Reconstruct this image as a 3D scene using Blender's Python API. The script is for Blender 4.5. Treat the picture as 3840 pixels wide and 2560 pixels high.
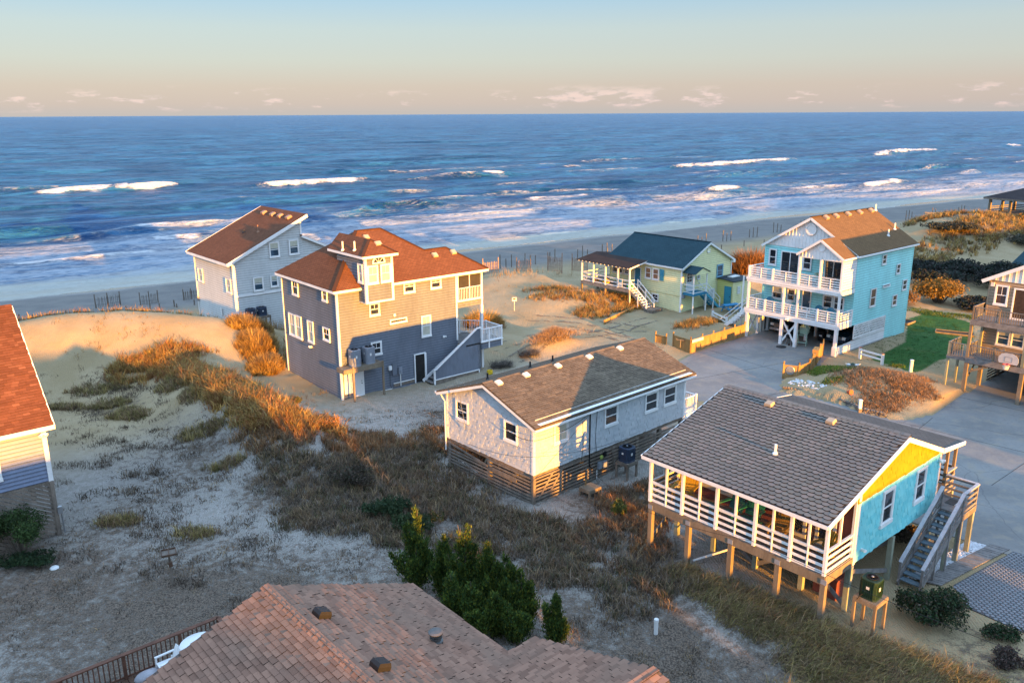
import bpy, math, random
import numpy as np
from mathutils import Vector, Matrix
for o in list(bpy.data.objects): bpy.data.objects.remove(o)
S = bpy.context.scene
COL = S.collection
R = math.radians
rng = np.random.default_rng(7)
random.seed(5)

# ------------------------------------------------------------------ camera, sky, sun, exposure
CAMH = 19.0
cam = bpy.data.cameras.new('camera'); cam.sensor_width = 36; cam.lens = 29.12
cam.clip_start = .1; cam.clip_end = 90000
camo = bpy.data.objects.new('camera', cam); COL.objects.link(camo)
camo.matrix_world = (Matrix.Translation((0, 0, CAMH)) @ Matrix.Rotation(R(90 - 15.354), 4, 'X') @ Matrix.Rotation(R(-0.318), 4, 'Z'))
S.camera = camo

SUN_AZ, SUN_EL = 33.3, 4.6        # light travels 33.3 deg left of +Y
sun = bpy.data.lights.new('sun', 'SUN'); sun.energy = 5.0; sun.angle = R(.55); sun.color = (1.0, .435, .06)
suno = bpy.data.objects.new('sun', sun); COL.objects.link(suno)
ca = math.cos(R(SUN_EL))
ldir = Vector((-math.sin(R(SUN_AZ)) * ca, math.cos(R(SUN_AZ)) * ca, -math.sin(R(SUN_EL))))
suno.rotation_euler = ldir.to_track_quat('-Z', 'Y').to_euler(); suno.location = (40, -60, 30)

W = bpy.data.worlds.new('World'); S.world = W; W.use_nodes = True
nt = W.node_tree; nt.nodes.clear()
def N(t, **k):
    n = nt.nodes.new(t)
    for a, b in k.items(): setattr(n, a, b)
    return n
out = N('ShaderNodeOutputWorld'); bg = N('ShaderNodeBackground'); bg.inputs[1].default_value = .1
sky = N('ShaderNodeTexSky'); sky.sky_type = 'NISHITA'; sky.sun_disc = False
sky.sun_elevation = R(SUN_EL); sky.sun_rotation = R(180 - SUN_AZ); sky.altitude = 10
sky.air_density = 1.0; sky.dust_density = .6; sky.ozone_density = 2.5
# Nishita daylight plus a twilight gradient (pink belt at the horizon, blue overhead, brightened there to fill the shade), the same all round,
# and a bank of small cumulus low over the sea
tc = N('ShaderNodeTexCoord'); sep = N('ShaderNodeSeparateXYZ'); nt.links.new(tc.outputs['Generated'], sep.inputs[0])
rp = N('ShaderNodeValToRGB'); el_ = rp.color_ramp.elements
STOPS = [(0.0, (0.115, 0.112, 0.117)), (0.012, (0.129, 0.111, 0.109)), (0.03, (0.134, 0.112, 0.106)), (0.058, (0.130, 0.130, 0.124)), (0.092, (0.12, 0.134, 0.136)), (0.125, (0.087, 0.124, 0.157)), (0.3, (0.182, 0.264, 0.369)), (0.6, (0.226, 0.328, 0.479)), (1.0, (0.237, 0.35, 0.522))]
while len(el_) < len(STOPS): el_.new(.5)
for e_, (p_, c_) in zip(el_, STOPS): e_.position = p_; e_.color = (*c_, 1)
nt.links.new(sep.outputs[2], rp.inputs[0])
def wn(scale, loc, detail, rough=.6):
    mp_ = N('ShaderNodeMapping'); mp_.inputs['Scale'].default_value = scale; mp_.inputs['Location'].default_value = loc; nt.links.new(tc.outputs['Generated'], mp_.inputs[0])
    n_ = N('ShaderNodeTexNoise'); n_.inputs['Scale'].default_value = 1; n_.inputs['Detail'].default_value = detail; n_.inputs['Roughness'].default_value = rough; nt.links.new(mp_.outputs[0], n_.inputs[0]); return n_.outputs[0]
def wm_(op, a, b_):
    m_ = N('ShaderNodeMath', operation=op)
    for i_, v_ in enumerate((a, b_)):
        if hasattr(v_, 'links'): nt.links.new(v_, m_.inputs[i_])
        else: m_.inputs[i_].default_value = v_
    return m_.outputs[0]
def wr(v_, a, b_, c_=0., d_=1.):
    m_ = N('ShaderNodeMapRange', interpolation_type='SMOOTHSTEP'); nt.links.new(v_, m_.inputs[0])
    for i_, q_ in enumerate((a, b_, c_, d_)): m_.inputs[i_ + 1].default_value = q_
    return m_.outputs[0]
puff = wn((24, 24, 95), (3.1, 1.7, .4), 6, .62); bank = wn((3.2, 3.2, 6), (.4, 2.2, 0), 2)
topz = wm_('ADD', .010, wm_('MULTIPLY', bank, .030))
win = wm_('MULTIPLY', wr(sep.outputs[2], .002, .010), wr(wm_('SUBTRACT', sep.outputs[2], topz), -.006, .006, 1., 0.))
cl = wm_('MULTIPLY', win, wr(wm_('ADD', wm_('MULTIPLY', puff, .75), wm_('MULTIPLY', bank, .25)), .515, .60))
ccol = N('ShaderNodeMix', data_type='RGBA'); nt.links.new(wr(puff, .50, .66), ccol.inputs[0]); ccol.inputs[6].default_value = (.150, .130, .142, 1); ccol.inputs[7].default_value = (.212, .160, .156, 1)
cmx = N('ShaderNodeMix', data_type='RGBA'); nt.links.new(wm_('MULTIPLY', cl, .75), cmx.inputs[0]); nt.links.new(rp.outputs[0], cmx.inputs[6]); nt.links.new(ccol.outputs[2], cmx.inputs[7])
bg.inputs[1].default_value = .016; nt.links.new(sky.outputs[0], bg.inputs[0])
bg2 = N('ShaderNodeBackground'); bg2.inputs[1].default_value = 1.0; nt.links.new(cmx.outputs[2], bg2.inputs[0])
add_ = N('ShaderNodeAddShader'); nt.links.new(bg.outputs[0], add_.inputs[0]); nt.links.new(bg2.outputs[0], add_.inputs[1]); nt.links.new(add_.outputs[0], out.inputs[0])

S.view_settings.view_transform = 'Standard'; S.view_settings.look = 'None'
S.view_settings.exposure = 2.0; S.view_settings.gamma = 1.0
S.render.engine = 'CYCLES'
S.render.resolution_x = 1024; S.render.resolution_y = 682
try:
    S.cycles.max_bounces = 6; S.cycles.diffuse_bounces = 3; S.cycles.glossy_bounces = 3; S.cycles.transparent_max_bounces = 6
except Exception: pass

# ------------------------------------------------------------------ materials
def newmat(name):
    m = bpy.data.materials.new(name); m.use_nodes = True
    t = m.node_tree; b = t.nodes['Principled BSDF']; return m, t, b
def nd(t, typ, **k):
    n = t.nodes.new(typ)
    for a, v in k.items(): setattr(n, a, v)
    return n
def lk(t, a, b): t.links.new(a, b)
def mixc(t, fac, a, b):
    m = nd(t, 'ShaderNodeMix', data_type='RGBA')
    if hasattr(fac, 'links'): lk(t, fac, m.inputs[0])
    else: m.inputs[0].default_value = fac
    for s, v in ((m.inputs[6], a), (m.inputs[7], b)):
        if hasattr(v, 'links'): lk(t, v, s)
        else: s.default_value = (*v, 1)
    return m.outputs[2]
def pos(t, scale=(1, 1, 1), coord='obj'):
    if coord == 'world': src = nd(t, 'ShaderNodeNewGeometry').outputs['Position']
    elif coord == 'uv': src = nd(t, 'ShaderNodeUVMap').outputs[0]
    else: src = nd(t, 'ShaderNodeTexCoord').outputs['Object']
    if tuple(scale) == (1, 1, 1): return src
    m = nd(t, 'ShaderNodeMapping'); lk(t, src, m.inputs[0]); m.inputs['Scale'].default_value = scale
    return m.outputs[0]
def noise(t, vec, scale, detail=4, rough=.55):
    n = nd(t, 'ShaderNodeTexNoise'); n.inputs['Scale'].default_value = scale; n.inputs['Detail'].default_value = detail
    n.inputs['Roughness'].default_value = rough; lk(t, vec, n.inputs['Vector']); return n.outputs[0]
def ramp(t, fac, *stops):
    r = nd(t, 'ShaderNodeValToRGB'); lk(t, fac, r.inputs[0]); e = r.color_ramp.elements
    while len(e) < len(stops): e.new(.5)
    for q, (p, c) in zip(e, stops):
        q.position = p; q.color = (*c, 1) if len(c) == 3 else c
    return r.outputs[0]
def rmp(t, fac, a, b):
    m = nd(t, 'ShaderNodeMapRange'); lk(t, fac, m.inputs[0]); m.inputs[1].default_value = a; m.inputs[2].default_value = b
    m.interpolation_type = 'SMOOTHSTEP'; return m.outputs[0]
def math2(t, op, a, b=None):
    m = nd(t, 'ShaderNodeMath', operation=op)
    for i, v in enumerate((a, b)):
        if v is None: continue
        if hasattr(v, 'links'): lk(t, v, m.inputs[i])
        else: m.inputs[i].default_value = v
    return m.outputs[0]
def bump(t, b, h, strength=.3, dist=.02):
    n = nd(t, 'ShaderNodeBump'); n.inputs['Strength'].default_value = strength; n.inputs['Distance'].default_value = dist
    lk(t, h, n.inputs['Height']); lk(t, n.outputs[0], b.inputs['Normal'])
MATS = {}; PMC = {}
def pm(name, c, var=.25, scale=2.0, rough=.7, stretch=(1, 1, 1), bmp=0, metal=0, spec=.3, c2=None, coord='world'):
    """procedural paint / wood / metal: colour mottled by two noises"""
    if name in MATS: return MATS[name]
    PMC[name] = c
    m, t, b = newmat(name)
    p = pos(t, stretch, coord); n1 = noise(t, p, scale, 5); n2 = noise(t, p, scale * 9, 3)
    lo = tuple(max(0, x * (1 - var)) for x in c) if c2 is None else c2; hi = tuple(min(1, x * (1 + var * .8)) for x in c)
    f = math2(t, 'ADD', math2(t, 'MULTIPLY', n1, .65), math2(t, 'MULTIPLY', n2, .35))
    col = mixc(t, rmp(t, f, .32, .68), lo, hi); lk(t, col, b.inputs['Base Color'])
    b.inputs['Roughness'].default_value = rough; b.inputs['Metallic'].default_value = metal
    b.inputs['Specular IOR Level'].default_value = spec
    if bmp: bump(t, b, n2, bmp, .01)
    MATS[name] = m; return m
def shingle_mat(name, cols, rough=.9, per=True, extra=None):
    """per-piece colour from island/object random, grain noise and slow weathering"""
    if name in MATS: return MATS[name]
    m, t, b = newmat(name)
    g = nd(t, 'ShaderNodeNewGeometry'); oi = nd(t, 'ShaderNodeObjectInfo')
    r = math2(t, 'FRACT', math2(t, 'ADD', math2(t, 'MULTIPLY', g.outputs['Random Per Island'], 7.13), math2(t, 'MULTIPLY', oi.outputs['Random'], 5.37)))
    st = [(i / (len(cols) - 1), c) for i, c in enumerate(cols)]
    base = ramp(t, r, *st)
    p = pos(t, coord='world'); w = noise(t, p, .55, 4); gr = noise(t, p, 45, 3)
    base = mixc(t, math2(t, 'MULTIPLY', rmp(t, w, .38, .7), .55), base, extra or tuple(x * .72 for x in cols[0]))
    base = mixc(t, math2(t, 'MULTIPLY', gr, .35), base, tuple(x * .55 for x in cols[0]))
    lk(t, base, b.inputs['Base Color']); b.inputs['Roughness'].default_value = rough; b.inputs['Specular IOR Level'].default_value = .15
    bump(t, b, gr, .35, .01)
    MATS[name] = m; return m
def asphalt_mat(name, c1, c2, mortar, bw=.32, rh=.14, coordscale=1):
    """courses of asphalt tabs too far away to pick apart, in metres along the roof (uv)"""
    if name in MATS: return MATS[name]
    m, t, b = newmat(name)
    p = pos(t, coord='uv')
    br = nd(t, 'ShaderNodeTexBrick'); lk(t, p, br.inputs['Vector'])
    br.inputs['Color1'].default_value = (*c1, 1); br.inputs['Color2'].default_value = (*c2, 1); br.inputs['Mortar'].default_value = (*mortar, 1)
    br.inputs['Scale'].default_value = 1; br.inputs['Mortar Size'].default_value = .012; br.inputs['Brick Width'].default_value = bw
    br.inputs['Row Height'].default_value = rh; br.inputs['Mortar Smooth'].default_value = .3; br.inputs['Bias'].default_value = -.1
    pw = pos(t, coord='world'); n = noise(t, pw, .7, 4); g = noise(t, pw, 30, 3)
    col = mixc(t, math2(t, 'MULTIPLY', rmp(t, n, .35, .7), .4), br.outputs[0], tuple(x * .7 for x in c1))
    col = mixc(t, math2(t, 'MULTIPLY', g, .3), col, mortar)
    lk(t, col, b.inputs['Base Color']); b.inputs['Roughness'].default_value = .92; b.inputs['Specular IOR Level'].default_value = .12
    bump(t, b, math2(t, 'ADD', math2(t, 'MULTIPLY', br.outputs['Fac'], -1.0), math2(t, 'MULTIPLY', g, .3)), .5, .012)
    MATS[name] = m; return m
def glass_mat(name, c, rough=.06, spec=.9):
    if name in MATS: return MATS[name]
    m, t, b = newmat(name)
    n = noise(t, pos(t, coord='world'), 1.3, 2)
    lk(t, mixc(t, rmp(t, n, .35, .65), tuple(x * .5 for x in c), c), b.inputs['Base Color'])
    b.inputs['Roughness'].default_value = rough; b.inputs['Specular IOR Level'].default_value = spec
    n2 = noise(t, pos(t, coord='world'), 2.5, 2); bump(t, b, n2, .06, .05)
    MATS[name] = m; return m
def vcol_mat(name, rough=.8, trans=0.0, attr='Col', sheen=0):
    if name in MATS: return MATS[name]
    m, t, b = newmat(name)
    a = nd(t, 'ShaderNodeAttribute', attribute_name=attr)
    lk(t, a.outputs['Color'], b.inputs['Base Color']); b.inputs['Roughness'].default_value = rough; b.inputs['Specular IOR Level'].default_value = .2
    if trans > 0:
        tr = nd(t, 'ShaderNodeBsdfTranslucent'); lk(t, a.outputs['Color'], tr.inputs[0])
        mx = nd(t, 'ShaderNodeMixShader'); mx.inputs[0].default_value = trans
        o = t.nodes['Material Output']; lk(t, b.outputs[0], mx.inputs[1]); lk(t, tr.outputs[0], mx.inputs[2]); lk(t, mx.outputs[0], o.inputs[0])
    MATS[name] = m; return m

WHITE = pm('white_paint', (.80, .79, .78), .10, 1.2, .55)
WHITE2 = pm('white_vinyl', (.76, .76, .75), .06, 1.0, .45)
BLUESID = pm('slate_blue_siding', (.150, .168, .205), .20, .45, .6, (1, 1, .35))
GREYSID = pm('pale_grey_siding', (.60, .61, .60), .12, .45, .6, (1, 1, .35))
YELSID = pm('pale_yellow_siding', (.84, .79, .45), .10, .5, .6)
LIMESID = pm('lime_yellow_siding', (.70, .68, .25), .08, .5, .6)
TURQSID = pm('turquoise_siding', (.36, .78, .78), .12, .5, .6, (1, 1, .35))
TANSID = pm('tan_siding', (.36, .27, .185), .2, .6, .65)
SLATESID = pm('periwinkle_siding', (.20, .24, .34), .14, .5, .6)
OLDWOOD = pm('weathered_wood', (.19, .155, .125), .35, 3, .85, (1, 1, .3), .4)
GREYWOOD = pm('grey_deck_wood', (.20, .185, .175), .3, 3, .85, (1, 1, 1), .3)
PINE = pm('treated_pine', (.205, .16, .112), .25, 3, .8, (1, 1, .25), .3)
PINE2 = pm('fence_pine', (.33, .20, .075), .28, 3, .8, (1, 1, .25), .3)
GREENPILE = pm('greenish_treated_pile', (.26, .27, .20), .3, 2, .85, (1, 1, .25), .3)
DARKWOOD = pm('stained_brown_wood', (.10, .055, .035), .35, 3, .75, (1, 1, 1), .2)
BLACK = pm('black_paint', (.012, .012, .014), .3, 3, .5)
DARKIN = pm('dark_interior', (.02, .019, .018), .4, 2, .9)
METAL = pm('galvanised_metal', (.42, .43, .45), .15, 3, .4, metal=.8)
GREYMETAL = pm('grey_painted_metal', (.25, .27, .31), .12, 3, .45)
NAVYMETAL = pm('navy_painted_metal', (.035, .05, .085), .2, 3, .45)
GREENMETAL = pm('dark_green_metal', (.012, .035, .022), .25, 3, .45)
PVC = pm('white_pvc', (.7, .7, .68), .08, 3, .4)
GLASS = glass_mat('window_glass', (.03, .036, .045))
GLASSB = glass_mat('blue_window_glass', (.06, .11, .16))
BLIND = pm('pale_blind', (.48, .47, .38), .12, 4, .35, spec=.6)
TEALPAINT = pm('teal_paint', (.05, .30, .42), .12, 2, .55)
NAVYPAINT = pm('deep_blue_paint', (.03, .20, .32), .12, 2, .55)
YELPAINT = pm('yellow_paint', (.62, .42, .02), .15, 3, .5)
TURQPAINT = pm('dark_teal_paint', (.02, .22, .22), .15, 3, .5)
MINT = pm('mint_paint', (.45, .62, .50), .1, 3, .5)
REDWALL = pm('brick_red_wall', (.26, .075, .05), .15, 1.5, .7)
GREYSTEP = pm('grey_blue_stair_paint', (.12, .17, .20), .3, 4, .8)
PALEWOOD = pm('silvered_handrail', (.42, .42, .44), .2, 3, .8)
SCREEN = pm('insect_screen', (.035, .032, .03), .2, 2, .6)
# ------------------------------------------------------------------ geometry helpers
class MB:
    def __init__(s): s.v = []; s.f = []; s.uv = []
    def add(s, vs, fs, uvs=None):
        n = len(s.v); s.v += [tuple(x) for x in vs]
        for i, f in enumerate(fs):
            s.f.append(tuple(n + k for k in f)); s.uv.append(uvs[i] if uvs else None)
        return s
    def quad(s, *p): return s.add(p, [tuple(range(len(p)))])
    def box(s, x0, y0, z0, x1, y1, z1):
        x0, x1 = min(x0, x1), max(x0, x1); y0, y1 = min(y0, y1), max(y0, y1); z0, z1 = min(z0, z1), max(z0, z1)
        return s.add([(x0, y0, z0), (x1, y0, z0), (x1, y1, z0), (x0, y1, z0), (x0, y0, z1), (x1, y0, z1), (x1, y1, z1), (x0, y1, z1)],
                     [(0, 3, 2, 1), (4, 5, 6, 7), (0, 1, 5, 4), (1, 2, 6, 5), (2, 3, 7, 6), (3, 0, 4, 7)])
    def beam(s, p, q, w, h=None, up=(0, 0, 1)):
        h = h or w; p = Vector(p); q = Vector(q); d = (q - p).normalized(); u = Vector(up)
        if abs(d.dot(u)) > .98: u = Vector((0, 1, 0))
        a = d.cross(u).normalized() * w / 2; b = a.cross(d).normalized() * h / 2
        vs = [p - a - b, p + a - b, p + a + b, p - a + b, q - a - b, q + a - b, q + a + b, q - a + b]
        return s.add(vs, [(0, 3, 2, 1), (4, 5, 6, 7), (0, 1, 5, 4), (1, 2, 6, 5), (2, 3, 7, 6), (3, 0, 4, 7)][::1])
    def tube(s, p, q, r, n=8, r2=None):
        r2 = r if r2 is None else r2; p = Vector(p); q = Vector(q); d = (q - p).normalized()
        u = Vector((0, 0, 1)) if abs(d.z) < .9 else Vector((1, 0, 0)); a = d.cross(u).normalized(); b = d.cross(a)
        vs = []
        for c, rr in ((p, r), (q, r2)):
            for k in range(n):
                t = 2 * math.pi * k / n; vs.append(c + a * math.cos(t) * rr + b * math.sin(t) * rr)
        fs = [(k, (k + 1) % n, n + (k + 1) % n, n + k) for k in range(n)] + [tuple(range(n))[::-1], tuple(range(n, 2 * n))]
        return s.add(vs, fs)
    def path(s, pts, r, n=6):
        for a, b in zip(pts, pts[1:]): s.tube(a, b, r, n)
        return s
    def lathe(s, prof, n=16, c=(0, 0, 0)):
        vs = []
        for r, z in prof:
            for k in range(n):
                t = 2 * math.pi * k / n; vs.append((c[0] + r * math.cos(t), c[1] + r * math.sin(t), c[2] + z))
        fs = []
        for i in range(len(prof) - 1):
            for k in range(n): fs.append((i * n + k, i * n + (k + 1) % n, (i + 1) * n + (k + 1) % n, (i + 1) * n + k))
        fs.append(tuple(range(n))[::-1]); m = (len(prof) - 1) * n; fs.append(tuple(range(m, m + n)))
        return s.add(vs, fs)
    def slab(s, pts, th, uvo=None, uvu=None, uvv=None):
        """polygon thickened along its normal (downwards by th)"""
        P = [Vector(p) for p in pts]; n = Vector((0, 0, 0))
        for i in range(len(P)): n += P[i].cross(P[(i + 1) % len(P)])
        n.normalize()
        if n.z < 0: P = P[::-1]; n = -n
        k = len(P); Q = [p - n * th for p in P]
        fs = [tuple(range(k)), tuple(range(k, 2 * k))[::-1]] + [((i + 1) % k, i, k + i, k + (i + 1) % k) for i in range(k)]
        uvs = None
        u = n.cross(Vector((0, 0, 1)))
        u = u.normalized() if u.length > 1e-4 else Vector((1, 0, 0))
        v = n.cross(u)
        A = P + Q; uvs = [[(A[i].dot(u), A[i].dot(v)) for i in f] for f in fs]
        return s.add(A, fs, uvs)
    def prism(s, poly, axis, c0, c1):
        """2d polygon (a,z) extruded along axis x or y from c0 to c1"""
        f = (lambda c, a, z: (c, a, z)) if axis == 'x' else (lambda c, a, z: (a, c, z))
        k = len(poly); vs = [f(c0, *p) for p in poly] + [f(c1, *p) for p in poly]
        return s.add(vs, [tuple(range(k)), tuple(range(k, 2 * k))[::-1]] + [(i, (i + 1) % k, k + (i + 1) % k, k + i)[::-1] for i in range(k)])
    def mesh(s, name, mat=None, smooth=False, fix=True):
        me = bpy.data.meshes.new(name); me.from_pydata(s.v, [], s.f)
        if any(u is not None for u in s.uv):
            l = me.uv_layers.new(name='UVMap'); k = 0
            for u in s.uv:
                pass
            flat = []
            for f, u in zip(s.f, s.uv): flat += (u if u is not None else [(0, 0)] * len(f))
            l.data.foreach_set('uv', [c for p in flat for c in p])
        if mat: me.materials.append(mat)
        if fix:
            import bmesh
            b = bmesh.new(); b.from_mesh(me); bmesh.ops.recalc_face_normals(b, faces=b.faces); b.to_mesh(me); b.free()
        if smooth: me.polygons.foreach_set('use_smooth', [True] * len(me.polygons))
        me.update(); return me

def link(name, data, parent=None, loc=(0, 0, 0), rot=(0, 0, 0)):
    o = bpy.data.objects.new(name, data); COL.objects.link(o); o.parent = parent; o.location = loc; o.rotation_euler = rot
    return o
def ob(name, mb, mat, parent=None, loc=(0, 0, 0), rot=(0, 0, 0), smooth=False, kind=None):
    o = link(name, mb.mesh(name, mat, smooth), parent, loc, rot)
    if kind: o['kind'] = kind
    return o
def tag(o, label, cat, group=None):
    o['label'] = label; o['category'] = cat
    if group: o['group'] = group
    return o
def thing(name, label, cat, loc=(0, 0, 0), deg=0, group=None):
    return tag(link(name, None, None, loc, (0, 0, R(deg))), label, cat, group)
UNIT = {}
def unit(mat):
    if mat.name not in UNIT:
        UNIT[mat.name] = MB().box(-.5, -.5, -.5, .5, .5, .5).mesh('unit_' + mat.name, mat)
    return UNIT[mat.name]
def bx(name, parent, mat, x0, y0, z0, x1, y1, z1):
    """box part sharing one mesh per material"""
    o = link(name, unit(mat), parent, ((x0 + x1) / 2, (y0 + y1) / 2, (z0 + z1) / 2))
    o.scale = (max(abs(x1 - x0), .002), max(abs(y1 - y0), .002), max(abs(z1 - z0), .002)); return o
def bar(name, parent, mat, p, q, w, h=None, up=(0, 0, 1)):
    h = h or w; p = Vector(p); q = Vector(q); d = q - p; L = d.length; d = d / L; u = Vector(up)
    if abs(d.dot(u)) > .98: u = Vector((0, 1, 0))
    a = d.cross(u).normalized(); b = a.cross(d).normalized()
    o = link(name, unit(mat), parent)
    M = Matrix(((d.x * L, a.x * w, b.x * h, (p.x + q.x) / 2), (d.y * L, a.y * w, b.y * h, (p.y + q.y) / 2), (d.z * L, a.z * w, b.z * h, (p.z + q.z) / 2), (0, 0, 0, 1)))
    o.matrix_basis = M; return o
def pl3(pl, a, o, z):
    ax, c, s = pl
    return (a, c + s * o, z) if ax == 'y' else (c + s * o, a, z)
def arange(poly, z):
    xs = []
    for (a, b), (c, d) in zip(poly, poly[1:] + poly[:1]):
        if min(b, d) - 1e-6 <= z <= max(b, d) + 1e-6:
            if abs(d - b) < 1e-6: xs += [a, c]
            else: xs.append(a + (c - a) * (z - b) / (d - b))
    return (min(xs), max(xs)) if xs else None
def lapwall(parent, mat, pl, poly, lap=.19, name='wall', proud=.055):
    """lap siding: every board is a real clapboard wedge"""
    mi = []; m = MB(); zs = sorted(p[1] for p in poly); z0, z1 = zs[0], zs[-1]; z = z0; br = sorted(set(round(p[1], 4) for p in poly))
    while z < z1 - 1e-4:
        zt = min(z + lap, z1)
        for bk in br:
            if z + 1e-3 < bk < zt - 1e-3: zt = bk
        e = 1e-5; lo = arange(poly, z + e); hi = arange(poly, zt - e)
        if lo and hi and lo[1] - lo[0] > .01:
            p = proud
            g_ = min(.03, (zt - z) * .4); f_ = g_ / (zt - z); mid = [lo[i] + (hi[i] - lo[i]) * f_ for i in (0, 1)]
            m.add([pl3(pl, lo[0], 0, z), pl3(pl, lo[1], 0, z), pl3(pl, hi[1], -p, zt), pl3(pl, hi[0], -p, zt), pl3(pl, lo[0], -p, z), pl3(pl, lo[1], -p, z), pl3(pl, mid[0], -p * f_, z + g_), pl3(pl, mid[1], -p * f_, z + g_)],
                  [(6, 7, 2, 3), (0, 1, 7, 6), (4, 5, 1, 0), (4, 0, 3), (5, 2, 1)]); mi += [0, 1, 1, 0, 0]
        z = zt
    # solid backing
    k = len(poly); m.add([pl3(pl, a, -proud - .002, b) for a, b in poly], [tuple(range(k))])
    me = m.mesh(name, mat, fix=False); c_ = PMC.get(mat.name, (.3, .3, .3)); me.materials.append(pm(mat.name + '_lap_shade', tuple(x * .6 for x in c_), .2, 3, .8))  # darker strip at each butt edge paints in the shadow line under the lap
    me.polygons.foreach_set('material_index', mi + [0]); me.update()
    o = link(name, me, parent); return o
def flatwall(parent, mat, pl, poly, name='wall', th=.1):
    m = MB(); k = len(poly)
    vs = [pl3(pl, a, 0, b) for a, b in poly] + [pl3(pl, a, -th, b) for a, b in poly]
    m.add(vs, [tuple(range(k)), tuple(range(k, 2 * k))[::-1]] + [(i, (i + 1) % k, k + (i + 1) % k, k + i) for i in range(k)])
    return ob(name, m, mat, parent)
def plbox(m, pl, a0, a1, z0, z1, o0, o1):
    p = pl3(pl, a0, o0, z0); q = pl3(pl, a1, o1, z1); m.box(*p, *q); return m
def plbx(name, parent, mat, pl, a0, a1, z0, z1, o0, o1):
    p = pl3(pl, a0, o0, z0); q = pl3(pl, a1, o1, z1); return bx(name, parent, mat, *p, *q)
def window(parent, pl, a0, a1, z0, z1, trim=WHITE, pane=GLASS, tw=.09, style='dh', blind=None, name='window'):
    m = MB()
    plbox(m, pl, a0, a0 + tw, z0, z1, .0, .075); plbox(m, pl, a1 - tw, a1, z0, z1, .0, .075)
    plbox(m, pl, a0 + tw, a1 - tw, z1 - tw, z1, .0, .073); plbox(m, pl, a0 - .02, a1 + .02, z0 - .05, z0 + tw, .0, .095)
    w = ob(name, m, trim, parent)
    i0, i1, j0, j1 = a0 + tw, a1 - tw, z0 + tw, z1 - tw; zm = (j0 + j1) / 2
    if style in ('dh', 'dh4'):
        plbx('pane', w, pane, pl, i0, i1, zm, j1, .028, .036)
        plbx('pane', w, pane, pl, i0, i1, j0, zm, .024, .030)
        if blind is not None:
            plbx('blind', w, BLIND, pl, i0 + .03, i1 - .03, j1 - (j1 - j0) * blind, j1 - .02, .020, .040)
        s = MB(); plbox(s, pl, i0, i1, zm - .025, zm + .03, .02, .055)
        for a in (i0, i1 - .035): plbox(s, pl, a, a + .035, j0, j1, .02, .05)
        plbox(s, pl, i0 + .035, i1 - .035, j1 - .035, j1, .02, .048); plbox(s, pl, i0 + .035, i1 - .035, j0, j0 + .035, .02, .048)
        if style == 'dh4': plbox(s, pl, (i0 + i1) / 2 - .014, (i0 + i1) / 2 + .014, zm, j1, .03, .046)
        ob('sash', s, trim, w)
    elif style == 'fix':
        plbx('pane', w, pane, pl, i0, i1, j0, j1, .024, .032)
    elif style == 'slide':
        am = (i0 + i1) / 2
        plbx('pane', w, pane, pl, i0, am, j0, j1, .026, .034); plbx('pane', w, pane, pl, am, i1, j0, j1, .022, .030)
        plbx('sash', w, trim, pl, am - .035, am + .035, j0, j1, .02, .055)
    return w
def corner(parent, x, y, z0, z1, sx=-1, sy=-1, mat=WHITE, w=.11):
    m = MB(); e = .036
    m.box(x + sx * e, y + sy * e, z0, x - sx * w, y, z1); m.box(x + sx * e, y, z0, x, y - sy * w, z1)
    return ob('corner_board', m, mat, parent)
def roof(parent, mat, pts, th=.09, name='roof'):
    return ob(name, MB().slab(pts, th), mat, parent)
def rail_slats(parent, mat, p, q, z, h, n=4, w=.035, bh=.085, post=None, name='rail_slat'):
    """horizontal boards between two points"""
    for i in range(n):
        zz = z + .1 + (h - .14) * i / (n - 1)
        bar(name, parent, mat, (*p, zz), (*q, zz), w, bh)
    bar('top_rail', parent, mat, (*p, z + h), (*q, z + h), .11, .04)
def rail_balusters(parent, mat, p, q, z, h, sp=.13, name='baluster', bw=.035, cap=.1):
    L = math.dist(p, q); n = max(1, int(L / sp))
    for i in range(1, n):
        t = i / n; x = p[0] + (q[0] - p[0]) * t; y = p[1] + (q[1] - p[1]) * t
        bx(name, parent, mat, x - bw / 2, y - bw / 2, z + .08, x + bw / 2, y + bw / 2, z + h - .04)
    bar('bottom_rail', parent, mat, (*p, z + .07), (*q, z + .07), .05, .06)
    bar('top_rail', parent, mat, (*p, z + h), (*q, z + h), cap, .045)
def post(parent, mat, x, y, z0, z1, w=.14, name='post', cap=False):
    o = bx(name, parent, mat, x - w / 2, y - w / 2, z0, x + w / 2, y + w / 2, z1)
    if cap: bx('post_cap', parent, mat, x - w * .65, y - w * .65, z1, x + w * .65, y + w * .65, z1 + .04)
    return o
def boxvent(parent, mat, c, n_up, size=.32, h=.14, name='roof_vent'):
    """low square vent sitting on a roof slope; n_up = slope vector (dx,dy,dz) of the up direction"""
    u = Vector(n_up).normalized(); a = Vector((0, 0, 1)).cross(u).normalized(); n = u.cross(a)
    if n.z < 0: n = -n
    m = MB(); c = Vector(c); s = size / 2
    low = [c + a * s * i + u * s * j for i, j in ((-1.15, -1.15), (1.15, -1.15), (1.15, 1.15), (-1.15, 1.15))]
    top = [c + a * s * i + u * s * j + n * h for i, j in ((-1, -1), (1, -1), (1, .9), (-1, .9))]
    m.add(low + [p + n * h * .55 for p in low] + top, [(0, 1, 5, 4), (1, 2, 6, 5), (2, 3, 7, 6), (3, 0, 4, 7), (4, 5, 9, 8), (5, 6, 10, 9), (6, 7, 11, 10), (7, 4, 8, 11), (8, 9, 10, 11)])
    return ob(name, m, mat, parent)
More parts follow.
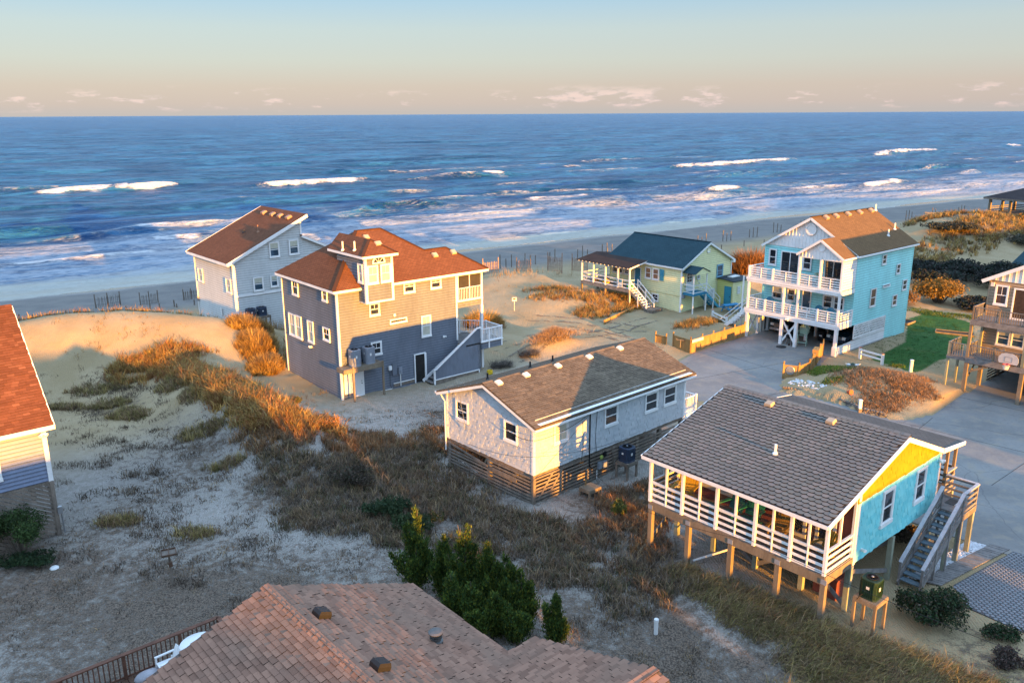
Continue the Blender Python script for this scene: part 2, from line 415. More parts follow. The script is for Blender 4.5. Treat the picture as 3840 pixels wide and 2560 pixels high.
def pipevent(parent, mat, c, h=.5, r=.045, name='vent_pipe'):
    m = MB().tube(c, (c[0], c[1], c[2] + h), r, 8); m.lathe([(r * 2.4, -.05), (r * 2.1, .03), (r * 1.1, .1)], 8, c)
    return ob(name, m, mat, parent)
def pieces(parent, name, meshes, mats, keep=300, camxy=None):
    """mats: list of Matrix (local to parent) with mesh index; the nearest keep become parts, the rest one joined part"""
    pm_ = parent.matrix_basis
    c = pm_.inverted() @ Vector((0, 0, CAMH))
    order = sorted(range(len(mats)), key=lambda i: (mats[i][1].translation - c).length)
    for i in order[:keep]:
        o = link(name, meshes[mats[i][0]], parent); o.matrix_basis = mats[i][1]
    rest = order[keep:]
    if rest:
        vv, ff, mi, off = [], [], [], 0
        geo = []
        for me in meshes:
            a = np.empty(len(me.vertices) * 3); me.vertices.foreach_get('co', a); geo.append((a.reshape(-1, 3), [tuple(p.vertices) for p in me.polygons], [p.material_index for p in me.polygons]))
        for i in rest:
            g, fs, mi_ = geo[mats[i][0]]; mi += mi_; M = np.array(mats[i][1]); w = g @ M[:3, :3].T + M[:3, 3]
            vv.append(w); ff += [tuple(k + off for k in f) for f in fs]; off += len(g)
        me = bpy.data.meshes.new(name + '_field'); me.from_pydata(np.concatenate(vv).tolist(), [], ff)
        for m_ in meshes[0].materials: me.materials.append(m_)
        me.polygons.foreach_set('material_index', mi); me.update()
        o = link(name + '_field', me, parent); o['kind'] = 'stuff'
def frame_m(o, u, v, n):
    return Matrix(((u[0], v[0], n[0], o[0]), (u[1], v[1], n[1], o[1]), (u[2], v[2], n[2], o[2]), (0, 0, 0, 1)))
def shingle_field(poly, w, e, over=1.35, jit=.02, stagger=.5):
    """positions of shingles on a 2d polygon (u along, v up): list of (u,v)"""
    us = [p[0] for p in poly]; vs = [p[1] for p in poly]; out = []
    v = min(vs); r = 0
    while v < max(vs) - e * .3:
        rg = arange(poly, min(v + e * .5, max(vs) - 1e-4))
        if rg:
            a0, a1 = rg; u = a0 - (stagger * w if r % 2 else 0) * 1.0 - random.uniform(0, .45) * w + w / 2
            while u < a1 + w * .1:
                if u > a0 + w * .05:
                    uc = min(max(u, a0 + w * .5), a1 - w * .5); out.append((uc, v, .004 if abs(uc - u) > 1e-6 else 0.0))
                u += w
        v += e; r += 1
    return out
# ------------------------------------------------------------------ terrain
def sm(x, a, b):
    t = np.clip((x - a) / (b - a), 0, 1); return t * t * (3 - 2 * t)
_PERM = np.random.default_rng(3).random((256, 256))
def vnoise(x, y):
    xi = np.floor(x).astype(int); yi = np.floor(y).astype(int); fx = x - xi; fy = y - yi
    fx = fx * fx * (3 - 2 * fx); fy = fy * fy * (3 - 2 * fy)
    g = lambda i, j: _PERM[(xi + i) % 256, (yi + j) % 256]
    return (g(0, 0) * (1 - fx) + g(1, 0) * fx) * (1 - fy) + (g(0, 1) * (1 - fx) + g(1, 1) * fx) * fy
def fbm(x, y, o=4):
    s = 0; a = .5; n = 0
    for i in range(o):
        s = s + a * vnoise(x * 2 ** i + 17.3 * i, y * 2 ** i + 5.1 * i); n += a; a *= .5
    return s / n
BUMPS = [  # x, y, amp, sigma along, sigma across, direction deg
    (-31, 65.2, 3.2, 9.0, 3.5, 8), (-45, 63, 1.5, 9, 5, 20), (-24, 64, .5, 3, 3, 20),
    (0, 92, 1.5, 8, 6, 20), (7, 83, .9, 5, 2.5, 20), (27, 92, 1.6, 4, 3, 40),
    (25.5, 55.5, 1.25, 3.6, 2.6, -35), (16.8, 71.6, .75, 2.6, 1.8, 40), (3.4, 67, .9, 2.0, .9, 40),
    (65, 119, 4.6, 12, 7, 28), (48, 92, .8, 7, 5, 40), (-14.3, 46.5, 1.35, 4.5, 2.2, 130), (-20, 53, 1.6, 6, 2.4, 130),
    (11, 27, .35, 5, 1.5, -35), (-62, 74, 1.0, 10, 6, 33), (120, 150, 4, 25, 8, 28), (60, 95, 1.0, 10, 6, 30)]
PADS = [(25.5, 63, 9), (19, 60, 6), (30, 47, 8), (20, 34, 3.5), (33, 55, 5), (20, 55, 2.0), (15, 62, 4), (21, 30, 4)]
def shore_t(x, y): return -.5446 * x + .8387 * y + .00035 * np.clip(x - 30, 0, 200) ** 2 * 1.0
def hz(x, y):
    x = np.asarray(x, float); y = np.asarray(y, float); t = shore_t(x, y)
    z = np.interp(t, [-500, 78, 88, 97, 118, 124, 150, 260], [0, 0, -.7, -1.25, -2.55, -3.05, -5.2, -9])
    for bx_, by_, a, s1, s2, d in BUMPS:
        c, s = math.cos(R(d)), math.sin(R(d)); dx = x - bx_; dy = y - by_
        u = c * dx + s * dy; v = -s * dx + c * dy
        z = z + a * np.exp(-.5 * (u / s1) ** 2 - .5 * (v / s2) ** 2)
    flat = 0
    for px, py, pr in PADS: flat = np.maximum(flat, 1 - sm(np.hypot(x - px, y - py), pr * .75, pr * 1.15))
    land = 1 - sm(t, 84, 100) * .8
    rel = (fbm(x * .22, y * .22, 3) - .5) * .45 + (fbm(x * 1.3, y * 1.3, 3) - .5) * .14
    z = z + rel * land * (1 - flat)
    # keep the concrete level
    z = np.where(inpoly(CONC, x, y), np.minimum(z, 0) * 0 - .0, z)
    return z
def inpoly(P, x, y):
    x = np.asarray(x, float); y = np.asarray(y, float); r = np.zeros(np.broadcast(x, y).shape, bool)
    for (x0, y0), (x1, y1) in zip(P, P[1:] + P[:1]):
        c = (y0 > y) != (y1 > y)
        with np.errstate(divide='ignore', invalid='ignore'):
            r ^= c & (x < (x1 - x0) * (y - y0) / (y1 - y0 + 1e-12) + x0)
    return r
CONC = [(14.75, 64.9), (20.4, 70.4), (26.8, 75.8), (32.2, 69.25), (26.1, 64.05), (25.2, 63.6), (22.3, 58.6), (19.9, 57.6), (19.0, 55.4), (20.8, 54.3),
        (22.3, 52.6), (23.6, 50.4), (25.0, 49.6), (27.4, 50.9), (31.0, 54.3), (38.6, 61), (58, 40), (40, 24), (25.5, 30.0), (22.3, 32.6), (19.8, 35.2), (13.6, 43), (14.2, 51.5), (11.0, 56), (11.6, 60.5)]
def ht(x, y): return float(hz(np.array([x]), np.array([y]))[0])

def steps(*segs):
    o = []
    for a, b, n in segs: o.append(np.linspace(a, b, n, endpoint=False))
    return np.concatenate(o)
xs = steps((-1500, -200, 12), (-200, -70, 40), (-70, -38, 60), (-38, 42, 200), (42, 70, 60), (70, 160, 60), (160, 400, 40), (400, 1500, 14)); xs = np.append(xs, 1500)
ys = steps((-600, -60, 14), (-60, 14, 40), (14, 74, 150), (74, 130, 90), (130, 240, 90), (240, 500, 40)); ys = np.append(ys, 500)
X, Y = np.meshgrid(xs, ys); Z = hz(X, Y)
# ground cover masks (0..1 per vertex)
VEG = [  # x, y, r, strength : dead thatch and grass litter on the sand
    (-27, 53, 5, .6), (-30, 57, 4, .5), (-22, 49, 4, .5), (-17, 44, 5, .6), (-12, 40, 5, .75), (-8, 41, 5, .9), (-5, 37, 4, .8), (-14, 33, 8, .62), (-18, 38, 6, .5),
    (-10, 30, 6, .5), (-20, 30, 8, .75), (-12, 25, 8, .8), (-2, 35, 4, .7), (2, 35, 4, .7), (5, 38, 4, .8), (6, 33, 4, .75), (9, 31, 3, .5), (11, 27, 4, .65), (3, 28, 4, .45), (-24, 34, 4, .9),
    (14, 25, 4, .6), (17, 26, 3, .6), (-17, 51, 3, .6), (-6, 48, 3, .35), (7, 83, 4, .7), (-24, 62, 2.5, .3), (48, 93, 8, .9), (70, 118, 14, .8), (60, 108, 9, .45), (95, 140, 18, .8), (26, 56, 3.5, .6), (16.5, 71.5, 2.5, .6), (3, 45, 3, .5), (-2, 50, 3, .45), (5, 27, 4, .7), (8, 25, 4, .75), (2, 25, 4, .6), (12, 23.5, 4, .8), (16, 24, 4, .65)]
veg = np.zeros_like(X)
for vx, vy, vr, vs in VEG: veg = np.maximum(veg, vs * np.exp(-((X - vx) ** 2 + (Y - vy) ** 2) / (vr * vr)))
yard = (1 - sm(shore_t(X, Y), 50, 58)) * sm(X, -40, -30) * (1 - sm(X, 6, 10)) * (1 - sm(Y, 50, 62))
veg = np.maximum(veg, yard * (.54 + .6 * (fbm(X * .16, Y * .16, 3) - .5) + .19 * (1 - sm(Y, 29, 37)) + .10 * sm(Y, 46, 52)))
lotv = np.exp(-((X + 4) ** 2 / 30 + (Y - 51.5) ** 2 / 9)); veg = np.maximum(veg, .55 * lotv)
bare = np.exp(-((X + 13) ** 2 / 16 + (Y - 52) ** 2 / 16)) + np.exp(-((X + 9.5) ** 2 / 9 + (Y - 49) ** 2 / 6)); veg = veg * np.clip(1 - bare, 0, 1)
LAWN = [(28.6, 63.2), (33.8, 68.6), (37.5, 76), (41, 79.5), (43, 75), (40.5, 69.8), (36, 64.6), (30.2, 59.4)]
lawn = inpoly(LAWN, X, Y).astype(float); lawn[1:-1, 1:-1] = (lawn[1:-1, 1:-1] * 2 + lawn[:-2, 1:-1] + lawn[2:, 1:-1] + lawn[1:-1, :-2] + lawn[1:-1, 2:]) / 6
green = np.zeros_like(X)
for gx, gy, gr, gs in [(-18.6, 33.0, 2.6, .42), (-14.5, 30.2, 1.0, .5), (-16, 27, 1.2, .4), (-24, 31, 3, .5), (-12.5, 27.3, .6, .5), (24.5, 59, 2.0, .8), (27, 60, 2.0, .7), (41, 78, 3, .6), (44, 79, 3, .5)]: green = np.maximum(green, gs * np.exp(-((X - gx) ** 2 + (Y - gy) ** 2) / (gr * gr)))
tt = shore_t(X, Y); wet = sm(tt + (fbm(X * .06, Y * .06, 3) - .5) * 7, 112.5, 116.5)
def grid_mesh(name, X, Y, Z, attrs, mat, smooth=True):
    ny, nx = X.shape; v = np.stack([X, Y, Z], -1).reshape(-1, 3)
    i = np.arange(ny * nx).reshape(ny, nx); q = np.stack([i[:-1, :-1], i[:-1, 1:], i[1:, 1:], i[1:, :-1]], -1).reshape(-1, 4)
    me = bpy.data.meshes.new(name); me.vertices.add(len(v)); me.vertices.foreach_set('co', v.ravel())
    me.loops.add(q.size); me.loops.foreach_set('vertex_index', q.ravel().astype(np.int32))
    me.polygons.add(len(q)); me.polygons.foreach_set('loop_start', (np.arange(len(q)) * 4).astype(np.int32))
    me.update(calc_edges=True); me.polygons.foreach_set('use_smooth', np.ones(len(q), bool))
    for k, a in attrs.items():
        at = me.attributes.new(k, 'FLOAT', 'POINT'); at.data.foreach_set('value', np.ascontiguousarray(a, np.float32).ravel())
    me.materials.append(mat); me.validate(); return me

gm, t, b = newmat('dune_sand')
P = pos(t, coord='world')
def attr(t, n): return nd(t, 'ShaderNodeAttribute', attribute_name=n).outputs['Fac']
n_big = noise(t, P, .35, 5); n_mid = noise(t, P, 2.3, 6, .65); n_fine = noise(t, P, 14, 5, .7); n_hi = noise(t, P, 60, 2)
sand = mixc(t, rmp(t, n_big, .3, .7), (.315, .235, .125), (.385, .298, .175))
sand = mixc(t, attr(t, 'pale'), sand, mixc(t, rmp(t, n_mid, .35, .65), (.27, .245, .21), (.38, .35, .315)))
sand = mixc(t, math2(t, 'MULTIPLY', rmp(t, n_fine, .45, .72), .4), sand, (.17, .135, .095))
thr = math2(t, 'SUBTRACT', math2(t, 'ADD', math2(t, 'MULTIPLY', n_mid, .55), math2(t, 'MULTIPLY', n_fine, .45)), math2(t, 'SUBTRACT', .82, math2(t, 'MULTIPLY', attr(t, 'veg'), .52)))
thm = rmp(t, thr, -.05, .07)
thatch = mixc(t, rmp(t, n_fine, .38, .62), (.042, .032, .025), (.205, .158, .118))
col = mixc(t, thm, sand, thatch)
gthr = math2(t, 'SUBTRACT', math2(t, 'ADD', math2(t, 'MULTIPLY', n_fine, .6), math2(t, 'MULTIPLY', attr(t, 'green'), .5)), .62)
col = mixc(t, rmp(t, gthr, -.05, .06), col, (.05, .085, .022))
lawnc = mixc(t, rmp(t, n_mid, .3, .7), (.024, .085, .016), (.04, .118, .022))
lawnc = mixc(t, math2(t, 'MULTIPLY', rmp(t, n_big, .5, .75), .5), lawnc, (.12, .14, .045))
lm_ = rmp(t, math2(t, 'ADD', attr(t, 'lawn'), math2(t, 'MULTIPLY', math2(t, 'SUBTRACT', n_fine, .5), 1.1)), .35, .62)
col = mixc(t, lm_, col, lawnc)
wetf = attr(t, 'wet')
beach = attr(t, 'beach')
col = mixc(t, beach, col, mixc(t, rmp(t, n_big, .35, .65), (.165, .155, .145), (.205, .19, .172)))
col = mixc(t, wetf, col, (.085, .08, .075))
lk(t, col, b.inputs['Base Color'])
mr = nd(t, 'ShaderNodeMapRange'); lk(t, wetf, mr.inputs[0]); mr.inputs[3].default_value = .9; mr.inputs[4].default_value = .12; lk(t, mr.outputs[0], b.inputs['Roughness'])
sl_ = nd(t, 'ShaderNodeMapRange'); lk(t, wetf, sl_.inputs[0]); sl_.inputs[3].default_value = .2; sl_.inputs[4].default_value = .9; lk(t, sl_.outputs[0], b.inputs['Specular IOR Level'])
wv = nd(t, 'ShaderNodeTexWave'); wv.inputs['Scale'].default_value = 2.6; wv.inputs['Distortion'].default_value = 7; wv.inputs['Detail'].default_value = 3; lk(t, P, wv.inputs['Vector'])
hgt = math2(t, 'ADD', math2(t, 'MULTIPLY', n_fine, .55), math2(t, 'ADD', math2(t, 'MULTIPLY', thm, .35), math2(t, 'ADD', math2(t, 'MULTIPLY', n_mid, .8), math2(t, 'MULTIPLY', wv.outputs[0], .22))))
bn = nd(t, 'ShaderNodeBump'); bn.inputs['Distance'].default_value = .12; lk(t, hgt, bn.inputs['Height'])
ms = nd(t, 'ShaderNodeMapRange'); lk(t, wetf, ms.inputs[0]); ms.inputs[3].default_value = .75; ms.inputs[4].default_value = .02; lk(t, ms.outputs[0], bn.inputs['Strength'])
lk(t, bn.outputs[0], b.inputs['Normal'])
me = grid_mesh('ground', X, Y, Z, {'pale': np.clip(sm(-shore_t(X, Y), -56, -46) * (1 - sm(X, 9, 12)), 0, 1), 'veg': veg, 'lawn': lawn, 'wet': wet, 'green': green, 'beach': sm(tt, 86, 96)}, gm)
g = link('ground', me); g['kind'] = 'structure'

# ------------------------------------------------------------------ concrete, pavers, boardwalk
def sheet(name, poly, z, th, mat):
    m = MB(); k = len(poly); m.add([(x, y, z) for x, y in poly] + [(x, y, z - th) for x, y in poly], [tuple(range(k)), tuple(range(k, 2 * k))[::-1]] + [(i, (i + 1) % k, k + (i + 1) % k, k + i) for i in range(k)])
    o = ob(name, m, mat); o['kind'] = 'structure'; return o
cm, t, b = newmat('concrete')
P = pos(t, coord='world')
n1 = noise(t, P, .3, 5); n2 = noise(t, P, 6, 5, .7); n3 = noise(t, P, 1.2, 3)
c = mixc(t, rmp(t, n1, .3, .7), (.165, .16, .152), (.235, .226, .212)); c = mixc(t, math2(t, 'MULTIPLY', rmp(t, n2, .45, .75), .35), c, (.09, .087, .083))
c = mixc(t, math2(t, 'MULTIPLY', rmp(t, n3, .50, .68), .55), c, (.26, .225, .175))
vo = nd(t, 'ShaderNodeTexVoronoi', feature='DISTANCE_TO_EDGE'); vo.inputs['Scale'].default_value = .14
nz = nd(t, 'ShaderNodeTexNoise'); nz.inputs['Scale'].default_value = .5; nz.inputs['Detail'].default_value = 4; lk(t, P, nz.inputs['Vector'])
ad = nd(t, 'ShaderNodeMix', data_type='RGBA', blend_type='ADD'); ad.inputs[0].default_value = 1.2; lk(t, P, ad.inputs[6]); lk(t, nz.outputs[1], ad.inputs[7]); lk(t, ad.outputs[2], vo.inputs['Vector'])
crk = rmp(t, vo.outputs[0], .0012, .0045)
c = mixc(t, math2(t, 'ADD', math2(t, 'MULTIPLY', crk, .55), .45), (.10, .095, .09), c)
lk(t, c, b.inputs['Base Color']); b.inputs['Roughness'].default_value = .85; bump(t, b, n2, .25, .01)
sheet('driveway', CONC, .03, .12, cm)
# saw-cut joints as thin dark strips set into the slab
JN = pm('joint_filler', (.07, .065, .06), .2, 4, .9)
for i, (p, q) in enumerate([((12.2, 57.6), (25.4, 64.4)), ((16.4, 66.0), (24.2, 54.2)), ((13.0, 52.5), (20.5, 55.8)), ((24.4, 49.4), (41, 33)), ((30.8, 54.0), (47, 37)), ((25.2, 40), (35.5, 48.5)), ((20.5, 43), (27, 50))]):
    o = bar('expansion_joint', None, JN, (*p, .0335), (*q, .0335), .035, .004); o['kind'] = 'structure'

def paver_field():
    poly = [(18.0, 28.9), (18.3, 30.5), (22.35, 33.2), (26, 30.4), (24.0, 25.2), (20.2, 26.0)]
    base = sheet('paved_parking', poly, .035, .1, pm('paver_bed', (.09, .09, .09), .2, 6, .9))
    mt = pm('paver_block', (.20, .205, .215), .2, 5, .85)
    m = MB(); s = .2; h = .03
    m.lathe([(s * .40, 0), (s * .40, h * .7), (s * .33, h)], 8, (0, 0, 0)); me = m.mesh('paver', mt)
    out = []
    c, sn = math.cos(R(34)), math.sin(R(34))
    for i in range(-40, 60):
        for j in range(-40, 60):
            u, v = i * s + (j % 2) * s / 2, j * s * .8
            x, y = 20.5 + c * u - sn * v, 29.5 + sn * u + c * v
            if inpoly(poly, np.array([x]), np.array([y]))[0]: out.append((0, Matrix.Translation((x, y, .036)) @ Matrix.Rotation(R(34), 4, 'Z')))
    pieces(base, 'paver', [me], out, 300)
paver_field()
wk = link('boardwalk', None); wk['kind'] = 'structure'
p0, p1, q0, q1 = Vector((17.0, 30.85)), Vector((21.75, 33.85)), Vector((17.75, 30.45)), Vector((22.3, 33.35))
for i in range(30):
    t0 = (i + .08) / 30; t1 = (i + .92) / 30
    a, b_, c_, d_ = p0.lerp(p1, t0), p0.lerp(p1, t1), q0.lerp(q1, t1), q0.lerp(q1, t0)
    ob('plank', MB().slab([(*v, .07 + .006 * (i % 3)) for v in (a, b_, c_, d_)], .05), GREYWOOD, wk)
# ------------------------------------------------------------------ sea
SEA = -3.0
nth, nr = 400, 700
th = np.radians(np.linspace(-56, 52, nth))
r0, r1 = 66, 60000
# radial spacing grows with distance
rr = [r0]
while rr[-1] < r1: rr.append(rr[-1] + max(.5, .0049 * rr[-1]) * (1 if rr[-1] < 900 else 1 + (rr[-1] - 900) / 1500))
rr = np.array(rr); print('sea rows', len(rr))
TH, RR = np.meshgrid(th, rr); SX = RR * np.sin(TH); SY = RR * np.cos(TH)
st = shore_t(SX, SY) - 122.0                     # metres off the waterline
sa = .8387 * SX + .5446 * SY                     # along the coast
fade = np.exp(-RR / 2600)
warp = (fbm(sa * .006, st * .010, 3) - .5) * 60
z = np.zeros_like(SX)
for lam, amp, ang, ph in [(46, .42, 3, .3), (31, .30, -6, 1.9), (19, .20, 9, 4.1), (12, .13, -14, 2.2), (7.5, .085, 18, .7), (4.6, .05, -25, 3.3)]:
    ca_, sa_ = math.cos(R(ang)), math.sin(R(ang)); s = (st * ca_ + sa * sa_ + warp * (lam / 46)) * 2 * math.pi / lam + ph
    mod = .35 + 1.3 * fbm(sa / lam * .35 + ph, st / lam * .5, 2)
    z += amp * mod * (np.sin(s) + .25 * np.sin(2 * s + .6)) * np.exp(-RR / (lam * 90))
shal = sm(st, 0, 34); z = z * (.16 + .84 * shal) * 1.15
foam = np.zeros_like(SX); turb = np.zeros_like(SX)
BR = [  # x0,y0,x1,y1,height,foam
    (-141, 243, -103, 270, 1.5, 1.0), (-82, 262, -46, 288, 1.35, 1.0), (-36, 197, -19, 206, 1.5, .05), (56, 344, 142, 403, 1.5, .9), (182, 443, 257, 502, 1.6, 1.0),
    (54, 233, 67, 243, 1.2, .8), (104, 256, 128, 270, 1.2, .85), (-66, 149, -57, 153, .8, .9), (-74, 325, -46, 341, 1.3, .12), (22, 348, 35, 363, 1.2, .7), (-11, 310, -3, 316, 1.0, .8),
    (315, 544, 335, 559, 1.4, .9), (-116, 384, -96, 401, 1.1, .1), (-102, 162, -86, 167, 1.1, .12), (-82, 158, -72, 165, .9, .4), (-26, 298, -10, 310, 1.0, .05), (-60, 176, -44, 184, 1.0, .35),
    (20, 262, 44, 278, 1.0, .1), (150, 330, 190, 350, 1.1, .2), (-130, 200, -108, 214, 1.0, .1), (70, 300, 96, 318, 1.0, .08), (220, 360, 262, 384, 1.1, .5), (-10, 236, 16, 250, .9, .15)]
for x0, y0, x1, y1, h, fo in BR:
    L = math.hypot(x1 - x0, y1 - y0); ux, uy = (x1 - x0) / L, (y1 - y0) / L
    u = (SX - x0) * ux + (SY - y0) * uy; v = -(SX - x0) * uy + (SY - y0) * ux      # v seaward
    m = (u > -30) & (u < L + 30) & (abs(v) < 30)
    if not m.any(): continue
    uu, vv = u[m], v[m]
    vv = vv + (vnoise(uu * .09 + x0, uu * 0 + y0) - .5) * 5.0 + (vnoise(uu * .4 + x0, uu * 0 + y0) - .5) * 1.2
    env = sm(uu, -8, L * .25) * (1 - sm(uu, L * .75, L + 8))
    prof = np.where(vv < 0, np.exp(-(vv / 1.5) ** 2), np.exp(-(vv / 4.5) ** 2))
    z[m] += h * env * prof
    core = sm(uu, -2, L * .2) * (1 - sm(uu, L * .75, L + 2)) * (.45 + .75 * fbm(uu * .16 + x0, uu * 0 + y0, 3))
    ln = vnoise(uu * .35 + y0, vv * .1 + 3)
    fm = fo * core * (sm(vv, -2.6 - 1.2 * ln, -1.0) * (1 - sm(vv, .2, 1.3))) * (.7 + .7 * ln)
    foam[m] = np.maximum(foam[m], fm * 1.25)
    if fo > .3:
        trail = .58 * core * sm(vv, -16, -2) * (1 - sm(vv, 0, 3)) + .60 * core * sm(vv, 0, 2) * (1 - sm(vv, 4, 18))
        turb[m] = np.maximum(turb[m], trail)
for c0, wd_, ph_ in ((14, 2.2, 1), (27, 2.0, 5), (41, 1.8, 9), (58, 1.6, 13), (80, 1.5, 17), (108, 1.5, 23), (140, 1.5, 29), (185, 1.6, 31)):
    cen = c0 + (fbm(sa * .011 + ph_, sa * 0 + ph_, 3) - .5) * 26; dv = st - cen
    on = sm(fbm(sa * .022 + ph_ * 3, sa * 0 + ph_, 3), .50, .62) * (1 if c0 < 70 else .75)
    ln_ = np.exp(-(dv / wd_) ** 2); foam = np.maximum(foam, on * ln_ * (.75 + .5 * (vnoise(sa * .3, st * .3) - .5)))
    z = z + .55 * on * np.where(dv < 0, np.exp(-(dv / 1.3) ** 2), np.exp(-(dv / 4) ** 2)) * sm(st, 4, 20)
    turb = np.maximum(turb, on * .66 * sm(dv, -14, -1) * (1 - sm(dv, 0, 2)))
near = (1 - sm(st + (fbm(sa * .02, st * .03, 3) - .5) * 50, 16, 110)); turb = np.maximum(turb, near * .70); bandz = sm(fbm(sa * .012, st * .055, 3), .52, .70) * np.exp(-np.clip(st, 0, None) / 260); turb = np.maximum(turb, bandz * .62)
far_caps = (fbm(sa * .05, st * .12, 3) > .74) * .0
swash = 1 - sm(st + (fbm(sa * .05, sa * 0 + 2, 3) - .5) * 9, .5, 4.5)
# thin sheet of water running up the sand
zb = SEA + z
me_z = np.where(st < 0, SEA + .02, zb)
edge = -5.5 + (fbm(sa * .035, sa * 0 + 7, 3) - .5) * 9
nearm = (st > -16) & (st < 9); film = np.full(SX.shape, -99.0); film[nearm] = hz(SX[nearm], SY[nearm]) + .03
film = np.where(st > edge, film, film - .12 - .05 * (edge - st)); me_z = np.where(nearm, np.maximum(me_z, film), me_z)
wash_sheen = (1 - sm(st + (fbm(sa * .06, st * .08, 3) - .5) * 8, 3, 11)) * (st > -20)
wm, t, b = newmat('sea_water')
P = pos(t, coord='world')
mp = nd(t, 'ShaderNodeMapping', vector_type='POINT'); lk(t, P, mp.inputs[0]); mp.inputs['Rotation'].default_value = (0, 0, R(-33)); Pm = mp.outputs[0]
def stretch(v, s):
    m = nd(t, 'ShaderNodeMapping'); lk(t, v, m.inputs[0]); m.inputs['Scale'].default_value = s; return m.outputs[0]
ps = stretch(Pm, (.35, 1, 1)); 
n1 = noise(t, ps, .55, 6, .62); n2 = noise(t, stretch(Pm, (.5, 1, 1)), 2.4, 4, .6); n3 = noise(t, stretch(Pm, (.22, 1, 1)), .16, 4, .6)
nf = noise(t, stretch(Pm, (.4, 1, 1)), 1.3, 8, .74); nf2 = noise(t, stretch(Pm, (.3, 1, 1)), .25, 5, .6)
fo = attr(t, 'foam'); tu = attr(t, 'turb')
lace = math2(t, 'ADD', math2(t, 'MULTIPLY', nf, .62), math2(t, 'MULTIPLY', nf2, .38))
fl = rmp(t, math2(t, 'ADD', lace, math2(t, 'SUBTRACT', math2(t, 'MULTIPLY', tu, .62), .84)), -.06, .14)
fm = rmp(t, math2(t, 'ADD', fo, math2(t, 'MULTIPLY', math2(t, 'SUBTRACT', nf, .5), 1.7)), .38, .80)
ff = math2(t, 'MAXIMUM', math2(t, 'MULTIPLY', fl, .62), fm)
wsh = attr(t, 'wash_sheen'); ff = math2(t, 'MAXIMUM', ff, math2(t, 'MULTIPLY', wsh, math2(t, 'ADD', .55, math2(t, 'MULTIPLY', nf2, .3))))
deep = mixc(t, rmp(t, n3, .35, .7), (.002, .038, .110), (.008, .085, .195))
deep = mixc(t, math2(t, 'MULTIPLY', tu, .55), deep, (.07, .20, .37))
n4 = noise(t, stretch(Pm, (.4, 1, 1)), .05, 6, .72); n5 = noise(t, stretch(Pm, (.45, 1, 1)), .012, 6, .75)
stk = math2(t, 'ADD', math2(t, 'MULTIPLY', n4, .6), math2(t, 'MULTIPLY', n5, .4))
deep = mixc(t, rmp(t, stk, .45, .57), mixc(t, .5, deep, (.002, .040, .115)), (.018, .145, .31))
chop = math2(t, 'ADD', math2(t, 'MULTIPLY', n1, .5), math2(t, 'MULTIPLY', n3, .5))
deep = mixc(t, rmp(t, chop, .45, .57), mixc(t, .7, deep, (.002, .036, .122)), mixc(t, .45, deep, (.04, .185, .36)))
cap = noise(t, stretch(Pm, (.3, 1, 1)), .5, 6, .7)
ff = math2(t, 'MAXIMUM', ff, math2(t, 'MULTIPLY', rmp(t, cap, .70, .76), .7))
lk(t, mixc(t, ff, deep, mixc(t, wsh, (.62, .63, .65), (.68, .62, .48))), b.inputs['Base Color'])  # cream wash tone paints in reflected horizon sky, along with sandy foam
rg = nd(t, 'ShaderNodeMapRange'); lk(t, ff, rg.inputs[0]); rg.inputs[3].default_value = .3; rg.inputs[4].default_value = .8; lk(t, rg.outputs[0], b.inputs['Roughness'])
b.inputs['IOR'].default_value = 1.33; b.inputs['Specular IOR Level'].default_value = .13
hh = math2(t, 'ADD', math2(t, 'ADD', math2(t, 'MULTIPLY', n1, 1.1), math2(t, 'ADD', math2(t, 'MULTIPLY', n3, 2.2), math2(t, 'MULTIPLY', n4, 6.0))), math2(t, 'ADD', math2(t, 'MULTIPLY', n2, .6), math2(t, 'MULTIPLY', ff, .25)))
bn = nd(t, 'ShaderNodeBump'); bn.inputs['Strength'].default_value = 1.0; bn.inputs['Distance'].default_value = 1.1; lk(t, hh, bn.inputs['Height']); lk(t, bn.outputs[0], b.inputs['Normal'])
me = grid_mesh('sea', SX, SY, me_z, {'foam': foam, 'turb': np.maximum(turb, swash * .55), 'wash_sheen': wash_sheen}, wm)
o = link('sea', me); o['kind'] = 'structure'
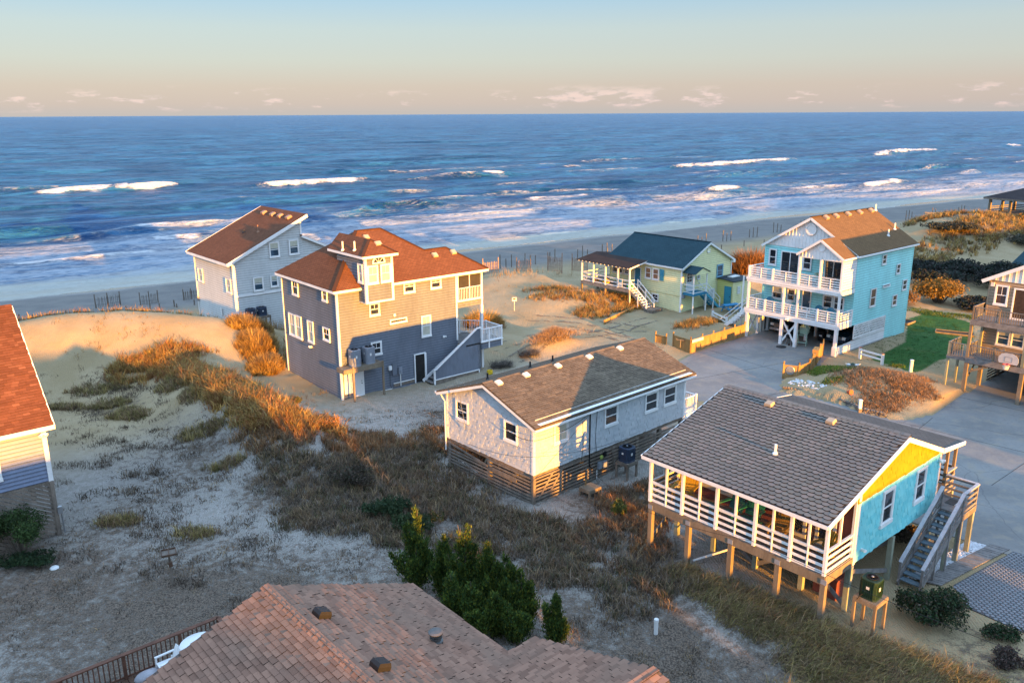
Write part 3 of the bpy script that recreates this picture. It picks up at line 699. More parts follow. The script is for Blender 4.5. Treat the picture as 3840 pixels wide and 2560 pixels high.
# ------------------------------------------------------------------ house with grey shingle walls (centre of the street)
ROOF_TAN = shingle_mat('tan_asphalt_shingle', [(.125, .095, .068), (.17, .13, .09), (.215, .165, .115), (.15, .115, .082)])
SHAKE = shingle_mat('pale_grey_cedar_shake', [(.47, .49, .51), (.54, .55, .57), (.58, .59, .60), (.50, .515, .535)], extra=(.46, .48, .50))
def strip_roof(parent, o, u, v, poly, w, e, mat, t=.022, name='roof_shingle', keep=300, backing=True):
    """asphalt tabs laid as separate pieces on a sheathing plane; poly in (u,v) metres"""
    u = Vector(u).normalized(); v = Vector(v).normalized(); n = u.cross(v)
    if n.z < 0: n = -n
    o = Vector(o)
    sh = []
    for k, (tt, el) in enumerate(((t, 1.25), (t * .55, 1.18))):
        m = MB(); hw = w * .485
        m.add([(-hw, 0, 0), (hw, 0, 0), (hw, e * el, -t * .55), (-hw, e * el, -t * .55), (-hw, 0, tt), (hw, 0, tt), (hw, e * el, 0), (-hw, e * el, 0)], [(4, 5, 6, 7), (0, 1, 5, 4), (1, 2, 6, 5), (3, 0, 4, 7)])
        me_ = m.mesh(name, mat, fix=False); me_.materials.append(pm('tab_edge_shade', (.02, .017, .015), .2, 5, .9)); me_.polygons.foreach_set('material_index', [0, 1, 1, 1]); sh.append(me_)  # near-black edge faces paint in the shadow line below each tab
    ms = []
    for a, b_, r in shingle_field(poly, w, e):
        p = o + u * a + v * b_ + n * (.002 + r)
        ms.append((random.choice((0, 0, 1)), frame_m(p, u, v, n)))
    pieces(parent, name, sh, ms, keep)
def wall_shakes(parent, pl, poly, w, e, mat, name='wall_shingle', keep=300, holes=()):
    ax, c, s = pl
    u = Vector((1, 0, 0)) if ax == 'y' else Vector((0, 1, 0)); v = Vector((0, 0, 1)); n = Vector((0, s, 0)) if ax == 'y' else Vector((s, 0, 0))
    sh = []
    for k in range(3):
        m = MB(); hw = w * (.495, .485, .49)[k]; d = (.030, .022, .042)[k]; H = e * 1.2; z0 = (0, .008, -.012)[k]
        m.add([(-hw, z0, 0), (hw, z0, 0), (hw, H, -.004), (-hw, H, -.004), (-hw, z0, d), (hw, z0, d), (hw, H, .004), (-hw, H, .004)], [(4, 5, 6, 7), (0, 1, 5, 4), (1, 2, 6, 5), (3, 0, 4, 7)])
        sh.append(m.mesh(name, mat, fix=False))
    ms = []
    for a, b_, r in shingle_field(poly, w, e):
        if any(h[0] < a < h[1] and h[2] < b_ + e * .5 < h[3] for h in holes): continue
        p = Vector(pl3(pl, a, .001 + r, b_)); ms.append((random.choice((0, 0, 1, 2)), frame_m(p, u, v, n)))
    pieces(parent, name, sh, ms, keep)

def center_house():
    h = thing('shingle_cottage', 'long pale grey shingle cottage with tan roof and slatted wooden skirting', 'house', (1.036, 38.097, 0), 42.15)
    L, w, zs = 12.35, 6.93, 1.6; zr, k = 5.69, .35; oe, og = .5, .35
    zy = lambda y: zr - k * abs(y - w / 2)
    zw = zy(0) - .1
    # walls
    flatwall(h, SHAKE, ('y', 0, -1), [(0, zs), (L, zs), (L, zw), (0, zw)]); flatwall(h, SHAKE, ('y', w, 1), [(0, zs), (L, zs), (L, zw), (0, zw)])
    gp = [(0, zs), (w, zs), (w, zw), (w / 2, zr - .1), (0, zw)]
    flatwall(h, SHAKE, ('x', 0, -1), gp); flatwall(h, SHAKE, ('x', L, 1), gp)
    wl = [(5.04, 6.09, 2.98, 4.1), (1.13, 2.15, 2.92, 4.02)]; wr = [(1.37, 2.40, 2.86, 3.92), (5.19, 6.29, 2.78, 3.90), (8.6, 9.75, 2.72, 3.86), (10.3, 11.45, 2.72, 3.83)]
    wall_shakes(h, ('x', 0, -1), gp, .20, .18, SHAKE, keep=200, holes=wl)
    wall_shakes(h, ('y', 0, -1), [(0, zs), (L, zs), (L, zw), (0, zw)], .26, .18, SHAKE, keep=100, holes=wr)
    for a in wl: window(h, ('x', 0, -1), *a)
    for i, a in enumerate(wr): window(h, ('y', 0, -1), *a, pane=BLIND if i == 0 else GLASS)
    corner(h, 0, 0, zs - .02, zw + .02); corner(h, L, 0, zs, zw, 1, -1); corner(h, 0, w, zs, zw, -1, 1)
    bx('floor_frame', h, OLDWOOD, .05, .05, zs - .22, L - .05, w - .05, zs - .01)
    # skirting slats and posts
    for x in np.arange(0, L + .1, L / 6):
        for y in (.12, w / 2, w - .12): post(h, OLDWOOD, x + .1 if x < .1 else x - .1, y, -.3, zs - .2, .2, 'pile')
    nrow = 8
    for i in range(nrow):
        z = .04 + i * .19
        for a, b_ in ((0, 4.1), (4.12, 8.2), (8.22, L)):
            if i == nrow - 1 and a > 8: continue
            dz = random.uniform(-.02, .02)
            bar('skirt_slat', h, OLDWOOD, (a, -.03, z + dz), (b_, -.03, z + random.uniform(-.02, .02)), .025, .098)
        for a, b_ in ((0, 3.4), (3.42, w)):
            if i in (6, 7) and a > 3: continue
            bar('skirt_slat', h, OLDWOOD, (-.03, a, z + random.uniform(-.02, .02)), (-.03, b_, z + random.uniform(-.03, .02)), .025, .098)
    bar('skirt_slat', h, OLDWOOD, (-.05, 3.5, 1.0), (-.06, w + .05, 1.42), .03, .12); bar('skirt_slat', h, OLDWOOD, (-.05, 3.3, .95), (-.05, 1.2, .9), .03, .12)
    for p, q in (((1.2, -.055, .45), (2.1, -.055, 1.5)), ((.3, -.055, .2), (1.3, -.055, 1.4))): bar('diagonal_brace', h, OLDWOOD, p, q, .03, .11)
    for y0, y1 in ((2.2, 1.2), (4.4, 3.6)): bar('diagonal_brace', h, PINE, (.12, y0, .1), (.12, y1, 1.5), .03, .12)
    bx('corner_post', h, OLDWOOD, -.06, -.06, -.1, .08, .08, zs)
    # roof
    A = (-og, -oe, zy(-oe)); B_ = (L + og, -oe, zy(-oe)); C = (L + og, w / 2, zr); D_ = (-og, w / 2, zr); E_ = (-og, w + oe, zy(-oe)); F_ = (L + og, w + oe, zy(-oe))
    rt = asphalt_mat('tan_roof_underlay', (.13, .10, .07), (.16, .12, .085), (.06, .05, .04))
    roof(h, rt, [A, B_, C, D_], .1); roof(h, rt, [D_, C, F_, E_], .1)
    sl = math.hypot(w / 2 + oe, zr - zy(-oe)); cs = (w / 2 + oe) / sl
    strip_roof(h, (-og, -oe, zy(-oe)), (1, 0, 0), (0, cs, (zr - zy(-oe)) / sl), [(0, 0), (L + 2 * og, 0), (L + 2 * og, sl), (0, sl)], .3, .135, ROOF_TAN)
    for i in range(42): # ridge caps
        x = -og + .02 + i * (L + 2 * og) / 42; m = MB(); m.slab([(x, w / 2 - .13, zr - .025), (x + .32, w / 2 - .13, zr - .025), (x + .32, w / 2, zr + .03), (x, w / 2, zr + .03)], .02); m.slab([(x, w / 2, zr + .03), (x + .32, w / 2, zr + .03), (x + .32, w / 2 + .13, zr - .025), (x, w / 2 + .13, zr - .025)], .02)
        ob('ridge_cap', m, ROOF_TAN, h)
    ze = zy(-oe)
    bar('fascia', h, WHITE, (-og, -oe + .01, ze - .15), (L + og, -oe + .01, ze - .15), .03, .11); bar('fascia', h, WHITE, (-og, w + oe - .01, ze - .15), (L + og, w + oe - .01, ze - .15), .03, .16)
    for x in (-og + .015, L + og - .015):
        bar('rake_board', h, WHITE, (x, -oe, ze - .17), (x, w / 2, zr - .17), .03, .15); bar('rake_board', h, WHITE, (x, w / 2, zr - .17), (x, w + oe, ze - .17), .03, .15)
    bx('soffit', h, WHITE, 0, -oe + .03, zw - .0, L, -.03, zw + .02)
    for x in (.46, 2.4, 4.8, 7.33, 10.0): boxvent(h, PVC, (x, 3.1, zy(3.1) + .02), (0, 1, k), .29, .13)
    for x, y in ((1.5, 5.2), (4.6, 5.1), (6.3, 5.0)): pipevent(h, BLACK, (x, y, zy(y)), .35, .05)
    # gutter and downspout
    g_ = MB(); g_.box(-og, w + oe, ze - .16, L, w + oe + .12, ze - .05); ob('gutter', g_, WHITE2, h)
    d = MB().path([(-.12, w + oe - .02, ze - .16), (-.12, w + .06, ze - .55), (-.12, w + .03, ze - .8), (-.12, w + .03, .9)], .045, 6); ob('downspout', d, WHITE2, h)
    # service conduit, meter boxes, wires on the wall
    ob('conduit', MB().path([(4.05, -.06, 4.0), (4.05, -.06, .9), (4.3, -.08, .7)], .035, 6), BLACK, h)
    for pts in ([(4.05, -.1, 4.0), (4.5, -.12, 3.85), (4.9, -.1, 4.05), (5.2, -.06, 4.1)], [(3.5, -.05, 3.6), (3.55, -.05, 2.2), (3.45, -.05, 1.4)], [(4.6, -.05, 3.8), (4.5, -.05, 2.4), (4.62, -.05, 1.5)], [(4.1, -.06, 3.9), (3.2, -.06, 3.95), (2.2, -.06, 4.02)]):
        ob('cable', MB().path(pts, .012, 5), BLACK, h)
    for x, z, s_ in ((4.7, .55, .26), (5.05, .52, .3)): bx('meter_box', h, GREYMETAL, x, -.18, z, x + s_, -.05, z + .38)
    bx('meter_box', h, BLACK, 5.15, -.16, 1.15, 5.32, -.05, 1.4); ob('hose_reel', MB().lathe([(.04, 0), (.12, .02), (.12, .07), (.04, .09)], 10), pm('lime_hose', (.3, .38, .08), .2), h, (4.8, -.2, 1.25), (R(90), 0, 0))
    ob('drain_pipe', MB().path([(4.6, -.12, .55), (4.6, -.12, .0)], .025, 6), PVC, h)
    # end deck
    bx('deck', h, WHITE, L + .02, .15, zs - .25, L + 1.5, 3.2, zs - .02)
    for y in (.2, 3.15): post(h, WHITE, L + 1.45, y, -.2, zs + .98, .1, 'deck_post', True)
    post(h, WHITE, L + .1, .2, zs, zs + .98, .1, 'deck_post', True)
    rail_balusters(h, WHITE, (L + .1, .2), (L + 1.45, .2), zs, .95); rail_balusters(h, WHITE, (L + 1.45, .2), (L + 1.45, 3.15), zs, .95)
    # antenna on the gable
    a = MB().path([(-.12, 5.15, 2.6), (-.5, 5.05, 4.1), (-.55, 5.03, 4.75)], .015, 5)
    for i, z in enumerate((3.5, 3.75, 4.0)): a.path([(-.45, 5.4 - .05 * i, z), (-.5, 5.1, z - .08), (-.45, 4.7, z)], .01, 5)
    ob('antenna', a, METAL, h)
center_house()

# ------------------------------------------------------------------ slate blue three-storey house
ROOF_BRN = asphalt_mat('brown_asphalt_roof', (.150, .060, .030), (.20, .082, .042), (.062, .031, .02), .3, .16)
def blue_house():
    h = thing('slate_blue_house', 'slate blue three-storey house with brown hip roof, turret dormer and white trim', 'house', (-11.709, 54.027, 0), 39.38)
    L, w, ze, zr, o = 12.3, 8.55, 7.78, 10.92, .32
    y0 = -o; k = (zr - ze) / (w / 2 + o)
    fl = -.3
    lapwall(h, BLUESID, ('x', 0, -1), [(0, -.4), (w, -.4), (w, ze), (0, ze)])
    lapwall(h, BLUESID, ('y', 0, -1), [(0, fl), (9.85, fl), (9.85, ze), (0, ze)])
    flatwall(h, BLUESID, ('x', 9.85, 1), [(0, fl), (w, fl), (w, ze), (0, ze)]); flatwall(h, BLUESID, ('y', w, 1), [(0, fl), (L, fl), (L, ze), (0, ze)])
    # roof: main hip, and a lower wing to the right sharing the front slope
    zy = lambda y: ze + (y - y0) * k
    X0, X1, Ym = -o, L + o, w / 2
    xa, xb = X0 + Ym + o, 6.1
    zw = 9.35; yw = y0 + (zw - ze) / k; yb = 2 * yw - y0
    xh = X0 + (Ym + o)
    xa = 4.1; 
    Aw = (X0, y0, ze); Bw = (X0, w + o, ze); P = (xa, Ym, zr); Q = (xb, Ym, zr)
    xe = xb + (Ym - yw) / 1.0                    # where the main right hip meets the wing ridge
    Wl = (xe, yw, zw); Wr = (X1 - (yw - y0), yw, zw); C1 = (X1, y0, ze); C2 = (X1, yb, ze)
    roof(h, ROOF_BRN, [Aw, Bw, P]); roof(h, ROOF_BRN, [Aw, C1, Wr, Wl, Q, P])
    roof(h, ROOF_BRN, [C1, C2, Wr]); roof(h, ROOF_BRN, [Wr, C2, (xe + .8, yb, ze), Wl])
    roof(h, ROOF_BRN, [Bw, (xb + Ym + o, w + o, ze), Q, P]); roof(h, ROOF_BRN, [Q, (xb + Ym + o, w + o, ze), (xb + Ym + o, yb, ze), Wl])
    for p, q in ((Aw, C1), (Aw, Bw), (C1, C2)): bar('fascia', h, WHITE, (p[0], p[1], p[2] - .13), (q[0], q[1], q[2] - .13), .04, .17)
    bx('soffit', h, WHITE, X0 + .03, y0 + .03, ze - .12, L, -.03, ze - .1); bx('soffit', h, WHITE, X0 + .03, -.03, ze - .12, -.03, w, ze - .1)
    for p, q in ((Aw, P), (Aw, Aw)):
        if p != q: bar('hip_cap', h, ROOF_BRN, (p[0], p[1], p[2] + .02), (q[0], q[1], q[2] + .02), .26, .03)
    for p, q in ((P, Q), (Q, Wl), (Wl, Wr), (Wr, C1)): bar('ridge_cap', h, ROOF_BRN, (p[0], p[1], p[2] + .015), (q[0], q[1], q[2] + .015), .24, .03)
    corner(h, 0, 0, -.1, ze); corner(h, 0, w, -.2, ze, -1, 1); corner(h, 9.85, 0, 2.6, ze, 1, -1)
    px = ('x', 0, -1); py = ('y', 0, -1)
    for a in ((5.7, 6.7, 6.4, 7.66), (1.22, 1.98, 6.74, 7.68), (5.57, 6.62, 3.2, 4.92), (6.64, 7.69, 3.2, 4.9), (3.7, 4.6, 3.3, 4.9), (1.21, 2.2, 3.93, 4.87)): window(h, px, *a, pane=BLIND if a[0] in (5.57, 6.64, 3.7) else GLASS, style='dh4')
    for a in ((2.42, 3.26, 5.58, 6.5), (5.24, 6.2, 6.8, 7.7), (7.52, 8.47, 6.8, 7.7)): window(h, py, *a, style='dh4', blind=.35 if a[0] > 5 else None)
    window(h, py, 6.62, 7.47, 3.37, 4.95, pane=BLIND, style='dh4'); window(h, py, 2.41, 3.27, 2.76, 3.72, style='dh4')
    # louvre strip
    lv = window(h, py, 4.01, 5.42, 4.78, 5.09, style='fix', pane=OLDWOOD, name='louvre', tw=.08)
    for i in range(7): plbx('louvre_slat', lv, DARKIN, py, 4.15 + i * .165, 4.25 + i * .165, 4.87, 5.0, .03, .045)
    plbx('vent_box', h, WHITE, py, 4.33, 4.5, 5.28, 5.48, 0, .09)
    # wall lights
    for pl_, a, z in ((px, 4.22, 2.95), (py, 8.57, 3.07)):
        m = MB(); c = pl3(pl_, a, .05, z); m.box(c[0] - .06, c[1] - .06, z - .06, c[0] + .06, c[1] + .06, z + .08)
        for s in (-.1, .1):
            p = pl3(pl_, a + s, .2, z + .05); m.tube(c, p, .05, 7, .075)
        ob('flood_light', m, WHITE2, h)
    # turret dormer
    tx0, tx1, ty, tz0, tz1 = 1.72, 3.84, -1.0, 6.78, 10.0
    lapwall(h, BLUESID, ('y', ty, -1), [(tx0, tz0), (tx1, tz0), (tx1, tz1), (tx0, tz1)]); lapwall(h, BLUESID, ('x', tx0, -1), [(ty, tz0), (2.9, tz0), (2.9, tz1), (ty, tz1)])
    flatwall(h, BLUESID, ('x', tx1, 1), [(ty, tz0), (2.9, tz0), (2.9, tz1), (ty, tz1)]); bx('turret_floor', h, WHITE, tx0, ty, tz0 - .07, tx1, 0, tz0 - .003)
    for x, sx in ((tx0, -1), (tx1, 1)): corner(h, x, ty, tz0 - .07, tz1, sx, -1, w=.14)
    bar('turret_sill', h, WHITE, (tx0 - .03, ty - .025, tz0 + .01), (tx1 + .03, ty - .025, tz0 + .01), .05, .12)
    to = .3; tk = .66; xm = (tx0 + tx1) / 2; hw = (tx1 - tx0) / 2 + to; tr = tz1 + hw * tk
    A1 = (tx0 - to, ty - to, tz1); B1 = (tx1 + to, ty - to, tz1); T = (xm, ty - to + hw, tr); T2 = (xm, 4.3, tr); A2 = (tx0 - to, 3.6, tz1); B2 = (tx1 + to, 3.6, tz1)
    roof(h, ROOF_BRN, [A1, B1, T]); roof(h, ROOF_BRN, [A1, T, T2, A2]); roof(h, ROOF_BRN, [B1, B2, T2, T])
    for p, q in ((A1, B1), (A1, A2), (B1, B2)): bar('fascia', h, WHITE, (p[0], p[1], p[2] - .1), (q[0], q[1], q[2] - .1), .04, .16)
    bx('soffit', h, WHITE, tx0 - to + .03, ty - to + .03, tz1 - .1, tx1 + to - .03, 2.8, tz1 - .08)
    for p in (A1, B1): bar('hip_cap', h, ROOF_BRN, (p[0], p[1], p[2] + .015), (T[0], T[1], T[2] + .015), .2, .03)
    pt = ('y', ty, -1)
    window(h, pt, 1.86, 2.68, 8.04, 9.3, pane=BLIND, style='dh4'); window(h, pt, 2.86, 3.68, 8.04, 9.3, pane=BLIND, style='dh4')
    window(h, ('x', tx0, -1), -.75, -.1, 8.1, 9.4, pane=BLIND)
    aw = MB(); n = 12; c0 = (2.77, 9.45)
    ring = lambda r: [(c0[0] + r * math.cos(math.pi * i / n), c0[1] + r * math.sin(math.pi * i / n)) for i in range(n + 1)]
    o1, o2 = ring(.5), ring(.39)
    for i in range(n):
        q = [o1[i], o1[i + 1], o2[i + 1], o2[i]]; aw.prism(q, 'y', ty - .07, ty - .005)
    aw.box(2.27, ty - .07, 9.38, 3.27, ty - .005, 9.47)
    aW = ob('arched_window', aw, WHITE, h)
    ob('pane', MB().prism([(2.39, 9.46)] + o2[::-1] + [(3.15, 9.46)], 'y', ty - .035, ty - .028), GLASS, aW)
    ms = MB()
    for i in (3, 6, 9): ms.beam((c0[0], ty - .05, c0[1]), (o2[i][0], ty - .05, o2[i][1]), .02, .03)
    ob('muntin', ms, WHITE, aW)
    # roof vents
    for x, y in ((4.5, 3.55), (5.1, 2.9), (8.9, 1.35), (10.6, 1.4)): boxvent(h, pm('tan_vent', (.42, .33, .25), .1), (x, y, zy(y) + .02), (0, 1, k), .36, .16)
    boxvent(h, MATS['tan_vent'], (xm + .35, -.35, tz1 + (hw - .35) * tk - .12), (-1 * 0, 1, tk), .34, .16)
    for x, y in ((1.55, 1.6), (1.75, .3)): pipevent(h, PVC, (x, y, tz1 + (x - (tx0 - to)) * tk), .6, .06)
    # screened porch
    pz = 5.5
    lapwall(h, BLUESID, ('y', 0, -1), [(9.87, 5.0), (12.25, 5.0), (12.25, pz), (9.87, pz)]); bx('porch_floor', h, GREYWOOD, 9.87, .02, 5.0, 12.25, 4.5, pz - .03)
    for x in (9.93, 12.18): post(h, WHITE, x, .02, 5.0 if x > 10 else pz, ze - .1, .14, 'porch_post')
    post(h, WHITE, 11.05, .02, pz, ze - .1, .06, 'porch_post'); post(h, WHITE, 12.18, 4.4, 0, ze - .1, .14, 'porch_post')
    bx('porch_beam', h, WHITE, 9.9, -.05, ze - .32, 12.25, .06, ze - .1); rail_balusters(h, WHITE, (9.98, -.02), (12.2, -.02), pz + .02, .98, .14)
    bx('screen', h, SCREEN, 9.9, .1, pz, 12.2, .11, ze - .1); bx('porch_side_wall', h, BLUESID, 12.16, .3, 5.0, 12.2, 4.4, pz + .5); bx('porch_floor_trim', h, WHITE, 9.9, -.04, pz - .03, 12.28, .0, pz + .05)
    ob('porch_table', MB().lathe([(.04, 0), (.04, .68), (.55, .7), (.55, .74)], 14, (10.9, .9, pz)), GREENMETAL, h)
    # lower deck, stair with solid side
    dz = 2.36
    bx('deck', h, GREYWOOD, 9.9, -1.0, dz - .12, 12.3, 3.5, dz); post(h, WHITE, 12.1, -.05, -.2, 5.0, .2, 'deck_column')
    st = [(7.05, .45), (11.0, .45), (11.22, .45), (11.22, 3.35), (10.95, 3.35), (7.05, 1.0)]
    lapwall(h, BLUESID, ('y', -1.0, -1), [(7.05, .25), (11.22, .25), (11.22, 3.42), (10.85, 3.42), (7.05, .98)]); flatwall(h, BLUESID, ('y', -.97, 1), [(7.05, .25), (11.22, .25), (11.22, 3.42), (10.85, 3.42), (7.05, .98)], th=.03)
    bar('stair_cap', h, WHITE, (7.1, -1.0, 1.02), (10.9, -1.0, 3.5), .2, .05); bar('stair_cap', h, WHITE, (10.86, -1.0, 3.49), (11.3, -1.0, 3.52), .2, .05); bar('stair_cap', h, WHITE, (6.95, -1.0, 1.02), (7.2, -1.0, 1.05), .2, .05)
    post(h, WHITE, 7.0, -1.0, -.1, 1.02, .11, 'newel'); bx('stair_base_trim', h, WHITE, 7.05, -1.04, .22, 11.1, -1.0, .29)
    bx('lattice_base', h, OLDWOOD, 7.1, -1.0, -.2, 11.0, -.97, .22)
    for i in range(11): bx('step', h, GREYWOOD, 6.75 + i * .33, -.95, .02 + i * .212, 7.12 + i * .33, -.02, .07 + i * .212)
    bar('step_stringer', h, WHITE, (6.6, -.06, .05), (10.3, -.06, 2.3), .05, .24)
    # projecting deck box
    bx('deck', h, GREYWOOD, 11.25, -1.15, dz - .1, 13.25, .9, dz + .0)
    lapwall(h, BLUESID, ('y', -1.15, -1), [(11.95, 1.84), (13.25, 1.84), (13.25, dz), (11.95, dz)]); lapwall(h, BLUESID, ('x', 11.25, -1), [(-1.15, 1.84), (-.98, 1.84), (-.98, dz), (-1.15, dz)])
    lapwall(h, BLUESID, ('y', -1.14, -1), [(11.25, 1.84), (11.95, 1.84), (11.95, dz), (11.25, dz)])
    for x in (11.3, 11.97, 13.2): post(h, WHITE, x, -1.1, 1.84 if x > 11.5 else dz, dz + 1.02, .11, 'deck_post', True)
    post(h, WHITE, 13.2, .85, dz, dz + 1.02, .11, 'deck_post', True); post(h, WHITE, 10.0, 3.4, dz, dz + 1.02, .11, 'deck_post', True); post(h, WHITE, 11.6, 2.2, dz, dz + 1.02, .11, 'deck_post', True)
    for p, q in (((11.3, -1.1), (11.97, -1.1)), ((11.97, -1.1), (13.2, -1.1)), ((13.2, -1.1), (13.2, .85)), ((13.2, .85), (12.3, 2.0)), ((12.3, 2.0), (10.0, 3.4))): rail_balusters(h, WHITE, p, q, dz + .02, .98, .13)
    bx('deck_trim', h, WHITE, 11.2, -1.2, dz, 13.3, -1.12, dz + .06)
    lapwall(h, BLUESID, ('y', .2, -1), [(11.0, -.2), (12.35, -.2), (12.35, dz - .1), (11.0, dz - .1)]); post(h, WHITE, 12.35, .15, -.1, dz - .1, .1, 'corner_board'); post(h, WHITE, 11.1, -.95, -.1, 2.2, .1, 'corner_board')
    # ground level: door, opening, boxes
    d = window(h, py, .98, 1.72, .02, 1.98, pane=WHITE2, style='fix', name='door', tw=.07); plbx('handle', d, BLACK, py, 1.52, 1.57, .95, 1.0, .03, .1); plbx('handle', d, BLACK, py, 1.52, 1.57, 1.12, 1.16, .03, .08)
    plbx('corner_panel', h, WHITE2, py, .2, .9, .4, 2.2, .01, .04)
    d = MB(); plbox(d, py, 5.92, 6.0, .0, 2.15, 0, .06); plbox(d, py, 6.8, 6.95, .0, 2.15, 0, .08); plbox(d, py, 5.9, 6.9, 2.12, 2.2, 0, .06)
    dd = ob('door', d, WHITE, h); plbx('opening', dd, DARKIN, py, 6.0, 6.8, .05, 2.12, .024, .03)
    plbx('meter_box', h, WHITE2, py, 3.72, 3.95, 1.45, 1.75, 0, .16); plbx('meter_box', h, BLUESID, py, 4.02, 4.38, 1.0, 1.9, .01, .12); plbx('meter_box', h, GREYMETAL, py, 4.52, 4.8, 1.0, 1.52, 0, .16)
    ob('meter', MB().tube(pl3(py, 4.66, .16, 1.27), pl3(py, 4.66, .25, 1.27), .08, 10), GREYMETAL, h); ob('conduit', MB().path([pl3(py, 4.66, .1, 1.0), pl3(py, 4.66, .1, .1)], .035, 6), PVC, h)
    ob('cable', MB().path([pl3(py, 3.83, .05, 1.45), pl3(py, 3.8, .06, .3), pl3(py, 3.95, .1, .0)], .015, 5), BLACK, h)
    plbx('crawl_vent', h, WHITE, py, 4.1, 5.9, .34, .4, .02, .05); plbx('crawl_vent', h, OLDWOOD, py, 4.12, 5.88, .12, .34, .02, .035)
    bx('skirt_trim', h, WHITE, 1.8, -.05, -.02, 4.0, -.02, .06)
blue_house()
# ------------------------------------------------------------------ turquoise cottage on piles
SCALLOP = shingle_mat('grey_scalloped_shingle', [(.14, .136, .122), (.195, .184, .162), (.235, .200, .178), (.165, .158, .143)], extra=(.155, .145, .142))
TURQSHAKE = shingle_mat('turquoise_shake', [(.19, .66, .70), (.25, .73, .77), (.34, .80, .80), (.25, .71, .73)])
YELSHAKE = shingle_mat('yellow_shake', [(.56, .235, .010), (.62, .26, .012), (.51, .21, .010)])
def cottage():
    h = thing('pile_cottage', 'turquoise and yellow cottage on wooden piles with scalloped grey roof and screened porch', 'house', (11.613, 27.408, 0), 41.18)
    L, zd = 8.42, 2.35; xr, zr, xf, zf = 5.6, 6.42, -.45, 4.62; kf = (zr - zf) / (xr - xf)
    zx = lambda x: zf + (x - xf) * kf if x < xr else zr - (x - xr) * .41
    y0, y1 = -.14, L + .14
    und = asphalt_mat('dark_roof_underlay', (.06, .055, .055), (.05, .045, .045), (.03, .03, .03))
    roof(h, und, [(xf, y0, zf), (xf, y1, zf), (xr, y1, zr), (xr, y0, zr)], .08)
    zb = zx(9.4); grey = asphalt_mat('grey_back_roof', (.125, .115, .105), (.155, .14, .125), (.06, .055, .05), .26, .2)
    roof(h, grey, [(xr, y0, zr), (xr, y1, zr), (9.4, y1, zb), (9.4, y0, zb)], .08); roof(h, grey, [(9.4, y0, zb), (9.4, y1, zb), (11.75, y1, 4.56), (11.75, y0, 4.56)], .08)
    # scalloped shingles, each one a piece
    u = Vector((0, -1, 0)); v = Vector((xr - xf, 0, zr - zf)); sl = v.length; v.normalize(); n = u.cross(v)
    if n.z < 0: n = -n
    wd, ex = .285, .215
    m = MB(); hw = wd * .485; prof = [(-hw, ex * 1.15), (-hw, ex * .38)] + [(-hw * math.cos(a), ex * .38 - (ex * .42) * math.sin(a)) for a in (.55, 1.1, 1.57, 2.04, 2.59)] + [(hw, ex * .38), (hw, ex * 1.15)]
    k = len(prof); lift = lambda y: .05 - .045 * (y / (ex * 1.15))
    m.add([(a, b_, lift(b_)) for a, b_ in prof] + [(a, b_, lift(b_) - .05) for a, b_ in prof], [tuple(range(k))] + [(i, i + 1, k + i + 1, k + i) for i in range(k - 1)])
    me = m.mesh('scalloped_shingle', SCALLOP, fix=False); me.materials.append(pm('shingle_edge_shade', (.016, .015, .016), .2, 5, .9)); me.polygons.foreach_set('material_index', [0] + [1] * (len(me.polygons) - 1))  # dark edge faces paint in the shadow arc under each scallop
    ms = []
    for a, b_, r_ in shingle_field([(0, 0), (y1 - y0, 0), (y1 - y0, sl), (0, sl)], wd, ex):
        ms.append((0, frame_m(Vector((xf, y1, zf)) + u * a + v * (b_ + .03) + n * (.004 + r_), u, v, n)))
    pieces(h, 'scalloped_shingle', [me], ms, 300)
    for i in range(34):
        y = y0 + i * (y1 - y0) / 34; mm = MB(); mm.slab([(xr - .16, y, zr - .02), (xr - .16, y + .3, zr - .02), (xr, y + .3, zr + .05), (xr, y, zr + .05)], .02); mm.slab([(xr, y, zr + .05), (xr, y + .3, zr + .05), (xr + .16, y + .3, zr - .03), (xr + .16, y, zr - .03)], .02); ob('ridge_cap', mm, SCALLOP, h)
    bar('fascia', h, WHITE, (xf, y0, zf - .09), (xf, y1, zf - .09), .04, .15)
    for y in (y0 - .02, y1 + .02):
        bar('rake_board', h, WHITE, (xf, y, zf - .1), (xr, y, zr - .1), .04, .2); bar('rake_board', h, WHITE, (xr, y, zr - .1), (9.4, y, zb - .1), .04, .2)
        mm = MB().prism([(9.3, zb - .2), (11.75, 4.42), (11.75, 4.58), (9.3, zb + .02)], 'y', y - .02, y + .02); ob('rake_board', mm, WHITE, h)
    # house box
    fl = 2.05; gy = ('y', 0, -1); x0, x1 = 2.1, 9.5
    flatwall(h, TURQSHAKE, gy, [(x0, fl), (x1, fl + .15), (x1, 4.62), (x0, 4.62)]); flatwall(h, TURQSHAKE, ('y', L, 1), [(x0, fl), (x1, fl), (x1, zx(x1) - .1), (xr, zr - .1), (x0, zx(x0) - .1)])
    flatwall(h, REDWALL, ('x', x0, -1), [(0, zd), (L, zd), (L, zx(x0) - .1), (0, zx(x0) - .1)]); flatwall(h, TURQSHAKE, ('x', x1, 1), [(0, fl), (L, fl), (L, zx(x1) - .1), (0, zx(x1) - .1)])
    gt = [(x0 - .1, 4.64), (x1 + .1, 4.64), (x1 + .1, max(4.66, zx(x1 + .1) - .1)), (xr, zr - .1), (x0 - .1, zx(x0 - .1) - .1)]
    flatwall(h, YELSHAKE, gy, gt)
    w_ = [(4.1, 5.1, 2.9, 4.46), (7.1, 8.08, 2.92, 4.46)]
    wall_shakes(h, gy, [(x0, fl), (x1, fl + .02), (x1, 4.6), (x0, 4.6)], .24, .19, TURQSHAKE, keep=300, holes=w_)
    wall_shakes(h, gy, gt, .22, .16, YELSHAKE, 'gable_shingle', keep=200)
    for a in w_: window(h, gy, *a, tw=.12)
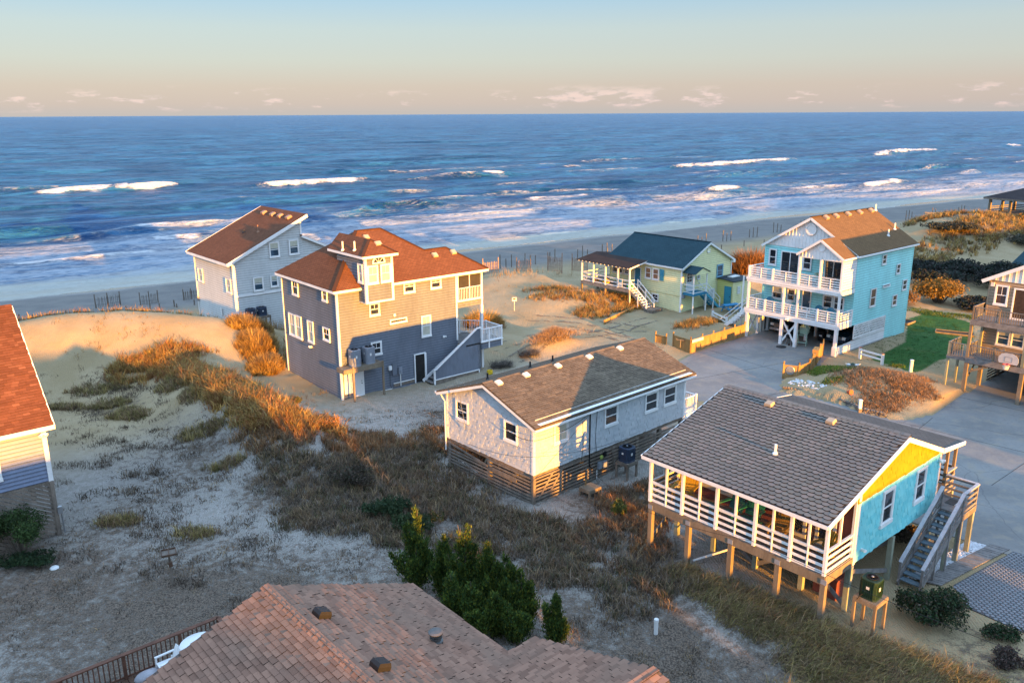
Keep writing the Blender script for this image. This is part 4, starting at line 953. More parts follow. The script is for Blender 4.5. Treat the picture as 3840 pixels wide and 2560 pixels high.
    corner(h, x0, 0, fl - .05, zx(x0) - .1, -1, -1, w=.14); corner(h, x1, 0, fl + .1, zx(x1) - .1, 1, -1, w=.12)
    m = MB(); c = pl3(gy, 2.68, .05, 2.48); m.box(c[0] - .05, c[1] - .05, 2.42, c[0] + .05, c[1] + .05, 2.52); m.tube(c, (c[0] - .1, c[1] - .2, 2.52), .04, 7, .07); ob('flood_light', m, WHITE2, h)
    m = MB(); m.box(9.25, -.1, 4.28, 9.35, 0, 4.4); m.tube((9.3, -.05, 4.35), (9.42, -.25, 4.3), .04, 7, .07); m.tube((9.3, -.05, 4.35), (9.2, -.25, 4.28), .04, 7, .07); ob('flood_light', m, WHITE2, h)
    # deck and beams
    bx('porch_floor', h, GREYWOOD, .02, .02, zd - .06, x0, L - .02, zd)
    bx('floor_frame', h, DARKWOOD, .2, .2, 2.0, x1 - .05, L - .2, 2.04)
    for y in np.linspace(.4, L - .4, 14): bar('floor_joist', h, OLDWOOD, (.1, y, 2.14), (x1 - .1, y, 2.14), .05, .2)
    bar('beam', h, PINE, (.02, 0, 2.13), (.02, L, 2.13), .09, .36); bar('beam', h, PINE, (-.0, .02, 2.13), (x0, .02, 2.13), .09, .36); bar('beam', h, OLDWOOD, (0, L, 2.13), (x0, L, 2.13), .09, .36)
    for y in (0.02, 1.96, 4.12, 6.25, 8.3): plbx('bolt_plate', h, GREYMETAL, ('x', 0, -1), y - .12, y + .12, 2.0, 2.2, .03, .045)
    for x in (0.06, 2.0, 5.6, 9.3):
        for y in (.05, 1.96, 4.12, 6.25, 8.3): post(h, PINE if x < .1 else GREENPILE, x, y, -.5, 1.96, .2, 'pile')
    for p, q in (((2.0, 6.2, 1.6), (2.05, 4.2, .2)), ((2.0, 4.1, .3), (2.0, 2.0, 1.7)), ((2.0, .1, .2), (2.0, 1.9, 1.6)), ((5.6, 1.9, .2), (5.6, .1, 1.7)), ((.1, 8.3, .5), (2.0, 8.3, 1.7)), ((2.1, .05, 1.7), (5.5, .05, .4))): bar('diagonal_brace', h, GREYWOOD, p, q, .04, .18)
    # porch posts and railing
    main = [.06, 1.5, 3.07, 4.89, 6.62, 8.36]; mid = [.78, 2.29, 3.98, 5.75, 7.5]
    for y in main: post(h, WHITE, .0, y, zd, zf + .06, .12, 'porch_post')
    for y in mid:
        post(h, WHITE, .0, y, zd + .98, zf + .06, .085, 'porch_post'); post(h, WHITE, .0, y, zd + .05, zd + .95, .05, 'baluster')
    for a, b_ in zip(main, main[1:]): rail_slats(h, WHITE, (0, a), (0, b_), zd, .97, 4, .035, .11)
    for y in (.06, 8.36):
        post(h, WHITE, .95, y, zd + .98, zx(.95) - .1, .085, 'porch_post'); rail_slats(h, WHITE, (0, y), (x0 - .05, y), zd, .97, 4, .035, .11)
        post(h, WHITE, x0 - .08, y, zd, zx(2) - .1, .1, 'porch_post')
    scr, st_, sb_ = newmat('porch_screen'); tr_ = nd(st_, 'ShaderNodeBsdfTransparent'); mx_ = nd(st_, 'ShaderNodeMixShader'); mx_.inputs[0].default_value = .26; sb_.inputs['Base Color'].default_value = (.02, .02, .02, 1); sb_.inputs['Roughness'].default_value = .8
    lk(st_, tr_.outputs[0], mx_.inputs[1]); lk(st_, sb_.outputs[0], mx_.inputs[2]); lk(st_, mx_.outputs[0], st_.nodes['Material Output'].inputs[0])
    for a, b_ in zip(main, main[1:]): bx('insect_screen', h, scr, .045, a + .05, zd + .02, .047, b_ - .05, zf)
    bx('porch_ceiling_beam', h, WHITE, -.05, 0, zf + .02, .06, L, zf + .12)
    px = ('x', x0, -1)
    for a in ((6.4, 7.3, 2.95, 4.0), (5.3, 6.2, 2.95, 4.0)): window(h, px, *a, tw=.12)
    for a in ((2.0, 3.0), (.75, 1.6)):
        d = window(h, px, a[0], a[1], zd + .02, 4.3, style='fix', name='door', tw=.14); plbx('handle', d, METAL, px, a[0] + .17, a[0] + .22, 3.2, 3.3, .03, .1)
    # roof fittings
    V = (xr - xf, 0, zr - zf); cream = pm('cream_vent', (.38, .30, .22), .1)
    for x, y in ((5.1, 5.88), (5.1, 2.93)): boxvent(h, cream, (x, y, zx(x) + .03), V, .3, .16)
    pipevent(h, PVC, (2.25, 3.76, zx(2.25)), .42, .06)
    # rear porch and landing
    rz = 2.32
    bx('rear_deck', h, GREYWOOD, x1, -.04, rz - .08, 11.7, 4.2, rz); bx('landing', h, GREYWOOD, 8.95, -1.42, rz - .08, 10.45, -.05, rz)
    bar('beam', h, OLDWOOD, (8.95, -1.38, rz - .2), (10.45, -1.38, rz - .2), .08, .22)
    for x, y in ((9.1, -1.3), (10.35, -1.3), (11.6, .1), (11.6, 1.9), (11.6, 4.1), (9.62, 4.1)): post(h, GREENPILE, x, y, -.4, rz - .1, .18, 'pile')
    for x, y in ((9.75, .1), (11.5, .1), (10.6, .1), (11.5, 4.0)): post(h, PINE, x, y, rz, 4.5, .12, 'porch_post')
    for p, q in (((11.65, .1), (11.65, 4.1)), ((8.95, -1.38), (10.4, -1.38)), ((10.4, -1.38), (10.4, -.05)), ((10.6, .05), (11.6, .05))):
        rail_slats(h, GREYWOOD, p, q, rz, .95, 4, .035, .1); bar('rail_cap', h, PALEWOOD, (*p, rz + .99), (*q, rz + .99), .14, .04)
    for x in (8.95, 10.4): post(h, GREYWOOD, x, -1.36, rz - .3, rz + .97, .09, 'rail_post')
    # stairs
    X0, X1 = 5.55, 9.0; ns = 12
    for i in range(ns):
        t = (i + .5) / ns; x = X0 + (X1 - X0) * t; z = .06 + (rz - .1) * (i + 1) / (ns + .5)
        bx('step', h, GREYSTEP, x - .17, -1.32, z - .045, x + .17, -.5, z)
    for y in (-1.36, -.46):
        bar('stringer', h, GREYWOOD, (X0 - .1, y, .05), (X1 + .05, y, rz - .05), .045, .27)
        bar('handrail', h, PALEWOOD, (X0 - .05, y, 1.0), (X1, y, rz + 1.0), .15, .05)
        for zz in (.35, .65): bar('rail_slat', h, GREYWOOD, (X0, y, zz), (X1, y, rz + zz), .03, .1)
        for t in (0, .33, .66, 1): post(h, GREYWOOD, X0 + (X1 - X0) * t, y, -.1 if t < 1 else .5, .95 + rz * t, .09, 'rail_post')
    for x in (7.85,): post(h, GREENPILE, x, -1.28, -.3, 1.5, .14, 'pile')
    # waste pipe hanging below
    ob('waste_pipe', MB().path([(1.9, 4.9, 2.0), (1.9, 4.9, 1.0), (1.6, 5.1, .75), (.3, 6.1, .25)], .05, 7), PVC, h)
    ob('waste_pipe', MB().path([(2.5, .15, 2.0), (2.5, .15, 1.2), (2.2, .1, .9)], .05, 7), PVC, h)
    bx('storage_box', h, REDWALL, 2.3, .6, -.1, 3.4, 1.6, .9)
cottage()

# ------------------------------------------------------------------ turquoise three-storey house with decks
ROOF_OCH = asphalt_mat('ochre_brown_roof', (.16, .098, .048), (.20, .122, .06), (.08, .05, .03), .3, .16)
def turq_house():
    h = thing('turquoise_house', 'tall turquoise house with two stacked white decks over a carport', 'house', (25.995, 64.091, 0), 40.15)
    L, w, ze, zr, xf = 12.0, 8.5, 7.95, 10.66, 2.2; ym = 4.23; o = .22; k = (zr - ze) / (ym + o)
    zy = lambda y: zr - k * abs(y - ym)
    py = ('y', 0, -1); pf = ('x', xf, -1)
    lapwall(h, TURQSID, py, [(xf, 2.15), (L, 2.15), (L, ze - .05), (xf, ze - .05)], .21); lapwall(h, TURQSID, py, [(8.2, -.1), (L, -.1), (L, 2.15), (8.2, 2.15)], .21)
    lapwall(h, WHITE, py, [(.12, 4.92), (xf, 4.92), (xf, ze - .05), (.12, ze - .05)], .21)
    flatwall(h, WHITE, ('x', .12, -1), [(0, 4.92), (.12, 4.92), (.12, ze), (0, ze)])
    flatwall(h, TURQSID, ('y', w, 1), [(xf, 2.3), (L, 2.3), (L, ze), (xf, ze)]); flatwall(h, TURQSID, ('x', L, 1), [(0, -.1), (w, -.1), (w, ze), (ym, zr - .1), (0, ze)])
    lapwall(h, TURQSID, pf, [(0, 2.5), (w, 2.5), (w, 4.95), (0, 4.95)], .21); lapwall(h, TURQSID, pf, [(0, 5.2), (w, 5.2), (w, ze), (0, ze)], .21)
    # board and batten gable
    flatwall(h, WHITE, ('x', xf - .02, -1), [(0, ze - .02), (w, ze - .02), (ym, zr - .1)])
    for y in np.arange(.5, w, .32):
        top = zy(y) - .14
        if top > ze + .05: plbx('batten', h, WHITE, ('x', xf - .02, -1), y - .025, y + .025, ze, top, 0, .03)
    def ring(c, r, x, nm='round_vent'):
        m = MB(); n = 16
        for i in range(n):
            a, b_ = 2 * math.pi * i / n, 2 * math.pi * (i + 1) / n
            m.prism([(c[0] + r * math.cos(a), c[1] + r * math.sin(a)), (c[0] + r * math.cos(b_), c[1] + r * math.sin(b_)), (c[0] + r * .78 * math.cos(b_), c[1] + r * .78 * math.sin(b_)), (c[0] + r * .78 * math.cos(a), c[1] + r * .78 * math.sin(a))], 'x', x - .09, x)
        v = ob(nm, m, WHITE, h)
        ob('louvre', MB().prism([(c[0] + r * .8 * math.cos(2 * math.pi * i / n), c[1] + r * .8 * math.sin(2 * math.pi * i / n)) for i in range(n)], 'x', x - .04, x - .01), WHITE2, v)
    ring((ym, 9.62), .5, xf - .05)
    # roofs
    X0 = xf - .3; X1 = L + .25
    roof(h, ROOF_OCH, [(X0, -o, zy(-o)), (X1, -o, zy(-o)), (X1, ym, zr), (X0, ym, zr)]); roof(h, ROOF_OCH, [(X0, ym, zr), (X1, ym, zr), (X1, 2 * ym + o, zy(-o)), (X0, 2 * ym + o, zy(-o))])
    ze2 = zy(-o)
    for p, q in (((X0, -o), (X0, ym)), ((X0, 2 * ym + o), (X0, ym))): bar('rake_board', h, WHITE, (p[0], p[1], ze2 - .13), (q[0], q[1], zr - .13), .04, .2)
    bar('gutter', h, WHITE2, (X0, -o - .05, ze2 - .1), (X1, -o - .05, ze2 - .1), .1, .12); bar('ridge_cap', h, ROOF_OCH, (X0, ym, zr + .02), (X1, ym, zr + .02), .24, .03)
    # small porch gable
    pk, pz = 1.92, 9.27; kk = (pz - 7.95) / (pk + .12); Xp = -.28; xe = 5.0
    roof(h, ROOF_OCH, [(Xp, -.14, 7.93), (xe, -.14, 7.93), (xe, pk, pz), (Xp, pk, pz)]); roof(h, ROOF_OCH, [(Xp, pk, pz), (xe, pk, pz), (xe, 2 * pk + .14, 7.93), (Xp, 2 * pk + .14, 7.93)])
    flatwall(h, WHITE, ('x', 0, -1), [(0, 7.62), (3.84, 7.62), (3.84, 7.95), (pk, pz - .12), (0, 7.95)])
    for y in np.arange(.3, 3.7, .3): plbx('batten', h, WHITE, ('x', 0, -1), y - .02, y + .02, 7.7, pz - abs(y - pk) * kk - .16, 0, .025)
    ring((pk, 8.62), .32, -.01)
    for p, q in (((Xp, -.14), (Xp, pk)), ((Xp, 2 * pk + .14), (Xp, pk))): bar('rake_board', h, WHITE, (p[0], p[1], 7.83), (q[0], q[1], pz - .1), .04, .18)
    bar('gutter', h, WHITE2, (Xp, -.2, 7.86), (xf, -.2, 7.86), .1, .12); bx('porch_ceiling', h, WHITE, .05, .05, 7.6, xf, 3.8, 7.64)
    lapwall(h, WHITE, ('y', 3.84, 1), [(.0, 7.64), (xf, 7.64), (xf, 7.95), (0, 7.95)])
    # decks
    for z0, z1 in ((2.15, 2.6), (4.92, 5.32)):
        bx('deck', h, WHITE, -.05, -.02, z0, xf, w + .12, z1 - .03); bx('deck_floor', h, GREYWOOD, 0, .04, z1 - .03, xf - .03, w + .06, z1)
        bx('deck_band', h, WHITE, -.09, -.06, z0 + .18, -.05, w + .16, z1 + .02)
    bar('deck_band', h, WHITE, (-.06, -.04, 2.4), (xf, -.04, 2.4), .05, .5)
    # posts
    for y in (8.4, 4.98, 3.63, .07): post(h, WHITE, .06, y, -.1, 2.15, .24, 'carport_post')
    bx('post_base', h, WHITE, -.12, -.12, -.1, .22, .24, .75)
    for y in (8.45, 5.0, 3.68, .07): post(h, WHITE, .06, y, 2.6, 4.92, .17, 'deck_post')
    for y in (3.78, 1.9, .07): post(h, WHITE, .06, y, 5.3, 7.64, .17, 'deck_post')
    for y in (6.75, 1.87): post(h, WHITE, .06, y, 2.6, 3.58, .15, 'rail_post')
    for y in (8.5, 6.2): post(h, WHITE, .06, y, 5.3, 6.3, .15, 'rail_post')
    def rail(y0, y1, z):
        rail_slats(h, WHITE, (.06, y0), (.06, y1), z, .93, 5, .035, .1); post(h, WHITE, .06, (y0 + y1) / 2, z + .05, z + .9, .06, 'baluster')
    for a, b_ in ((8.45, 6.75), (6.75, 5.0), (5.0, 3.68), (3.68, 1.87), (1.87, .07)): rail(a, b_, 2.6)
    for a, b_ in ((8.5, 6.2), (6.2, 3.78), (3.78, 1.9), (1.9, .07)): rail(a, b_, 5.3)
    rail_slats(h, WHITE, (.1, 0), (xf - .05, 0), 2.6, .93, 5, .035, .1); rail_slats(h, WHITE, (.1, w + .05), (xf, w + .05), 5.3, .93, 5, .035, .1); rail_slats(h, WHITE, (.1, w + .05), (xf, w + .05), 2.6, .93, 5, .035, .1)
    post(h, WHITE, xf - .05, .0, 2.6, 3.55, .12, 'rail_post')
    # openings on the front
    window(h, pf, 7.28, 8.05, 6.18, 7.62); window(h, pf, 5.1, 6.85, 5.35, 7.55, style='slide'); window(h, pf, 3.95, 4.78, 6.2, 7.4); window(h, pf, 1.2, 2.75, 5.35, 7.3, style='slide')
    window(h, pf, 6.42, 7.45, 3.3, 4.4, blind=.5); window(h, pf, 5.2, 6.0, 3.3, 4.4)
    d = window(h, pf, 3.7, 4.55, 2.62, 4.5, style='fix', name='door', pane=GLASSB); plbx('handle', d, METAL, pf, 3.82, 3.88, 3.45, 3.6, .03, .1)
    window(h, pf, 1.75, 2.65, 3.25, 4.4); window(h, pf, .75, 1.7, 3.25, 4.4)
    # right wall windows
    for a in ((6.28, 7.0, 6.72, 7.55), (9.04, 9.7, 5.58, 6.45), (10.52, 11.3, 3.95, 4.88), (4.92, 5.85, 3.3, 4.85), (8.94, 9.75, 2.78, 3.75)): window(h, py, *a, tw=.06)
    window(h, py, 6.92, 8.12, 4.72, 4.92, style='fix', tw=.05)
    # lattice and low wall
    lapwall(h, WHITE, py, [(.3, -.1), (8.2, -.1), (8.2, 1.0), (.3, .72)], .21)
    lt = MB()
    for a in (2.65, 5.28, 7.92): plbox(lt, py, a, a + .1, .95, 2.12, .0, .05)
    plbox(lt, py, 2.65, 8.02, 2.02, 2.14, 0, .052); plbox(lt, py, 2.65, 8.02, .92, 1.03, 0, .052); lat = ob('lattice', lt, WHITE, h)
    for x0 in (2.75, 5.38):
        for i in range(11): plbx('lattice_slat', lat, WHITE, py, x0 + .04 + i * .23, x0 + .14 + i * .23, 1.03, 2.02, .005, .02)
        for j in range(5): plbx('lattice_slat', lat, WHITE, py, x0, x0 + 2.53, 1.06 + j * .2, 1.145 + j * .2, .02, .035)
    # carport interior
    for x, y in ((1.56, 8.26), (2.6, 4.14), (4.5, 4.29), (6.5, 4.3), (3.2, 8.3), (5.5, .2)): post(h, WHITE, x, y, -.1, 2.15, .22, 'carport_post')
    flatwall(h, GREYSID, ('x', 8.2, -1), [(0.1, 0), (w, 0), (w, 2.2), (.1, 2.2)]); flatwall(h, GREYSID, ('y', w - .05, -1), [(2.4, 0), (8.2, 0), (8.2, 2.2), (2.4, 2.2)])
    window(h, ('y', w - .05, -1), 2.7, 3.5, .05, 1.9, style='fix', name='door')
    for p, q in (((.1, 8.38, .2), (1.5, 8.28, 2.0)), ((.1, 8.38, 2.0), (1.5, 8.28, .2)), ((.08, 4.9, 2.05), (.08, 3.7, .3)), ((.12, 4.95, .25), (.12, 3.65, 2.05))): bar('cross_brace', h, WHITE, p, q, .05, .16)
    m = MB(); m.tube((-.1, 4.3, 2.35), (-.35, 4.45, 2.3), .05, 8, .09); m.tube((-.1, 4.3, 2.35), (-.35, 4.2, 2.28), .05, 8, .09); ob('flood_light', m, WHITE2, h)
    tv = pm('pinkish_vent', (.34, .25, .19), .1)
    for x in (3.6, 5.2, 7.2, 9.2, 11.2): boxvent(h, tv, (x, ym - .35, zy(ym - .35) + .02), (0, 1, k), .4, .2)
    for x, y in ((9.2, 1.1), (11.3, 1.6), (12.1, 3.9)): pipevent(h, PVC, (x, y, zy(y)), .55, .07)
    # side stair on the left
    for i in range(9): bx('step', h, WHITE, .3, w + .3 + i * .26, 2.3 - i * .25, 1.4, w + .6 + i * .26, 2.35 - i * .25)
    for x in (.3, 1.4): bar('stringer', h, WHITE, (x, w + .2, 2.4), (x, w + 2.8, .0), .05, .3); bar('handrail', h, WHITE, (x, w + .2, 3.4), (x, w + 2.8, 1.0), .1, .05)
    post(h, WHITE, 1.4, w + 1.4, 0, 5.0, .12, 'stair_post')
turq_house()

# ------------------------------------------------------------------ pale yellow cottage
ROOF_TEAL = asphalt_mat('dark_teal_roof', (.028, .062, .078), (.036, .078, .095), (.018, .035, .045), .3, .15)
ROOF_DKBR = asphalt_mat('dark_brown_porch_roof', (.045, .030, .026), (.055, .038, .032), (.025, .018, .016), .9, .9)
def yellow_house():
    h = thing('yellow_cottage', 'pale yellow cottage with dark teal gable roof and a dark-roofed white porch', 'house', (16.639, 79.753, 0), 40.22)
    L, w, ze, zr, xm = 9.6, 8.1, 4.42, 6.57, 4.05; o = .25; k = (zr - ze) / (xm + o)
    zx = lambda x: zr - k * abs(x - xm)
    px = ('x', 0, -1); py = ('y', 0, -1)
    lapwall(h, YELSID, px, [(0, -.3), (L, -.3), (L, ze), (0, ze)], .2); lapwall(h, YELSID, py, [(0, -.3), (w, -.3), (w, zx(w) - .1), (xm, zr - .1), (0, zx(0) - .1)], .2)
    flatwall(h, YELSID, ('x', w, 1), [(0, -.3), (L, -.3), (L, ze), (0, ze)]); flatwall(h, YELSID, ('y', L, 1), [(0, -.3), (w, -.3), (w, zx(w) - .1), (xm, zr - .1), (0, zx(0) - .1)])
    y0, y1 = -.25, L + .25; e = zx(-o)
    roof(h, ROOF_TEAL, [(-o, y0, e), (-o, y1, e), (xm, y1, zr), (xm, y0, zr)]); roof(h, ROOF_TEAL, [(xm, y0, zr), (xm, y1, zr), (w + o, y1, e), (w + o, y0, e)])
    bar('fascia', h, WHITE, (-o, y0, e - .1), (-o, y1, e - .1), .04, .16); bar('ridge_cap', h, ROOF_TEAL, (xm, y0, zr + .015), (xm, y1, zr + .015), .22, .03)
    for a, b_ in ((-o, xm), (w + o, xm)): bar('rake_board', h, WHITE, (a, y0, e - .12), (b_, y0, zr - .12), .04, .18)
    bx('eave_return', h, WHITE, w - .1, y0 - .05, e - .35, w + o, .05, e - .1)
    corner(h, 0, 0, -.1, ze - .05); corner(h, w, 0, -.1, ze - .05, 1, -1)
    bx('belt_board', h, YELSID, -.045, -.02, 1.58, -.02, L, 1.68)
    for a in ((3.84, 4.65), (2.84, 3.68)): window(h, px, a[0], a[1], 2.78, 3.96, pane=pm('curtained_glass', (.20, .105, .07), .3, 3, .2, spec=.8))
    for a in ((2.2, 2.72),):
        m = MB(); plbox(m, px, a[0], a[1], 2.8, 3.95, .025, .06)
        s = ob('shutter', m, TEALPAINT, h)
        for i in range(7): plbx('shutter_slat', s, NAVYPAINT, px, a[0] + .06, a[1] - .06, 2.9 + i * .14, 2.98 + i * .14, .058, .07)
    d = window(h, px, 5.2, 6.05, 1.95, 3.75, style='fix', name='door', pane=NAVYPAINT, tw=.06); plbx('handle', d, METAL, px, 5.32, 5.37, 2.75, 2.85, .03, .09)
    window(h, px, 7.7, 9.1, 2.8, 3.4, style='slide'); window(h, px, 6.8, 7.52, 2.8, 3.4); window(h, px, 2.77, 3.66, .6, 1.38, style='dh4')
    window(h, py, 5.6, 6.62, 2.76, 4.07, trim=pm('blue_trim', (.22, .42, .55), .1), pane=GLASSB); window(h, py, 3.85, 4.25, 5.55, 5.95, style='fix', pane=YELSID, tw=.06, name='gable_vent')
    window(h, py, 2.4, 2.85, 3.0, 3.55, tw=.06); window(h, py, 4.4, 5.4, .7, 1.7, style='fix', pane=GREYSID)
    # porch
    X0 = -2.45; yA, yB = 4.6, 11.4; dz = 1.9
    bx('porch_floor', h, GREYWOOD, X0, yA, dz - .06, -.05, yB, dz); bx('porch_floor', h, GREYWOOD, -.05, L + .02, dz - .06, 2.5, yB, dz)
    for a in ((X0, yA, X0, yB), (X0, yA, -.05, yA), (X0, yB, 2.5, yB)): bar('rim_board', h, GREYWOOD, (a[0], a[1], dz - .2), (a[2], a[3], dz - .2), .06, .3)
    posts = [4.62, 6.2, 7.94, 9.65, 11.35]
    for y in posts: post(h, WHITE, X0 + .05, y, dz, 4.08, .13, 'porch_post')
    post(h, WHITE, 2.4, 11.35, dz, 4.08, .13, 'porch_post')
    for y in posts[::2]: post(h, PINE, X0 + .08, y, -.6, dz - .1, .17, 'pile')
    post(h, PINE, 2.4, 11.3, -.6, dz - .1, .17, 'pile'); post(h, PINE, 0, 11.3, -.6, dz - .1, .17, 'pile')
    for a, b_ in zip(posts, posts[1:]): rail_slats(h, WHITE, (X0 + .05, a), (X0 + .05, b_), dz, .9, 3, .035, .1)
    rail_slats(h, WHITE, (X0 + .05, 11.35), (2.4, 11.35), dz, .9, 3, .035, .1); rail_slats(h, WHITE, (X0 + .05, 4.62), (X0 + .75, 4.62), dz, .9, 3, .035, .1)
    roof(h, ROOF_DKBR, [(X0 - .3, 4.4, 4.12), (X0 - .3, 11.85, 4.12), (0.3, 11.85, 4.62), (.3, 4.4, 4.62)], .06); roof(h, ROOF_DKBR, [(.3, L + .3, 4.62), (.3, 11.85, 4.62), (2.7, 11.85, 4.3), (2.7, L + .3, 4.3)], .06)
    bar('porch_beam', h, WHITE, (X0 + .05, 4.45, 4.02), (X0 + .05, 11.6, 4.02), .09, .16); bar('fascia', h, WHITE, (X0 - .28, 4.42, 4.02), (.0, 4.42, 4.5), .04, .14)
    for i in range(14): bar('rafter_tail', h, WHITE, (X0 - .32, 4.6 + i * .53, 4.04), (X0 + .5, 4.6 + i * .53, 4.18), .06, .1)
    # porch stairs down to the right
    for i in range(8): bx('step', h, WHITE, X0 + .1, 4.5 - i * .27, dz - .18 - i * .2, -1.2, 4.78 - i * .27, dz - .13 - i * .2)
    for x in (X0 + .08, -1.2):
        bar('stringer', h, GREYWOOD, (x, 4.6, dz - .15), (x, 2.35, .15), .05, .22); bar('handrail', h, WHITE, (x, 4.6, dz + .88), (x, 2.3, 1.05), .09, .06); bar('handrail', h, WHITE, (x, 4.6, dz + .4), (x, 2.3, .55), .04, .09)
        for t in (0, .5, 1): post(h, WHITE, x, 4.55 - 2.2 * t, .0, dz + .9 - 1.8 * t, .09, 'rail_post')
    bx('landing_box', h, OLDWOOD, X0 - .1, 1.4, -.4, -1.0, 2.5, .3)
    # side entry with canopy
    bx('landing', h, NAVYPAINT, .2, -1.35, 1.75, 2.4, -.03, 1.95)
    for x, y in ((.28, -1.28), (2.3, -1.28)): post(h, WHITE, x, y, -.3, 4.0, .1, 'canopy_post')
    cz = 4.0; roof(h, ROOF_TEAL, [(.0, -1.6, cz), (.0, -.03, cz), (1.25, -.03, cz + .55), (1.25, -1.6, cz + .55)], .05); roof(h, ROOF_TEAL, [(1.25, -1.6, cz + .55), (1.25, -.03, cz + .55), (2.5, -.03, cz), (2.5, -1.6, cz)], .05)
    ob('canopy_gable', MB().prism([(.1, cz - .15), (2.4, cz - .15), (2.4, cz - .02), (1.25, cz + .46), (.1, cz - .02)], 'y', -1.5, -1.44), YELSID, h)
    d = window(h, py, .7, 1.72, 1.97, 3.9, style='fix', name='door', pane=WHITE2, tw=.07)
    for i in range(2):
        for j in range(3): plbx('pane', d, GLASSB, py, .85 + i * .38, 1.18 + i * .38, 2.9 + j * .3, 3.15 + j * .3, .033, .045)
    rail_slats(h, WHITE, (.28, -1.28), (2.3, -1.28), 1.95, .85, 3, .03, .05); rail_slats(h, WHITE, (.28, -1.28), (.28, -.05), 1.95, .85, 3, .03, .05)
    for i in range(8): bx('step', h, NAVYPAINT, 2.4 + i * .27, -1.3, 1.72 - i * .22, 2.68 + i * .27, -.3, 1.77 - i * .22)
    for y in (-1.32, -.25):
        bar('stringer', h, TEALPAINT, (2.35, y, 1.75), (4.6, y, -.05), .05, .24); bar('handrail', h, WHITE, (2.35, y, 2.8), (4.6, y, 1.0), .07, .06); bar('handrail', h, WHITE, (2.35, y, 2.4), (4.6, y, .6), .04, .05)
        for t in (.5, 1): post(h, WHITE, 2.35 + 2.25 * t, y, -.1, 2.75 - 1.8 * t, .08, 'rail_post')
    plbx('meter_box', h, GREYMETAL, py, .1, .45, 1.4, 1.75, .02, .2)
    # shed wing
    lapwall(h, LIMESID, ('x', 5.85, -1), [(-2.0, -.2), (0, -.2), (0, 2.62), (-2.0, 2.62)], .2); lapwall(h, YELSID, ('y', -2.0, -1), [(5.85, -.2), (8.6, -.2), (8.6, 2.62), (5.85, 2.62)], .2); flatwall(h, YELSID, ('x', 8.6, 1), [(-2, -.2), (0, -.2), (0, 2.6), (-2, 2.6)])
    roof(h, pm('shed_roof_felt', (.03, .04, .05), .2, 3, .8), [(5.65, -2.15, 2.62), (8.75, -2.15, 2.62), (8.75, .05, 2.8), (5.65, .05, 2.8)], .08)
    bx('roof_hatch', h, PVC, 6.7, -1.2, 2.74, 8.0, -.6, 2.84)
    d = window(h, ('x', 5.85, -1), -1.75, -.95, -.05, 2.0, style='fix', name='shed_door', pane=TEALPAINT, trim=TEALPAINT, tw=.07); plbx('handle', d, BLACK, ('x', 5.85, -1), -1.66, -1.58, .95, 1.02, .03, .08)
    corner(h, 5.85, -2.0, -.1, 2.6, mat=YELSID); window(h, ('y', -2.0, -1), 6.5, 6.95, 1.3, 2.0, tw=.05, pane=GREYSID)
yellow_house()

